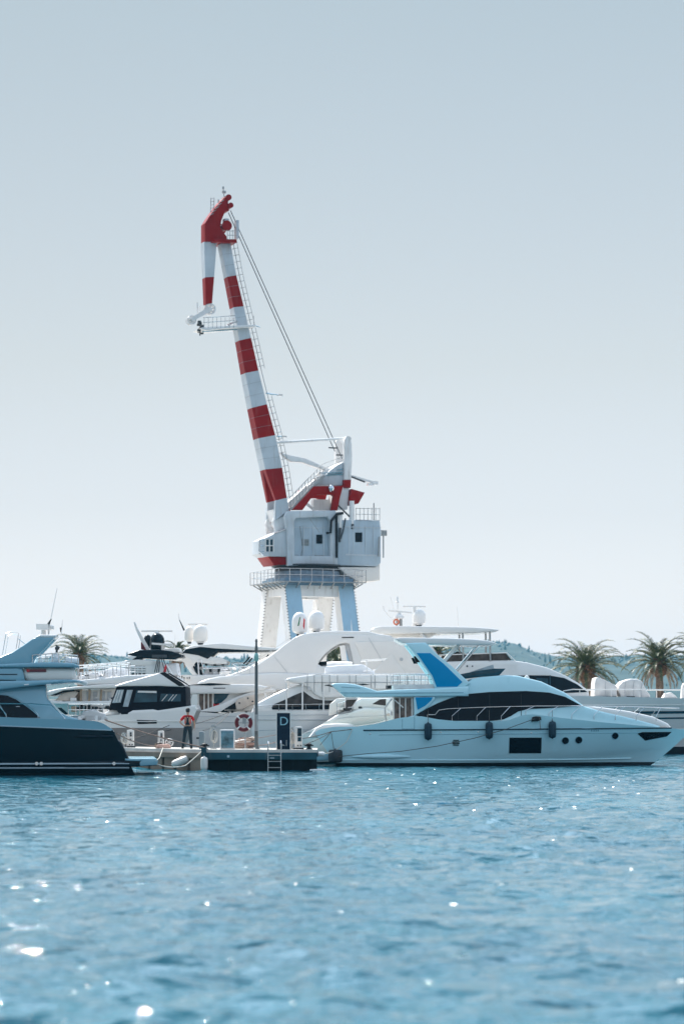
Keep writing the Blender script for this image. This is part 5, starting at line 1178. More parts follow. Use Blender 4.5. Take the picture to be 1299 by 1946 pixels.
# ---------------------------------------------------------------- G: long white yacht with bow to the right
Gf = Fr(1000, 146.4, 0); GB = 2.75
yg = Gf.thing('motor_yacht', 'long white yacht behind the pale blue one, bow and covers reaching the right edge', 'yacht', YG)
gp = lambda L, off=-GB: Gf.poly(L, off)
def boat_g():
    sh = [Gf.pt(px, py, -GB) for px, py in ((640, 1336), (1000, 1322), (1060, 1322), (1130, 1323), (1250, 1326), (1340, 1328), (1440, 1334))]
    h = Hull(Gf, GB, sh, Gf.X(660, -GB), Gf.X(650, -GB), Gf.X(1350, 0), Gf.X(1440, 0), um=.5); hull = h.build(yg, ['gel'], boot_z=.45)
    mb = MB(); h.line(mb, along(Gf.X(900, -GB), Gf.X(1425, -GB), 30, lambda x: Gf.pt(0, 1340, -GB)[1]), .03, 5); mb.build('rub_rail', 'gel_cream', hull)
    mb = MB(); h.bothpanels(mb, gp([(1188, 1352), (1330, 1351), (1318, 1356), (1200, 1357)]), .02); h.bothpanels(mb, gp([(1232, 1364), (1330, 1363), (1330, 1366), (1236, 1367)]), .02); mb.build('hull_window', 'glass_teal', hull)
    xw = interp([(Gf.X(960), 2.35), (Gf.X(1060), 2.2), (Gf.X(1130), 1.5)]); zb = Gf.pt(0, 1325, -GB)[1]
    W = lambda x, z: xw(x)-.12*max(0, z-zb)
    mb = MB(); sym(mb, gp([(838, 1330), (838, 1262), (846, 1257), (900, 1255), (972, 1254.5), (1000, 1258), (1040, 1268), (1075, 1283), (1100, 1297), (1121, 1312), (1123, 1325), (1123, 1330)]), W, .10, .6); ho = mb.build('deckhouse', 'gel', yg, smooth=50)
    mb = MB(); sides(mb, gp([(965, 1284), (1010, 1283), (1046, 1283.5), (1073, 1288), (1098, 1300), (1119, 1315), (1070, 1317), (1040, 1311), (1000, 1297)]), W, .02, .05, .5); wn = mb.build('side_window', 'navy', ho)
    mb = MB(); sides(mb, gp([(1045, 1283), (1047, 1283), (1047, 1313), (1045, 1313)]), W, .03, .02); sides(mb, gp([(1020, 1288), (1042, 1289), (1042, 1304), (1020, 1296)]), W, .028, .02); mb.build('window_pane', 'glass_teal', wn)
    mb = MB(); sides(mb, gp([(845, 1256), (845, 1243), (962, 1241), (973, 1254)]), 2.0, .02, .05); tw = mb.build('fly_windscreen', 'glass_brown', ho)
    mb = MB(); tubes2(mb, [Gf.p3(833, 1245, -2.03), Gf.p3(962, 1240.5, -2.03), Gf.p3(978, 1256, -2.03)], .035); mb.build('windscreen_rail', 'gel', tw)
    mb = MB(); mb.prism(gp([(860, 1255), (862, 1241), (868, 1238), (874, 1241), (876, 1255)], -.8), -1.1, -.5, .05); mb.prism(gp([(884, 1256), (888, 1240), (896, 1240), (897, 1256)], 0), -.3, .5, .05); mb.build('helm_seat', 'canvas_black', ho)
    mb = MB(); sides(mb, gp([(937, 1284), (939, 1284), (939, 1286), (937, 1286)]), W, .03); mb.lathe([(.01, 0), (.06, 0), (.06, .03), (.01, .03)], Gf.p3(887, 1266, -2.3), 10, 'Y'); mb.lathe([(.01, 0), (.05, 0), (.05, .03), (.01, .03)], Gf.p3(897, 1266, -2.3), 10, 'Y'); mb.build('fittings', 'steel_dark', ho)
    mb = MB(); sym(mb, gp([(702, 1200), (706, 1194), (722, 1190), (760, 1189), (830, 1190), (900, 1191.5), (935, 1194), (951, 1196), (944, 1199), (900, 1202), (820, 1203), (720, 1205)]), 2.3, .06, .7); tp = mb.build('hardtop', 'gel', yg, smooth=50)
    mb = MB(); sym(mb, gp([(722, 1204), (830, 1203), (815, 1212), (790, 1216), (730, 1212)]), 2.0, .05); mb.build('hardtop_soffit', 'gel_cream', tp)
    mb = MB()
    for px in (878.5, 930): tubes2(mb, [Gf.p3(px, 1200, -2.1), Gf.p3(px+1, 1256, -2.1)], .06, 6)
    mb.build('hardtop_post', 'steel_dull', tp)
    mb = MB(); tubes2(mb, [Gf.p3(800, 1204, -2.0), Gf.p3(838, 1262, -2.0)], .14, 8); mb.build('rear_arch', 'gel', tp)
    # mast with radars, ring and dome
    mb = MB(); mb.cyl(Gf.p3(753.5, 1212, -.1), Gf.p3(753.5, 1172, -.1), .05, n=8); mb.cyl(Gf.p3(760.5, 1212, .1), Gf.p3(760.5, 1172, .1), .08, n=8); mb.cyl(Gf.p3(762.5, 1210, .2), Gf.p3(762.5, 1176, .2), .05, n=8); ms = mb.build('mast', 'steel_dull', yg)
    mb = MB(); mb.lathe([(.30, 0), (.32, .05), (.28, .2), (.12, .3), (.1, .34)], Gf.p3(758, 1176, 0), 16); mb.beam(Gf.p3(738, 1160.5, 0), Gf.p3(782, 1164.5, 0), .1, .12); mb.cyl(Gf.p3(758, 1167, 0), Gf.p3(758, 1162, 0), .09, n=8); mb.build('radar_scanner', 'gel', ms)
    mb = MB(); mb.beam(Gf.p3(765, 1152.5, .6), Gf.p3(808, 1153, .6), .09, .12); mb.cyl(Gf.p3(787, 1190, .6), Gf.p3(787, 1154, .6), .14, .09, n=10); mb.build('radar_scanner', 'gel', ms)
    mb = MB(); mb.lathe([(.02, 0), (.11, 0), (.11, .06), (.07, .1), (.05, .35), (.01, .42)], Gf.p3(754.5, 1146, 0), 10); mb.tube([Gf.p3(754.5, 1146, 0), Gf.p3(755.5, 1160, 0)], .03, 5); mb.tube([Gf.p3(728, 1152, 0), Gf.p3(729, 1160, 0), Gf.p3(746, 1178, 0)], .03, 5); mb.tube([Gf.p3(741, 1134, .2), Gf.p3(745, 1148, .2), Gf.p3(748, 1160, .2)], .015, 5); mb.build('masthead_light', 'gel', ms)
    mb = MB()
    c = Gf.p3(752.5, 1182, -.35); mb.tube([(c[0]+.15*cos(a), c[1], c[2]+.15*sin(a)) for a in np.linspace(0, 2*pi, 17)[:-1]], .05, 6, closed=True); mb.build('ring_buoy', 'orange', ms)
    dome(Gf, tp, 796, 1158, 1188, .6, prx=12.5); antenna(Gf, tp, (870, 1190), (868, 1152), 0.5)
    # foredeck covers
    mb = MB(); mb.prism(gp([(1128, 1325), (1129, 1300), (1131, 1289), (1135, 1287), (1150, 1293), (1168, 1302), (1171, 1306), (1171, 1325)], -1.2), -1.2, 1.0, .04); cv = mb.build('seat_cover', 'canvas_white', yg)
    mb = MB(); mb.prism(gp([(1137, 1323), (1170, 1323), (1170, 1325.5), (1137, 1325.5)], -1.3), -1.3, -1.1, .01); mb.build('seat_gap', 'black', cv)
    mb = MB(); mb.prism(gp([(1174, 1312), (1175, 1303), (1182, 1295), (1197, 1290), (1210, 1290.5), (1219, 1295), (1226, 1310), (1234, 1321), (1234, 1327), (1180, 1327)], -1.1), -1.2, 1.2, .12); mb.build('table_cover', 'canvas_white', yg)
    mb = MB()
    for px, y0 in ((1187, 1294), (1203, 1291), (1218, 1297)): mb.tube([Gf.p3(px, 1326, -1.23), Gf.p3(px-1, (y0+1326)/2, -1.24), Gf.p3(px+1, y0+1, -1.21)], .02, 4)
    mb.tube([Gf.p3(1150, 1324, -1.22), Gf.p3(1149, 1295, -1.22)], .02, 4); mb.build('cover_straps', 'canvas_grey', yg, top=False)
    mb = MB(); mb.prism(gp([(1190, 1323), (1205, 1323), (1205, 1326), (1190, 1326)], -1.6), -1.65, -1.4, .01); mb.build('hatch', 'black', yg)
    mb = MB(); mb.prism(gp([(1256, 1328), (1262, 1318), (1272, 1316), (1280, 1322), (1285, 1328)], 0), -.6, .6, .06); mb.prism(gp([(1292, 1330), (1294, 1305), (1297, 1298), (1302, 1305), (1306, 1330)], 0), -.3, .3, .05); mb.build('windlass_cover', 'canvas_white', yg)
    mb = MB()
    yb = lambda x: max(.12, h.w(x, 3.2)-.08)
    for s in (-1, 1):
        P = []
        for px in [1066, 1070, 1086]+list(range(1100, 1440, 20)):
            py = 1316 if px == 1066 else (1313 if px == 1070 else 1310.5); x, z = Gf.pt(px, py, -GB+.3); P.append((x, s*yb(x), z))
        mb.tube(P, .03, 6)
        for px in (1100, 1160, 1215, 1265, 1320, 1380): x, z = Gf.pt(px, 1326, -GB+.3); mb.tube([(x, s*yb(x), z), (x, s*yb(x), Gf.pt(px, 1310.5, -GB+.3)[1])], .022, 5)
    mb.build('bow_rail', 'gel', yg)
boat_g()
# ---------------------------------------------------------------- L2: boat with the black canvas enclosure
Lf_ = Fr(290, 120.5, 0); LB = 2.1
yl = Lf_.thing('motor_boat', 'white boat wrapped in a black canvas enclosure with clear window panels', 'boat', YG)
lp = lambda L, off=-LB: Lf_.poly(L, off)
def boat_l():
    sh = [Lf_.pt(px, py, -LB) for px, py in ((60, 1358), (100, 1358), (180, 1362), (230, 1358), (300, 1354), (350, 1350), (376, 1348))]
    h = Hull(Lf_, LB, sh, Lf_.X(330, -LB), Lf_.X(374, -LB), Lf_.X(120, 0), Lf_.X(70, 0), d=-1, zc=.3, flare=.5); hull = h.build(yl, ['hull_under_shade', 'gel'], boot_z=.12, band=lambda x: Lf_.pt(0, 1384, -LB)[1]+.02)  # lower hull coloured brown for the shade under the flare
    mb = MB(); h.line(mb, along(Lf_.X(360, -LB), Lf_.X(110, -LB), 24, lambda x: Lf_.pt(0, 1371, -LB)[1]), .03, 5); mb.build('rub_rail', 'gel_cream', hull)
    mb = MB(); h.bothpanels(mb, lp([(260, 1368), (298, 1369), (298, 1375), (262, 1376)])); mb.build('hull_window', 'glass', hull)
    en = [(205, 1349), (219, 1310), (221, 1304), (236, 1303.5), (300, 1303), (352, 1305), (354, 1350), (300, 1352), (245, 1357), (226, 1357), (221, 1350)]
    mb = MB(); sym(mb, lp(en), 1.85, .06, .5); ec = mb.build('canvas_enclosure', 'canvas_black', yl)
    for poly in ([(222, 1311), (235, 1310.5), (229, 1335), (212, 1336)], [(241, 1311), (252, 1311), (243, 1343), (233, 1343)], [(259, 1312), (298, 1313), (298, 1334), (253, 1335)], [(305, 1318), (343, 1319), (343, 1333), (303, 1333)]):
        mb = MB(); sides(mb, lp(poly), 1.85, .025, .03); mb.build('clear_panel', 'vinyl' if poly[0][0] < 250 else 'glass_teal', ec)
    mb = MB(); sides(mb, lp([(262, 1312.5), (297, 1313), (297, 1317), (261, 1316)]), 1.85, .035, .01)
    for a, b in (((224, 1312), (216, 1334)), ((228, 1312), (221, 1334)), ((233, 1312), (227, 1334)), ((318, 1320), (308, 1332)), ((330, 1320), (320, 1332)), ((336, 1320), (326, 1332))): tubes2(mb, [Lf_.p3(*a, -1.89), Lf_.p3(*b, -1.89)], .02, 4)
    mb.build('panel_folds', 'canvas_white', ec)
    mb = MB(); sym(mb, lp([(218, 1305), (221, 1302), (240, 1296), (270, 1288), (305, 1278), (312, 1280), (330, 1291), (350, 1302), (348, 1305.5), (300, 1303.5), (240, 1304)]), 2.0, .07, .5); rf = mb.build('roof', 'gel', yl, smooth=50)
    mb = MB(); sides(mb, lp([(303, 1279), (312, 1277), (326, 1285), (345, 1297), (352, 1303), (340, 1304), (325, 1294)]), 1.95, .06, .2); mb.build('roof_strut', 'black', rf)
    mb = MB(); sym(mb, lp([(196, 1356), (206, 1349), (222, 1345.5), (229, 1353), (231, 1360), (196, 1360)]), 1.6, .10); mb.build('forward_hump', 'gel', yl)
    mb = MB(); sym(mb, lp([(243, 1355), (252, 1350), (290, 1348), (300, 1350), (370, 1340), (374, 1350), (300, 1358), (243, 1358)]), 1.98, .05); mb.build('side_deck', 'gel', yl)
    mb = MB()
    for px in (238, 252, 262, 274, 286): mb.prism(lp([(px, 1357.5), (px+7, 1357.2), (px+7, 1358.8), (px, 1359)]), -2.03, -1.95, .01)
    mb.build('deck_slots', 'black', yl)
    rail(Lf_, yl, [(130, 1360), (196, 1360)], 1.7, 22, 22)
boat_l()
# ---------------------------------------------------------------- L1: white boat between navy yacht and canvas enclosure
Mf = Fr(180, 129, 0); MBm = 2.3
ym = Mf.thing('motor_yacht', 'white flybridge yacht seen over the navy yacht cockpit, rails on top, beige cockpit awning', 'yacht', YG)
mp_ = lambda L, off=-MBm: Mf.poly(L, off)
def boat_m():
    sh = [Mf.pt(px, py, -MBm) for px, py in ((60, 1330), (88, 1335), (130, 1337), (210, 1336), (330, 1338))]
    h = Hull(Mf, MBm, sh, Mf.X(320, -MBm), Mf.X(335, -MBm), Mf.X(140, -.5), Mf.X(84, -.5), d=-1, um=.55); hull = h.build(ym, ['gel_cream'], boot_z=.12)
    mb = MB(); h.bothpanels(mb, mp_([(103, 1345), (112, 1345), (132, 1362), (120, 1360)])); mb.build('anchor_stripe', 'navy', hull)
    mb = MB(); sym(mb, mp_([(86, 1318), (92, 1313), (110, 1309), (150, 1304), (200, 1300), (300, 1297), (300, 1306), (200, 1308), (160, 1309), (120, 1312), (92, 1323)]), 2.2, .06, .6); fl = mb.build('cockpit_roof', 'gel_cream', ym, smooth=50)
    mb = MB(); sym(mb, mp_([(140, 1300), (146, 1293), (160, 1291), (200, 1288), (240, 1283), (300, 1281), (300, 1298), (160, 1302)]), 2.0, .10, .6); mb.build('flybridge_coaming', 'gel', fl, smooth=50)
    mb = MB(); sides(mb, mp_([(90, 1322), (92, 1316), (118, 1311), (138, 1310), (141, 1312.5), (120, 1316), (104, 1322)]), 2.0, .02, .2); mb.build('dark_valance', 'black', fl)
    mb = MB(); sides(mb, mp_([(104, 1330), (112, 1322), (122, 1315), (142, 1313), (148, 1316), (138, 1330), (130, 1333)]), 1.9, .02, .25, r=.05); mb.build('beige_awning', 'canvas', ym)
    mb = MB(); sym(mb, mp_([(150, 1337), (152, 1312), (216, 1308), (230, 1337)]), 1.6, .05); ho = mb.build('deckhouse', 'gel_cream', ym)
    mb = MB(); r_ = random.Random(12)
    for px in (163, 175, 190, 202): mb.prism(mp_([(px, 1314), (px+8, 1314), (px+7, 1331), (px, 1331)]), -1.66, -1.55, .01)
    mb.build('locker_door', 'canvas_grey', ho)
    mb = MB()
    for px, dx in ((154, 0), (171, -3), (193, -3)): tubes2(mb, [Mf.p3(px, 1310, -2.1), Mf.p3(px+dx, 1350, -2.1)], .06, 6)
    mb.build('roof_post', 'teak', ym)
    mb = MB(); sym(mb, mp_([(90, 1329), (110, 1333), (150, 1333), (230, 1331), (235, 1338), (90, 1338)]), 2.25, .05); mb.build('side_deck', 'gel', ym)
    mb = MB(); mb.prism(mp_([(136, 1342), (146, 1342), (146, 1353), (136, 1353)]), -2.35, -2.2, .01); mb.build('teak_locker', 'teak', ym)
    mb = MB()
    for i in range(9): mb.box(Mf.p3(150+i*7+r_.uniform(-2, 2), 1346+r_.uniform(-3, 3), -2.35), (r_.uniform(.1, .25), .15, r_.uniform(.15, .35)))
    mb.build('cockpit_fittings', 'black', ym, smooth=None)
    rail(Mf, fl, [(148, 1292), (200, 1289), (245, 1285)], 1.95, 22, 14, r=.022); rail(Mf, fl, [(150, 1291), (240, 1284)], 1.2, 26, 18, r=.02)
    mb = MB(); mb.prism(mp_([(196, 1290), (199, 1274), (214, 1269), (238, 1270), (240, 1286)], -.5), -1.0, 1.0, .12); mb.prism(mp_([(150, 1292), (165, 1282), (190, 1278), (196, 1289)], 0), -1.0, 1.0, .05); mb.build('sun_lounge', 'cushion', fl)
boat_m()
# ---------------------------------------------------------------- navy dome boat and white radome boat at the back
Nf = Fr(300, 152, 0)
yn_ = Nf.thing('motor_yacht', 'yacht with dark hardtop and one big navy radome, flags beside it', 'yacht', YG)
def boat_n():
    np_ = lambda L, off=-2.2: Nf.poly(L, off)
    sh = [Nf.pt(px, py, -2.3) for px, py in ((200, 1318), (300, 1316), (480, 1314))]
    h = Hull(Nf, 2.3, sh, Nf.X(212, -2.3), Nf.X(205, -2.3), Nf.X(450, 0), Nf.X(480, 0)); h.build(yn_, ['gel'])
    mb = MB(); sym(mb, np_([(230, 1300), (232, 1262), (236, 1255), (262, 1253), (300, 1256), (318, 1262), (330, 1284), (345, 1290), (345, 1318), (230, 1318)]), 2.0, .10, .6); ho = mb.build('superstructure', 'gel', yn_, smooth=50)
    mb = MB(); sides(mb, np_([(232, 1256), (262, 1254), (300, 1259), (300, 1262), (262, 1264), (236, 1262)]), 2.0, .03, .1); mb.build('cream_panel', 'gel_cream', ho)
    mb = MB(); sides(mb, np_([(250, 1266), (276, 1266), (276, 1283), (250, 1282)]), 2.0, .03, .05); wd = mb.build('side_opening', 'glass', ho)
    mb = MB()
    for py in (1268.5, 1273, 1277.5): tubes2(mb, [Nf.p3(250, py, -2.06), Nf.p3(277, py, -2.06)], .06, 4)
    for px in (262, 270): tubes2(mb, [Nf.p3(px, 1265, -2.07), Nf.p3(px, 1284, -2.07)], .04, 4)
    mb.build('louvre_bar', 'gel', wd)
    mb = MB(); sym(mb, np_([(240, 1244), (252, 1239), (265, 1235), (300, 1234), (325, 1237), (343, 1243), (345, 1248), (330, 1253), (300, 1252), (268, 1250), (256, 1255), (248, 1252), (256, 1247)]), 1.9, .06, .5); tp = mb.build('hardtop', 'navy', yn_)
    mb = MB(); mb.prism(np_([(313, 1233), (340, 1231), (344, 1240), (314, 1241)], -1), -1.2, 1.2, .06); mb.prism(np_([(240, 1250), (250, 1246), (260, 1248), (252, 1253)], -1.9), -1.95, -1.7, .03); mb.build('top_hatch', 'gel', tp)
    dome(Nf, tp, 299, 1203, 1238, 0, mt='navy', prx=14); dome(Nf, tp, 281, 1206, 1232, .9, mt='navy', prx=8)
    mb = MB(); mb.prism(np_([(254, 1182), (257, 1182), (262, 1194), (275, 1216), (287, 1237), (279, 1240), (268, 1218), (258, 1196)], -.8), -.86, -.74, .02); mb.build('mast_fin', 'gel', tp)
    radar(Nf, tp, 269, 328, 1199.5, 1204, .2); mb = MB(); mb.beam(Nf.p3(289, 1223, -1.2), Nf.p3(330, 1226, -1.2), .12, .3); mb.cyl(Nf.p3(309, 1240, -1.2), Nf.p3(309, 1226, -1.2), .08, n=8); mb.build('radar_scanner', 'gel', tp)
    flag(Nf, tp, [[(268, 1221), (269.5, 1220), (279, 1236), (268, 1234)]], -1.6, ['dark_red'])
    mb = MB()
    for a, b in (((300, 1250), (294, 1278)), ((302, 1250), (298, 1278)), ((306, 1250), (314, 1278)), ((309, 1250), (321, 1278)), ((304, 1250), (302, 1278))): mb.tube([Nf.p3(*a, -2.3), Nf.p3(*b, -2.3)], .03, 5)
    mb.box(Nf.p3(303, 1247, -2.3), (.9, .3, .18)); mb.build('rod_holders', 'steel_dark', tp)
    flag(Nf, ho, [[(314, 1263), (317, 1266), (316, 1277), (310, 1277)]], -2.4, ['red'])
    mb = MB(); mb.prism(np_([(305, 1284), (306, 1262), (336, 1260), (340, 1284)], -1), -1.4, 1.4, .1); mb.build('lounge_seat', 'cushion', ho)
boat_n()
Of = Fr(440, 158, 0)
yo = Of.thing('motor_yacht', 'yacht with two white radomes and long thin hardtop with navy underside', 'yacht', YG)
def boat_o():
    op = lambda L, off=-2.3: Of.poly(L, off)
    sh = [Of.pt(px, py, -2.4) for px, py in ((310, 1312), (450, 1310), (680, 1308))]
    h = Hull(Of, 2.4, sh, Of.X(322, -2.4), Of.X(312, -2.4), Of.X(640, 0), Of.X(680, 0)); h.build(yo, ['gel'])
    mb = MB(); sym(mb, op([(300, 1312), (303, 1286), (345, 1284), (400, 1282), (520, 1276), (640, 1290), (640, 1312)]), 2.1, .10, .7); ho = mb.build('superstructure', 'gel', yo, smooth=50)
    mb = MB(); mb.prism(op([(322, 1283), (364, 1282.5), (364, 1291.5), (322, 1292)]), -2.14, -2.08, .01)
    tx = mb.build('name_board', 'gel', ho)
    mb = MB()
    for k, (dx, hh) in enumerate(((0, 3), (4, 4.5), (8, 3), (12, 5.5), (17, 6), (21, 3.5), (27, 3.2), (31, 3.8))): mb.prism(op([(328+dx, 1290), (329.6+dx, 1290), (329.6+dx, 1290-hh), (328+dx, 1290-hh)]), -2.17, -2.14, 0)
    mb.build('name_marks', 'navy', tx, smooth=None)
    mb = MB(); sym(mb, op([(345, 1241), (352, 1232), (365, 1227), (395, 1224), (420, 1222), (480, 1228), (546, 1233), (540, 1236), (480, 1237), (400, 1240)]), 2.0, .05, .6); tp = mb.build('hardtop', 'gel', yo, smooth=50)
    mb = MB(); sym(mb, op([(343, 1243), (352, 1234), (380, 1229), (410, 1232), (480, 1235.5), (540, 1236.5), (480, 1238.5), (412, 1239.5), (402, 1246), (394, 1252), (376, 1245), (350, 1241)]), 2.03, .03); mb.build('hardtop_underside', 'navy', tp)
    mb = MB(); sides(mb, op([(348, 1238), (370, 1241), (390, 1246), (420, 1250), (432, 1256), (430, 1262), (400, 1262), (372, 1258), (364, 1270), (375, 1282), (366, 1284), (350, 1262)]), 1.95, .04, .2, r=.04); mb.build('arch_wing', 'gel', tp)
    mb = MB(); sides(mb, op([(361, 1249), (378, 1250), (381, 1258), (374, 1268), (380, 1282), (372, 1280), (365, 1265)]), 1.9, .02, .2); mb.build('arch_infill', 'navy', tp)
    mb = MB(); sides(mb, op([(320, 1244), (342, 1240), (362, 1252), (370, 1266), (352, 1261), (344, 1255), (322, 1254)]), 2.0, .02, .2); mb.build('cream_awning', 'gel_cream', tp)
    for a, b in (((475, 1248), (463, 1262)), ((510, 1244), (497, 1263))):
        mb = MB(); tubes2(mb, [Of.p3(*a, -1.9), Of.p3(*b, -1.9)], .05, 6); mb.build('gas_strut', 'black', tp)
    dome(Of, tp, 381, 1187, 1222, 0, prx=14, mt='gel_cream'); dome(Of, tp, 360, 1190, 1220, .8, prx=9.5, mt='gel_cream')
    radar(Of, tp, 358, 394, 1186.5, 1190, .4); antenna(Of, tp, (350, 1198), (341, 1178), -.5, .04, 'black'); antenna(Of, tp, (341, 1178), (339, 1166), -.5, .02)
    mb = MB(); tubes2(mb, [Of.p3(378, 1284, -2.0), Of.p3(376, 1254, -2.0), Of.p3(382, 1253, -2.0), Of.p3(386, 1270, -2.0), Of.p3(432, 1270, -2.0)], .04); mb.prism(op([(385, 1262), (400, 1257), (430, 1258), (432, 1263), (400, 1265)], -1), -1.4, 1.4, .05); mb.prism(op([(390, 1275), (400, 1268), (430, 1266), (436, 1274), (430, 1284), (390, 1284)], -1), -1.4, 1.4, .08); mb.build('sun_lounger', 'cushion', ho)
    mb = MB()
    for px in range(392, 436, 8): mb.box(Of.p3(px, 1262 if px % 16 else 1274, -1.5), (.16, .1, .22))
    mb.build('lounger_frames', 'black', ho, smooth=None)
    rail(Of, ho, [(440, 1282), (540, 1280)], 1.9, 22, 16, r=.02)
boat_o()

gear(Ef, ye, -2.2, 425, 545, 1266, 1282, 10, 3); gear(Ef, ye, -2.1, 618, 690, 1262, 1280, 5, 5, ('gel', 'steel_dark'))
gear(Df, yd, -2.0, 600, 640, 1345, 1352, 6, 8, ('steel_dark', 'gel')); gear(Cf, yc, -1.7, 640, 735, 1340, 1352, 5, 9, ('steel_dark', 'gel'))
gear(Hf, yh, -2.2, 345, 470, 1344, 1354, 8, 10, ('steel_dark', 'gel')); gear(Gf, yg, -1.9, 850, 955, 1246, 1254, 5, 11, ('steel_dark', 'gel'))
for fr_, pr_, w_, rows in ((Hf, yh, 2.47, ((345, 560, 1362), (350, 560, 1384))), (Df, yd, 2.37, ((490, 640, 1360), (492, 620, 1388)))):
    mb = MB()
    for a_, b_, py in rows: mb.tube([fr_.p3(a_, py, -w_), fr_.p3(b_, py-2, -w_)], .012, 4)
    mb.build('hull_seam', 'canvas_grey', pr_)
mb = MB()
for a_, b_ in (((552, 1212), (430, 1292)), ((700, 1212), (742, 1284)), ((475, 1272), (475, 1300)), ((520, 1246), (560, 1296))): mb.tube([Ef.p3(*a_, -2.44), Ef.p3(*b_, -2.44)], .012, 4)
mb.build('panel_seam', 'canvas_grey', ye, top=False)
antenna(Ef, ye, (640, 1199), (641, 1165), .5); antenna(Ef, ye, (668, 1200), (667, 1178), -.5)
gear(Mf, ym, -1.8, 150, 235, 1282, 1292, 9, 21, ('gel', 'steel_dark', 'cushion')); gear(Mf, ym, -2.2, 100, 220, 1326, 1334, 8, 22, ('steel_dark', 'gel'))
gear(Lf_, yl, -1.9, 150, 360, 1352, 1358, 8, 23, ('steel_dark', 'gel')); gear(Nf, yn_, -1.8, 232, 340, 1276, 1286, 8, 24, ('gel', 'steel_dark', 'canvas_grey')); gear(Of, yo, -1.9, 380, 540, 1268, 1282, 10, 25)
antenna(Mf, ym, (205, 1290), (204, 1262), -1); antenna(Nf, yn_, (332, 1242), (333, 1206), 0.5)
# ================================================================ PIER
ZD = 0.95
def gx(px, Y): return (px-CX)/F*Y
PF = [(gx(603, 107), 107.0), (gx(388, 107), 107.0), (gx(240, 111.5), 111.5), (gx(110, 114.5), 114.5)]
PB = [(gx(110, 114.5), 117.3), (gx(262, 114.5), 114.5), (gx(400, 111), 111.0), (gx(603, 111), 111.0)]
pier = thing('pier', 'concrete marina pier with dark front edge, the sign, lamp and lifebuoy standing on it', 'pier', (gx(490, 108), 108, 0))
Ox, Oy = pier.location.x, pier.location.y
def plan(mb, P, z0, z1, inset=0):
    n = len(P); V = [(x-Ox, y-Oy, z) for z in (z0, z1) for x, y in P]
    mb.add(V, [tuple(range(n, 2*n))[::-1], tuple(range(n))]+[(i, i+n, (i+1) % n+n, (i+1) % n) for i in range(n)])
mb = MB(); plan(mb, (PF+PB)[::-1], ZD-.16, ZD); dk = mb.build('deck', 'concrete_pale', pier, smooth=None)
IN = [(gx(601.5, 107), 107.12), (gx(388, 107)+.05, 107.12), (gx(240, 111.5)+.1, 111.62), (gx(112, 114.5), 114.62)]
mb = MB(); plan(mb, (IN+[(x-.05, y-.1) for x, y in PB])[::-1], -.5, ZD-.162); mb.build('core', 'pier_dark', pier, smooth=None)
mb = MB(); mb.box2((gx(386, 107)-Ox, 106.93-Oy, ZD-.44), (gx(602, 107)-Ox, 107.10-Oy, ZD-.13)); fa = mb.build('front_fascia', 'pier_teal', pier, smooth=None)
mb = MB(); mb.box2((gx(385, 107)-Ox, 106.95-Oy, -.4), (gx(396, 107)-Ox, 107.1-Oy, ZD-.44)); mb.box2((gx(591, 107)-Ox, 106.95-Oy, -.4), (gx(602, 107)-Ox, 107.1-Oy, ZD-.44))
for px in (430, 470, 512, 552): mb.box2((gx(px, 107)-Ox, 107.0-Oy, -.4), (gx(px+5, 107)-Ox, 107.1-Oy, ZD-.44))
mb.build('front_piles', 'pier_dark', fa, smooth=None)
mb = MB(); mb.box((gx(434, 107)-Ox, 106.9-Oy, ZD-.30), (.10, .04, .10)); mb.box((gx(517, 107)-Ox, 106.9-Oy, ZD-.37), (.2, .04, .06)); mb.build('reflectors', 'stripe', fa, smooth=None)
a = Vector((PF[1][0], PF[1][1], 0)); b = Vector((PF[3][0], PF[3][1], 0)); c_ = Vector((PF[2][0], PF[2][1], 0)); dr = (c_-a); ln = dr.length; dr.normalize(); nv = Vector((-dr.y, dr.x, 0)); nv = nv if nv.y < 0 else -nv
ang = atan2(dr.y, dr.x)
mb = MB(); m = a+dr*ln/2-nv*(-.03); mb.box((m.x-Ox, m.y-Oy, ZD-.27), (ln, .12, .22), rz=ang); mb.build('side_beam', 'concrete', pier, smooth=None)
t0 = 0.05
for w_ in (1.05, .95, .85, 1.0, .9, .6):
    if t0+w_ > ln: break
    mb = MB(); m = a+dr*(t0+w_/2)-nv*.06; mb.box((m.x-Ox, m.y-Oy, (ZD-.38-.5)/2), (w_-.14, .14, ZD-.38+.5), rz=ang); mb.build('side_panel', 'concrete', pier, smooth=None); t0 += w_+.06
mb = MB()
for px, Y in ((388, 106.9), (562, 106.9)):
    pass
mb = MB(); mb.box((gx(387.5, 107)-Ox, 106.9-Oy, ZD-.12), (.22, .2, .45)); mb.build('corner_post', 'pier_teal', pier, smooth=None)

def at(px, Y, z=ZD): return (gx(px, Y), Y, z)
def dz(Y, py): return EYE-(py-HY)/F*Y          # height of a photo row at distance Y
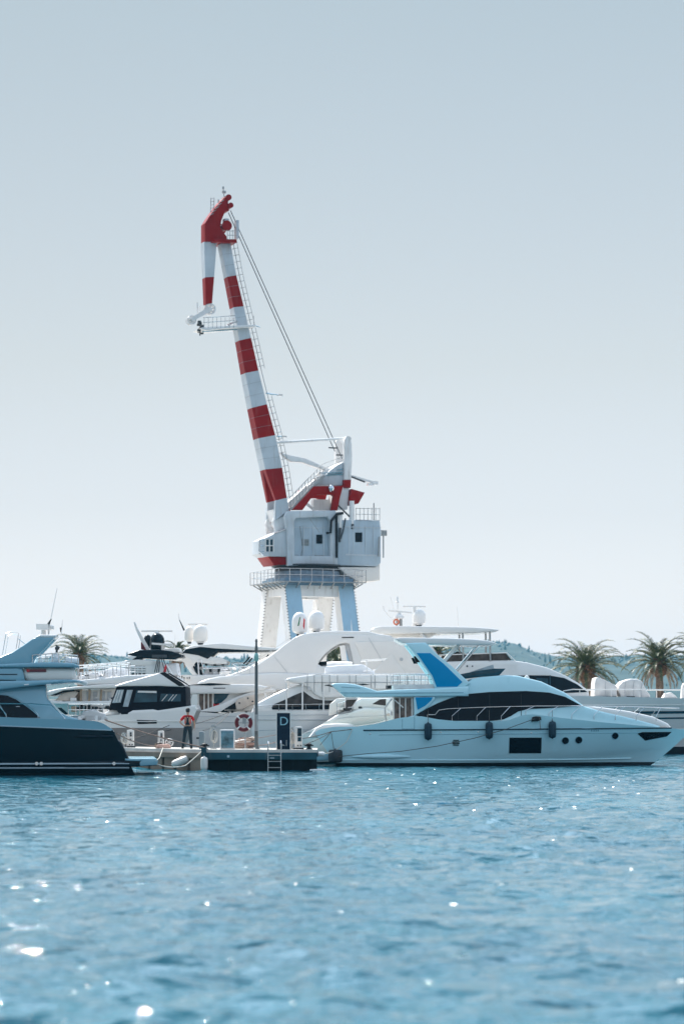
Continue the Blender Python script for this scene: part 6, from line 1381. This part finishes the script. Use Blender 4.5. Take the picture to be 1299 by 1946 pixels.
# ---------------------------------------------------------------- things standing on the pier
def sign():
    Y = 107.45; t = thing('letter_sign', 'tall navy sign slab with the letter D', 'sign', at(538.5, Y)); H = dz(Y, 1355)-ZD; w = (551-526.5)/F*Y
    mb = MB(); mb.prism([(-w/2, 0), (w/2, 0), (w/2, H), (-w/2, H)], -.07, .07, .012); mb.build('slab', 'sign_navy', t)
    mb = MB(); mb.box((-w/2-.022, 0, H/2), (.035, .15, H)); mb.box((w/2+.022, 0, H/2), (.035, .15, H)); mb.box((0, 0, H+.02), (w+.08, .15, .035)); mb.build('edge_frame', 'gel_cream', t, smooth=None)
    cu = bpy.data.curves.new('letter_d', 'FONT'); cu.body = 'D'; cu.size = .54; cu.extrude = .006; cu.align_x = 'CENTER'
    lo = bpy.data.objects.new('letter_d', cu); COL.objects.link(lo); lo.rotation_euler = (pi/2, 0, 0); cu.materials.append(MATS['sign_letter'])
    dg = bpy.context.evaluated_depsgraph_get(); me = bpy.data.meshes.new_from_object(lo.evaluated_get(dg)); bpy.data.objects.remove(lo)
    o = bpy.data.objects.new('letter', me); COL.objects.link(o); o.parent = t; o.rotation_euler = (pi/2, 0, 0); o.location = (.02, -.078, H-.54); o.scale = (1, 1, 1)
    mb = MB(); mb.prism([(-.02, .24), (.07, .16), (-.11, .16)], -.082, -.07, 0); mb.prism([(.12, .15), (.15, .15), (.15, .42), (.12, .42)], -.076, -.07, 0); mb.build('small_emblem', 'steel_dull', t, smooth=None)
sign()
def lamp_pole():
    Y = 108.2; t = thing('lamp_post', 'slim grey lamp post with pale green collar beside the lifebuoy', 'lamp post', at(487, Y)); Z = lambda py: dz(Y, py)-ZD
    mb = MB(); mb.lathe([(.16, 0), (.16, .03), (.10, .06), (.085, .3), (.075, 1.6), (.072, 1.62)], n=16); mb.lathe([(.072, 1.62), (.07, Z(1262)), (.05, Z(1255))], n=16); mb.build('pole', 'pole_grey', t)
    mb = MB(); mb.lathe([(.08, 0.05), (.082, 1.55)], n=16); mb.build('lower_sleeve', 'steel_dull', t)
    mb = MB(); mb.lathe([(.06, Z(1257)), (.10, Z(1254)), (.11, Z(1248)), (.08, Z(1243)), (.05, Z(1241))], n=16); mb.build('green_collar', 'lamp_green', t)
    mb = MB(); mb.lathe([(.05, Z(1242)), (.05, Z(1236)), (.075, Z(1235)), (.065, Z(1229)), (.045, Z(1226)), (.045, Z(1220)), (.06, Z(1219)), (.05, Z(1216)), (.02, Z(1214))], n=16); mb.build('lamp_head', 'pole_grey', t)
lamp_pole()
def lifebuoy():
    Y = 108.0; st = thing('lifebuoy_stand', 'thin pale post holding up the lifebuoy', 'post', at(466, Y)); H = dz(Y, 1366)-ZD
    mb = MB(); mb.tube([(0, 0, 0), (0, 0, H)], .025, 8); mb.box((0, 0, .02), (.25, .25, .04)); mb.build('post', 'steel', st)
    mb = MB(); mb.beam((0, -.02, H-.02), (-.28, -.02, H+.12), .03, .03); mb.beam((0, -.02, H-.02), (.22, -.02, H+.12), .03, .03); mb.box((-.04, -.02, H-.1), (.16, .06, .24)); mb.build('bracket', 'steel_dull', st)
    z = dz(Y, 1373.5); t = thing('lifebuoy', 'dark red lifebuoy with pale bands on its post', 'lifebuoy', (gx(463.3, Y), Y-.12, z)); R = .315
    ring = [(R*cos(a), 0, R*sin(a)) for a in np.linspace(0, 2*pi, 49)[:-1]]
    mb = MB(); mb.tube(ring, .085, 12, closed=True); mb.build('ring', 'buoy_red', t, smooth=60)
    for k in range(4):
        a0 = pi/2*k+.75; mb = MB(); mb.tube([(R*cos(a), 0, R*sin(a)) for a in np.linspace(a0-.10, a0+.10, 6)], .09, 12); mb.build('band', 'gel', t, smooth=60)
    mb = MB(); mb.tube([((R+.09+.02*abs(sin(2*a)))*cos(a), -.02, (R+.09+.02*abs(sin(2*a)))*sin(a)) for a in np.linspace(0, 2*pi, 41)[:-1]], .010, 5, closed=True); mb.build('grab_line', 'rope', t)
lifebuoy()
def info_board():
    Y = 108.0; t = thing('info_cabinet', 'white framed cabinet with mirror blue glass front, left of the lifebuoy', 'cabinet', at(432, Y)); H = dz(Y, 1386)-ZD; w = 28/F*Y
    mb = MB(); mb.prism([(-w/2, 0), (w/2, 0), (w/2, H), (-w/2, H)], -.14, .14, .03); mb.build('case', 'gel', t)
    mb = MB(); mb.prism([(-w/2+.05, .06), (w/2-.05, .06), (w/2-.05, H-.07), (-w/2+.05, H-.07)], -.155, -.13, .01); mb.build('glass_front', 'cabinet_glass', t)
m_ = mat('cabinet_glass', (0.10, 0.22, 0.27), 0.08, var=0.75, vs=3.0, coat=.5); info_board()
def pedestal(name, label, px, Y, py_top, wpx, group='service pedestals on the pier', dark=True):
    t = thing(name, label, 'service pedestal', at(px, Y), 0, group); H = dz(Y, py_top)-ZD; w = wpx/F*Y
    mb = MB(); mb.prism([(-w/2, 0), (w/2, 0), (w/2, H-.06), (w/2-.05, H), (-w/2+.02, H-.03)], -w/2*.8, w/2*.8, .02); mb.build('housing', 'gel_cream', t)
    mb = MB(); mb.prism([(-w*.12, H*.56), (w*.40, H*.56), (w*.40, H-.09), (-w*.12, H-.09)], -w/2*.8-.01, -w/2*.8+.02, 0); mb.prism([(-w*.10, H*.34), (w*.36, H*.34), (w*.36, H*.52), (-w*.10, H*.52)], -w/2*.8-.01, -w/2*.8+.02, 0); mb.build('socket_panel', 'glass_teal' if dark else 'canvas_white', t, smooth=None)
    if not dark: mb = MB(); mb.box((w*.1, -w/2*.8-.015, H*.78), (w*.22, .02, .1)); mb.box((w*.05, -w/2*.8-.015, H*.45), (w*.2, .02, .06)); mb.build('socket', 'steel_dark', t, smooth=None)
    mb = MB()
    for dx in (-.02, w*.28): mb.lathe([(.01, -.03), (.03, -.03), (.03, 0), (.01, 0)], (dx, -w/2*.8, H*.16), 10, 'Y')
    mb.cyl((w*.12, -w/2*.8-.05, H*.66), (w*.12, -w/2*.8, H*.66), .045, n=10); mb.build('plugs', 'black', t)
    mb = MB(); mb.box((0, 0, .03), (w*1.35, w*1.2, .06)); mb.build('plinth', 'black', t)
    return t
pedestal('service_pedestal', 'white service pedestal right of the letter sign, two dark panels', 567, 108.0, 1380, 15)
pedestal('service_pedestal', 'white service pedestal closest to the navy yacht stern', 248, 112.6, 1386, 14, dark=False)
pedestal('service_pedestal', 'white service pedestal halfway between the navy yacht and the man', 306, 110.9, 1388, 12, dark=False)
def coil_rack():
    for lb, px, Y, py, s in (('hose coils hung on a rack just left of the glass cabinet', 406, 108.2, 1378, 1.0), ('grey hose coil on a stand squeezed between the sign and its right pedestal', 554.5, 108.3, 1382, .7), ('tangle of hoses on a stand next to the leftmost pedestal', 236, 112.4, 1392, .9)):
        t = thing('hose_rack', lb, 'hose rack', at(px, Y), 0, 'hose racks on the pier'); H = dz(Y, py)-ZD
        mb = MB(); mb.tube([(0, 0, 0), (0, 0, H)], .035, 8); mb.box((0, 0, H-.06), (.22*s, .12, .10)); mb.box((0, 0, .02), (.3, .25, .04)); mb.build('stand', 'steel_dull', t)
        for k in range(3):
            mb = MB(); r = (.17+.02*k)*s; hh = H*.62-.05*k; mb.tube([(r*.62*cos(a)+.04*(k-1), -.06-.04*k, hh+hh*.48*sin(a)) for a in np.linspace(0, 2*pi, 25)[:-1]], .024, 6, closed=True); mb.build('hose_coil', 'rope' if k != 1 else 'canvas_grey', t)
coil_rack()
def slab():
    Y = 108.6; t = thing('bin', 'plain blue grey slab shaped bin right of the man', 'bin', at(383.5, Y)); H = dz(Y, 1390)-ZD
    mb = MB(); mb.prism([(-.12, 0), (.12, 0), (.12, H-.05), (.05, H), (-.10, H), (-.12, H-.04)], -.2, .2, .02); mb.build('body', 'bin_grey', t); mb = MB(); mb.box((-.18, 0, H*.62), (.12, .2, .07)); mb.build('handle', 'black', t)
mat('bin_grey', (0.20, 0.25, 0.27), 0.5, var=.1); slab()
def handwheel():
    Y = 110.3; t = thing('valve_wheel', 'small white hand wheel valve low on the pier left of the man', 'valve', at(322, Y)); mb = MB(); z = dz(Y, 1411)-ZD
    mb.tube([(.17*cos(a), 0, z+.17*sin(a)) for a in np.linspace(0, 2*pi, 25)[:-1]], .022, 6, closed=True)
    for k in range(3): mb.tube([(.17*cos(k*pi/3+.4), 0, z+.17*sin(k*pi/3+.4)), (-.17*cos(k*pi/3+.4), 0, z-.17*sin(k*pi/3+.4))], .014, 5)
    mb.build('wheel', 'gel', t); mb = MB(); mb.cyl((0, .04, 0), (0, .04, z), .05, n=10); mb.cyl((0, 0, z), (0, .08, z), .04, n=10); mb.build('stem', 'steel_dull', t)
handwheel()
def bollard(px, Y, lb):
    t = thing('bollard', lb, 'bollard', at(px, Y), 0, 'black mooring bollards'); mb = MB()
    mb.lathe([(.15, 0), (.15, .03), (.09, .06), (.08, .16), (.13, .20), (.13, .24), (.06, .27), (.01, .275)], n=16); mb.build('post', 'black', t); mb = MB(); mb.tube([(-.2, 0, .17), (.2, 0, .17)], .03, 8); mb.build('horn', 'black', t)
bollard(587, 107.5, 'black bollard at the right end of the pier'); bollard(389, 107.4, 'black bollard at the pier corner where the ropes meet'); bollard(303, 110.4, 'black bollard holding the lower brown rope of the navy yacht')
def ladder():
    Y = 106.8; t = thing('swim_ladder', 'steel ladder hooked over the pier edge below the letter sign', 'ladder', (gx(521, Y), Y, 0)); rails = []
    for px, pt_ in ((509, 1409), (533.5, 1408)):
        x = gx(px, Y)-gx(521, Y); mb = MB(); zt = dz(Y, pt_)
        mb.tube([(x, .55, ZD), (x+.02, .55, zt-.12), (x+.01, .42, zt), (x, .10, zt), (x, 0, zt-.1), (x, 0, -.3)], .028, 8); rails.append(mb.build('rail', 'steel', t))
    for k in range(3): mb = MB(); mb.box((0, 0, .16+.27*k), (gx(533.5, Y)-gx(509, Y), .1, .035)); mb.build('rung', 'steel_dull', t)
ladder()
def pile_of_sacks():
    r_ = random.Random(31); Y = 109.6
    t = thing('rope_heap', 'heap of pinkish ropes and folded tarps behind the lifebuoy stand', 'rope heap', at(466, Y))
    for k, (dx, w_, h_, mt) in enumerate(((-.25, .75, .16, 'canvas'), (.1, .9, .13, 'canvas_pink'), (-.1, .7, .14, 'gel_cream'), (.3, .5, .12, 'canvas'))):
        mb = MB(); z = .07+.12*k
        mb.prism([(dx-w_/2, z-h_/2), (dx-w_/2+.1, z-h_/2-.01), (dx+w_/2, z-h_/2+.03), (dx+w_/2+.05, z+h_/2), (dx, z+h_/2+.05), (dx-w_/2-.02, z+h_/3)], -.3, .3, .06, .12); mb.build('tarp_fold', mt, t)
    mb = MB()
    for k in range(5):
        mb.tube([(.6*cos(a)*(1-.12*k)+.05*sin(3*a+k), .25*sin(a)-.2, .05+.10*k+.035*sin(2*a+k)) for a in np.linspace(0, 2*pi, 33)[:-1]], .022, 5, closed=True)
    mb.build('rope_coil', 'rope_brown', t)
mat('canvas_pink', (0.62, 0.40, 0.33), 0.9, var=.15, bump=.3); pile_of_sacks()
def lowbox():
    t = thing('dock_box', 'low pink brown dock box at the pier edge near the brown ropes', 'dock box', at(311, 110.2)); mb = MB(); mb.prism([(-.32, 0), (.32, 0), (.32, .14), (.25, .19), (-.25, .19), (-.32, .14)], -.2, .2, .03); mb.build('box', 'canvas_pink', t); mb = MB(); mb.box((-.36, 0, .12), (.07, .3, .18)); mb.build('end_cap', 'teak', t)
lowbox()
# ---------------------------------------------------------------- fenders and floats by the pier
def P3(px, py, Y): v = put(px, py, Y); return (v.x, v.y, v.z)
fender('fender', 'long off white fender hanging upright at the pier corner', P3(388, 1451, 106.7), .155, .56, 'gel_cream', rope_top=P3(388, 1424, 106.9))
f2 = fender('fender', 'off white fender lying aslant against the pier side panels', P3(343, 1447, 107.9), .16, .78, 'gel_cream', tilt=radians(68))
f3 = thing('float', 'short white float wedged between the pier end and the pale blue yacht', 'float', P3(604, 1433, 107.6)); mb = MB(); mb.lathe([(.01, -.28), (.09, -.26), (.11, -.1), (.10, .1), (.11, .2), (.08, .29), (.01, .30)], (0, 0, 0), 16, 'X'); mb.build('body', 'gel', f3, smooth=60); mb = MB(); mb.tube([(-.02, -.11, -.11), (-.02, -.12, .12)], .03, 5); mb.build('strap', 'rubber', f3)
f4 = thing('buoy_board', 'flat white board floating on the water at the right pier end', 'float', (gx(603, 106.5), 106.5, 0)); mb = MB(); mb.prism([(-.33, -.06), (.33, -.06), (.35, .06), (.2, .11), (-.34, .09)], -.14, .14, .04, .1); mb.build('board', 'gel', f4)
# ---------------------------------------------------------------- ropes
def rope(label, pts, r=.016, mt='rope_dark', sag=0.0, group='mooring ropes'):
    P = [Vector(P3(*p)) for p in pts]; Q = []
    for a, b in zip(P, P[1:]):
        for i in range(12):
            t = i/12; q = a.lerp(b, t); q.z -= sag*4*t*(1-t)*(a-b).length; Q.append(q)
    Q.append(P[-1]); O = Q[0]; mb = MB(); mb.tube([q-O for q in Q], r, 6)
    o = mb.build('mooring_rope', mt, None); o.location = O; return tag(o, label, 'rope', group)
rope('upper brown rope from the navy yacht cockpit down to the pier corner bollard', [(200, 1368, 101.5), (389, 1421, 107.2)], .028, 'rope_brown', .012)
rope('lower brown rope from the navy yacht stern to the pier edge box', [(222, 1394, 102), (303, 1419, 110.2)], .026, 'rope_brown', .015)
rope('white rope drooping from the swim platform tip to the pier corner', [(299, 1452, 100), (325, 1458, 103), (352, 1455, 105), (387, 1424, 107.1)], .022, 'rope', .01)
rope('short white rope from the platform tip up to the pier edge', [(297, 1446, 100), (303, 1440, 103), (310, 1421, 110)], .02, 'rope', .0)
rope('thin dark line running along the pale blue topsides up to the side deck', [(640, 1438, 114.6), (700, 1432, 114.85), (760, 1428, 114.8), (830, 1418, 114.8), (900, 1403, 114.8), (960, 1386, 114.8), (1015, 1366, 114.9)], .016, 'rope_dark')
rope('short dark line dropping from the side deck cleat', [(1024, 1364, 115), (1026, 1385, 114.8)], .016, 'rope_dark')
rope('dark line from the stern cleat down to the pier end bollard, highest of the fan', [(672, 1385, 115.2), (630, 1390, 114), (560, 1405, 108.5)], .02, 'rope_dark', .01)
rope('dark line of the stern fan reaching the pedestal foot', [(630, 1390, 115), (574, 1416, 108.5)], .016, 'rope_dark', .01)
rope('dark line of the stern fan crossing the transom lowest', [(628, 1392, 115), (608, 1416, 114.5)], .016, 'rope_dark', .01)
rope('dark line falling straight down the transom', [(629, 1391, 115), (634, 1424, 114.6)], .014, 'rope_dark')
rope('white line curving down over the pale blue stern quarter', [(669, 1386, 115), (658, 1410, 114.8), (634, 1428, 114.7), (606, 1433, 113)], .018, 'rope', .02)
rope('dark line from the white bow behind the man, higher one', [(438, 1352, 130), (335, 1384, 119), (215, 1408, 113)], .018, 'rope_dark', .008)
rope('dark line crossing behind the man down to the bin', [(436, 1354, 130), (386, 1388, 112)], .018, 'rope_dark', .01)
rope('dark line slanting over the hull left of the man', [(322, 1378, 118), (226, 1412, 113)], .018, 'rope_dark', .01)
rope('thin line from the lamp post foot to the sign', [(487, 1417, 108.4), (550, 1400, 112)], .014, 'rope_brown', .02)
rope('thin pale guard line slung between lifebuoy stand and sign', [(448, 1406, 109.5), (526, 1396, 110)], .012, 'rope_brown', .02)
# ================================================================ PERSON
def skin_mesh(name, nodes, edges, matn, parent, sub=2, root=0):
    me = bpy.data.meshes.new(name+'_rig'); me.from_pydata([n[:3] for n in nodes], edges, []); o = bpy.data.objects.new(name+'_rig', me); COL.objects.link(o)
    sk = o.modifiers.new('s', 'SKIN'); sk.use_smooth_shade = True; ss = o.modifiers.new('u', 'SUBSURF'); ss.levels = sub; ss.render_levels = sub
    for i, n in enumerate(nodes):
        r = n[3]; me.skin_vertices[0].data[i].radius = (r, r) if not hasattr(r, '__len__') else r
        me.skin_vertices[0].data[i].use_root = (i == root)
    dg = bpy.context.evaluated_depsgraph_get(); dg.update(); m2 = bpy.data.meshes.new_from_object(o.evaluated_get(dg)); bpy.data.objects.remove(o)
    m2.materials.clear(); m2.materials.append(MATS[matn]); m2.polygons.foreach_set('use_smooth', [True]*len(m2.polygons))
    q = bpy.data.objects.new(name, m2); COL.objects.link(q); q.parent = parent; return q
def person():
    Y = 109.4; t = thing('person', 'man seen from behind in red shirt and dark overalls, hand on hip, on the pier', 'person', at(357, Y))
    N = [(0, 0, 1.00, .115), (0, 0, 1.14, .12), (0, 0, 1.30, .135), (0, 0, 1.42, .12), (0, 0, 1.52, .06), (0, 0, 1.58, .055), (0, .005, 1.66, .078), (0, .01, 1.74, .082), (0, .0, 1.79, .06),
         (-.17, 0, 1.43, .06), (-.27, -.04, 1.31, .048), (-.36, -.08, 1.20, .042), (-.28, -.04, 1.12, .036), (-.20, -.01, 1.05, .026), (-.165, .03, 1.03, .03),
         (.17, 0, 1.43, .06), (.245, 0, 1.31, .048), (.29, .0, 1.19, .042), (.30, .02, 1.08, .036), (.295, .03, .96, .026), (.29, .03, .90, .030),
         (-.10, 0, .92, .095), (-.16, .02, .52, .06), (-.23, -.02, .10, .042), (-.24, .10, .05, .035),
         (.10, 0, .92, .095), (.125, .02, .52, .06), (.155, -.02, .10, .042), (.16, .10, .05, .035)]
    E = [(0, 1), (1, 2), (2, 3), (3, 4), (4, 5), (5, 6), (6, 7), (7, 8), (3, 9), (9, 10), (10, 11), (11, 12), (12, 13), (13, 14), (3, 15), (15, 16), (16, 17), (17, 18), (18, 19), (19, 20), (0, 21), (21, 22), (22, 23), (23, 24), (0, 25), (25, 26), (26, 27), (27, 28)]
    def fingers(h, d, side):
        hx, hy, hz, _ = N[h]; d = Vector(d).normalized()
        for k, L in enumerate((.070, .080, .075, .060)):
            o = Vector(side)*(.024*(k-1.5)/1.5); b = Vector((hx, hy, hz))+o+d*.02; i = len(N)
            m1 = b+d*L*.5; m2 = m1+(d*.8+Vector((.0, .35, -.1))).normalized()*L*.5
            N.extend([(*b, .0095), (*m1, .009), (*m2, .0075)]); E.extend([(h, i), (i, i+1), (i+1, i+2)])
        o = Vector((hx, hy, hz))-d*.01+Vector(side)*-.03; i = len(N); tip = o+(d+Vector(side)*-.6).normalized()*.055
        N.extend([(*o, .011), (*tip, .009)]); E.extend([(h, i), (i, i+1)])
    fingers(14, (.6, .6, -.25), (0, .4, 1)); fingers(20, (-.03, .05, -1), (0, 1, 0))
    skin_mesh('body', N, E, 'skin', t, 2)
    # head detail: ears, nose (face looks away from us)
    mb = MB()
    for s in (-1, 1): mb.lathe([(.005, -.012), (.022, -.01), (.03, 0), (.022, .008), (.005, .01)], (s*.083, .0, 1.69), 12, 'X')
    mb.tube([(0, .075, 1.70), (0, .108, 1.675), (0, .085, 1.66)], [.01, .014, .008], 8); mb.build('ears_and_nose', 'skin', t, smooth=60)
    mb = MB()
    for s in (-1, 1): mb.lathe([(.002, -.004), (.011, 0), (.002, .005)], (s*.03, .082, 1.71), 10, 'Y')
    mb.box((0, .082, 1.635), (.045, .012, .008)); mb.build('eyes_and_mouth', 'hair', t)
    mb = MB(); pr = [(.068, 1.645), (.088, 1.68), (.097, 1.73), (.096, 1.78), (.078, 1.82), (.04, 1.842), (.003, 1.847)]
    mb.lathe(pr, (0, -.012, 0), 20); hh = mb.build('hair', 'hair', t, smooth=60)
    SN = [(0, 0, 1.06, (.165, .12)), (0, 0, 1.20, (.16, .115)), (0, 0, 1.34, (.175, .125)), (0, 0, 1.44, (.15, .10)), (0, 0, 1.515, (.075, .07)), (-.175, 0, 1.445, .078), (-.27, -.04, 1.33, .07), (-.315, -.06, 1.26, .066), (.175, 0, 1.445, .078), (.24, 0, 1.33, .07), (.27, 0, 1.25, .066)]
    skin_mesh('shirt', SN, [(0, 1), (1, 2), (2, 3), (3, 4), (3, 5), (5, 6), (6, 7), (3, 8), (8, 9), (9, 10)], 'shirt', t, 2)
    TN = [(0, 0, 1.00, (.16, .125)), (0, 0, 1.10, (.165, .125)), (-.10, 0, .90, .105), (-.135, .01, .70, .095), (-.16, .02, .50, .080), (-.20, 0, .25, .075), (-.23, -.01, .09, .078), (.10, 0, .90, .105), (.115, .01, .70, .095), (.125, .02, .50, .080), (.145, 0, .25, .075), (.155, -.01, .09, .078)]
    skin_mesh('overalls', TN, [(0, 1), (0, 2), (2, 3), (3, 4), (4, 5), (5, 6), (0, 7), (7, 8), (8, 9), (9, 10), (10, 11)], 'overalls', t, 2)
    mb = MB(); yb = lambda x, z: -.152+abs(x)*.25-.012*sin((z-1.1)*6)
    mb.prism([(-.11, 1.08), (.11, 1.08), (.05, 1.22), (.028, 1.35), (.08, 1.49), (.055, 1.50), (.008, 1.39), (-.008, 1.39), (-.055, 1.50), (-.08, 1.49), (-.028, 1.35), (-.05, 1.22)], lambda x, z: yb(x, z)-.012, lambda x, z: yb(x, z)+.02, 0, .05); bb = mb.build('back_bib', 'overalls', t, smooth=60)
    mb = MB(); mb.lathe([(.002, -.006), (.024, -.006), (.024, 0), (.002, 0)], (0, yb(0, 1.41)-.01, 1.415), 16, 'Y'); mb.build('round_patch', 'canvas_pink', bb)
    for s, x in ((-1, -.235), (1, .158)): mb = MB(); mb.prism([(x-.05, 0), (x+.05, 0), (x+.052, .08), (x+.04, .13), (x-.04, .13), (x-.052, .08)], -.10, .17, .03); mb.build('boot', 'black', t, smooth=50)
person()
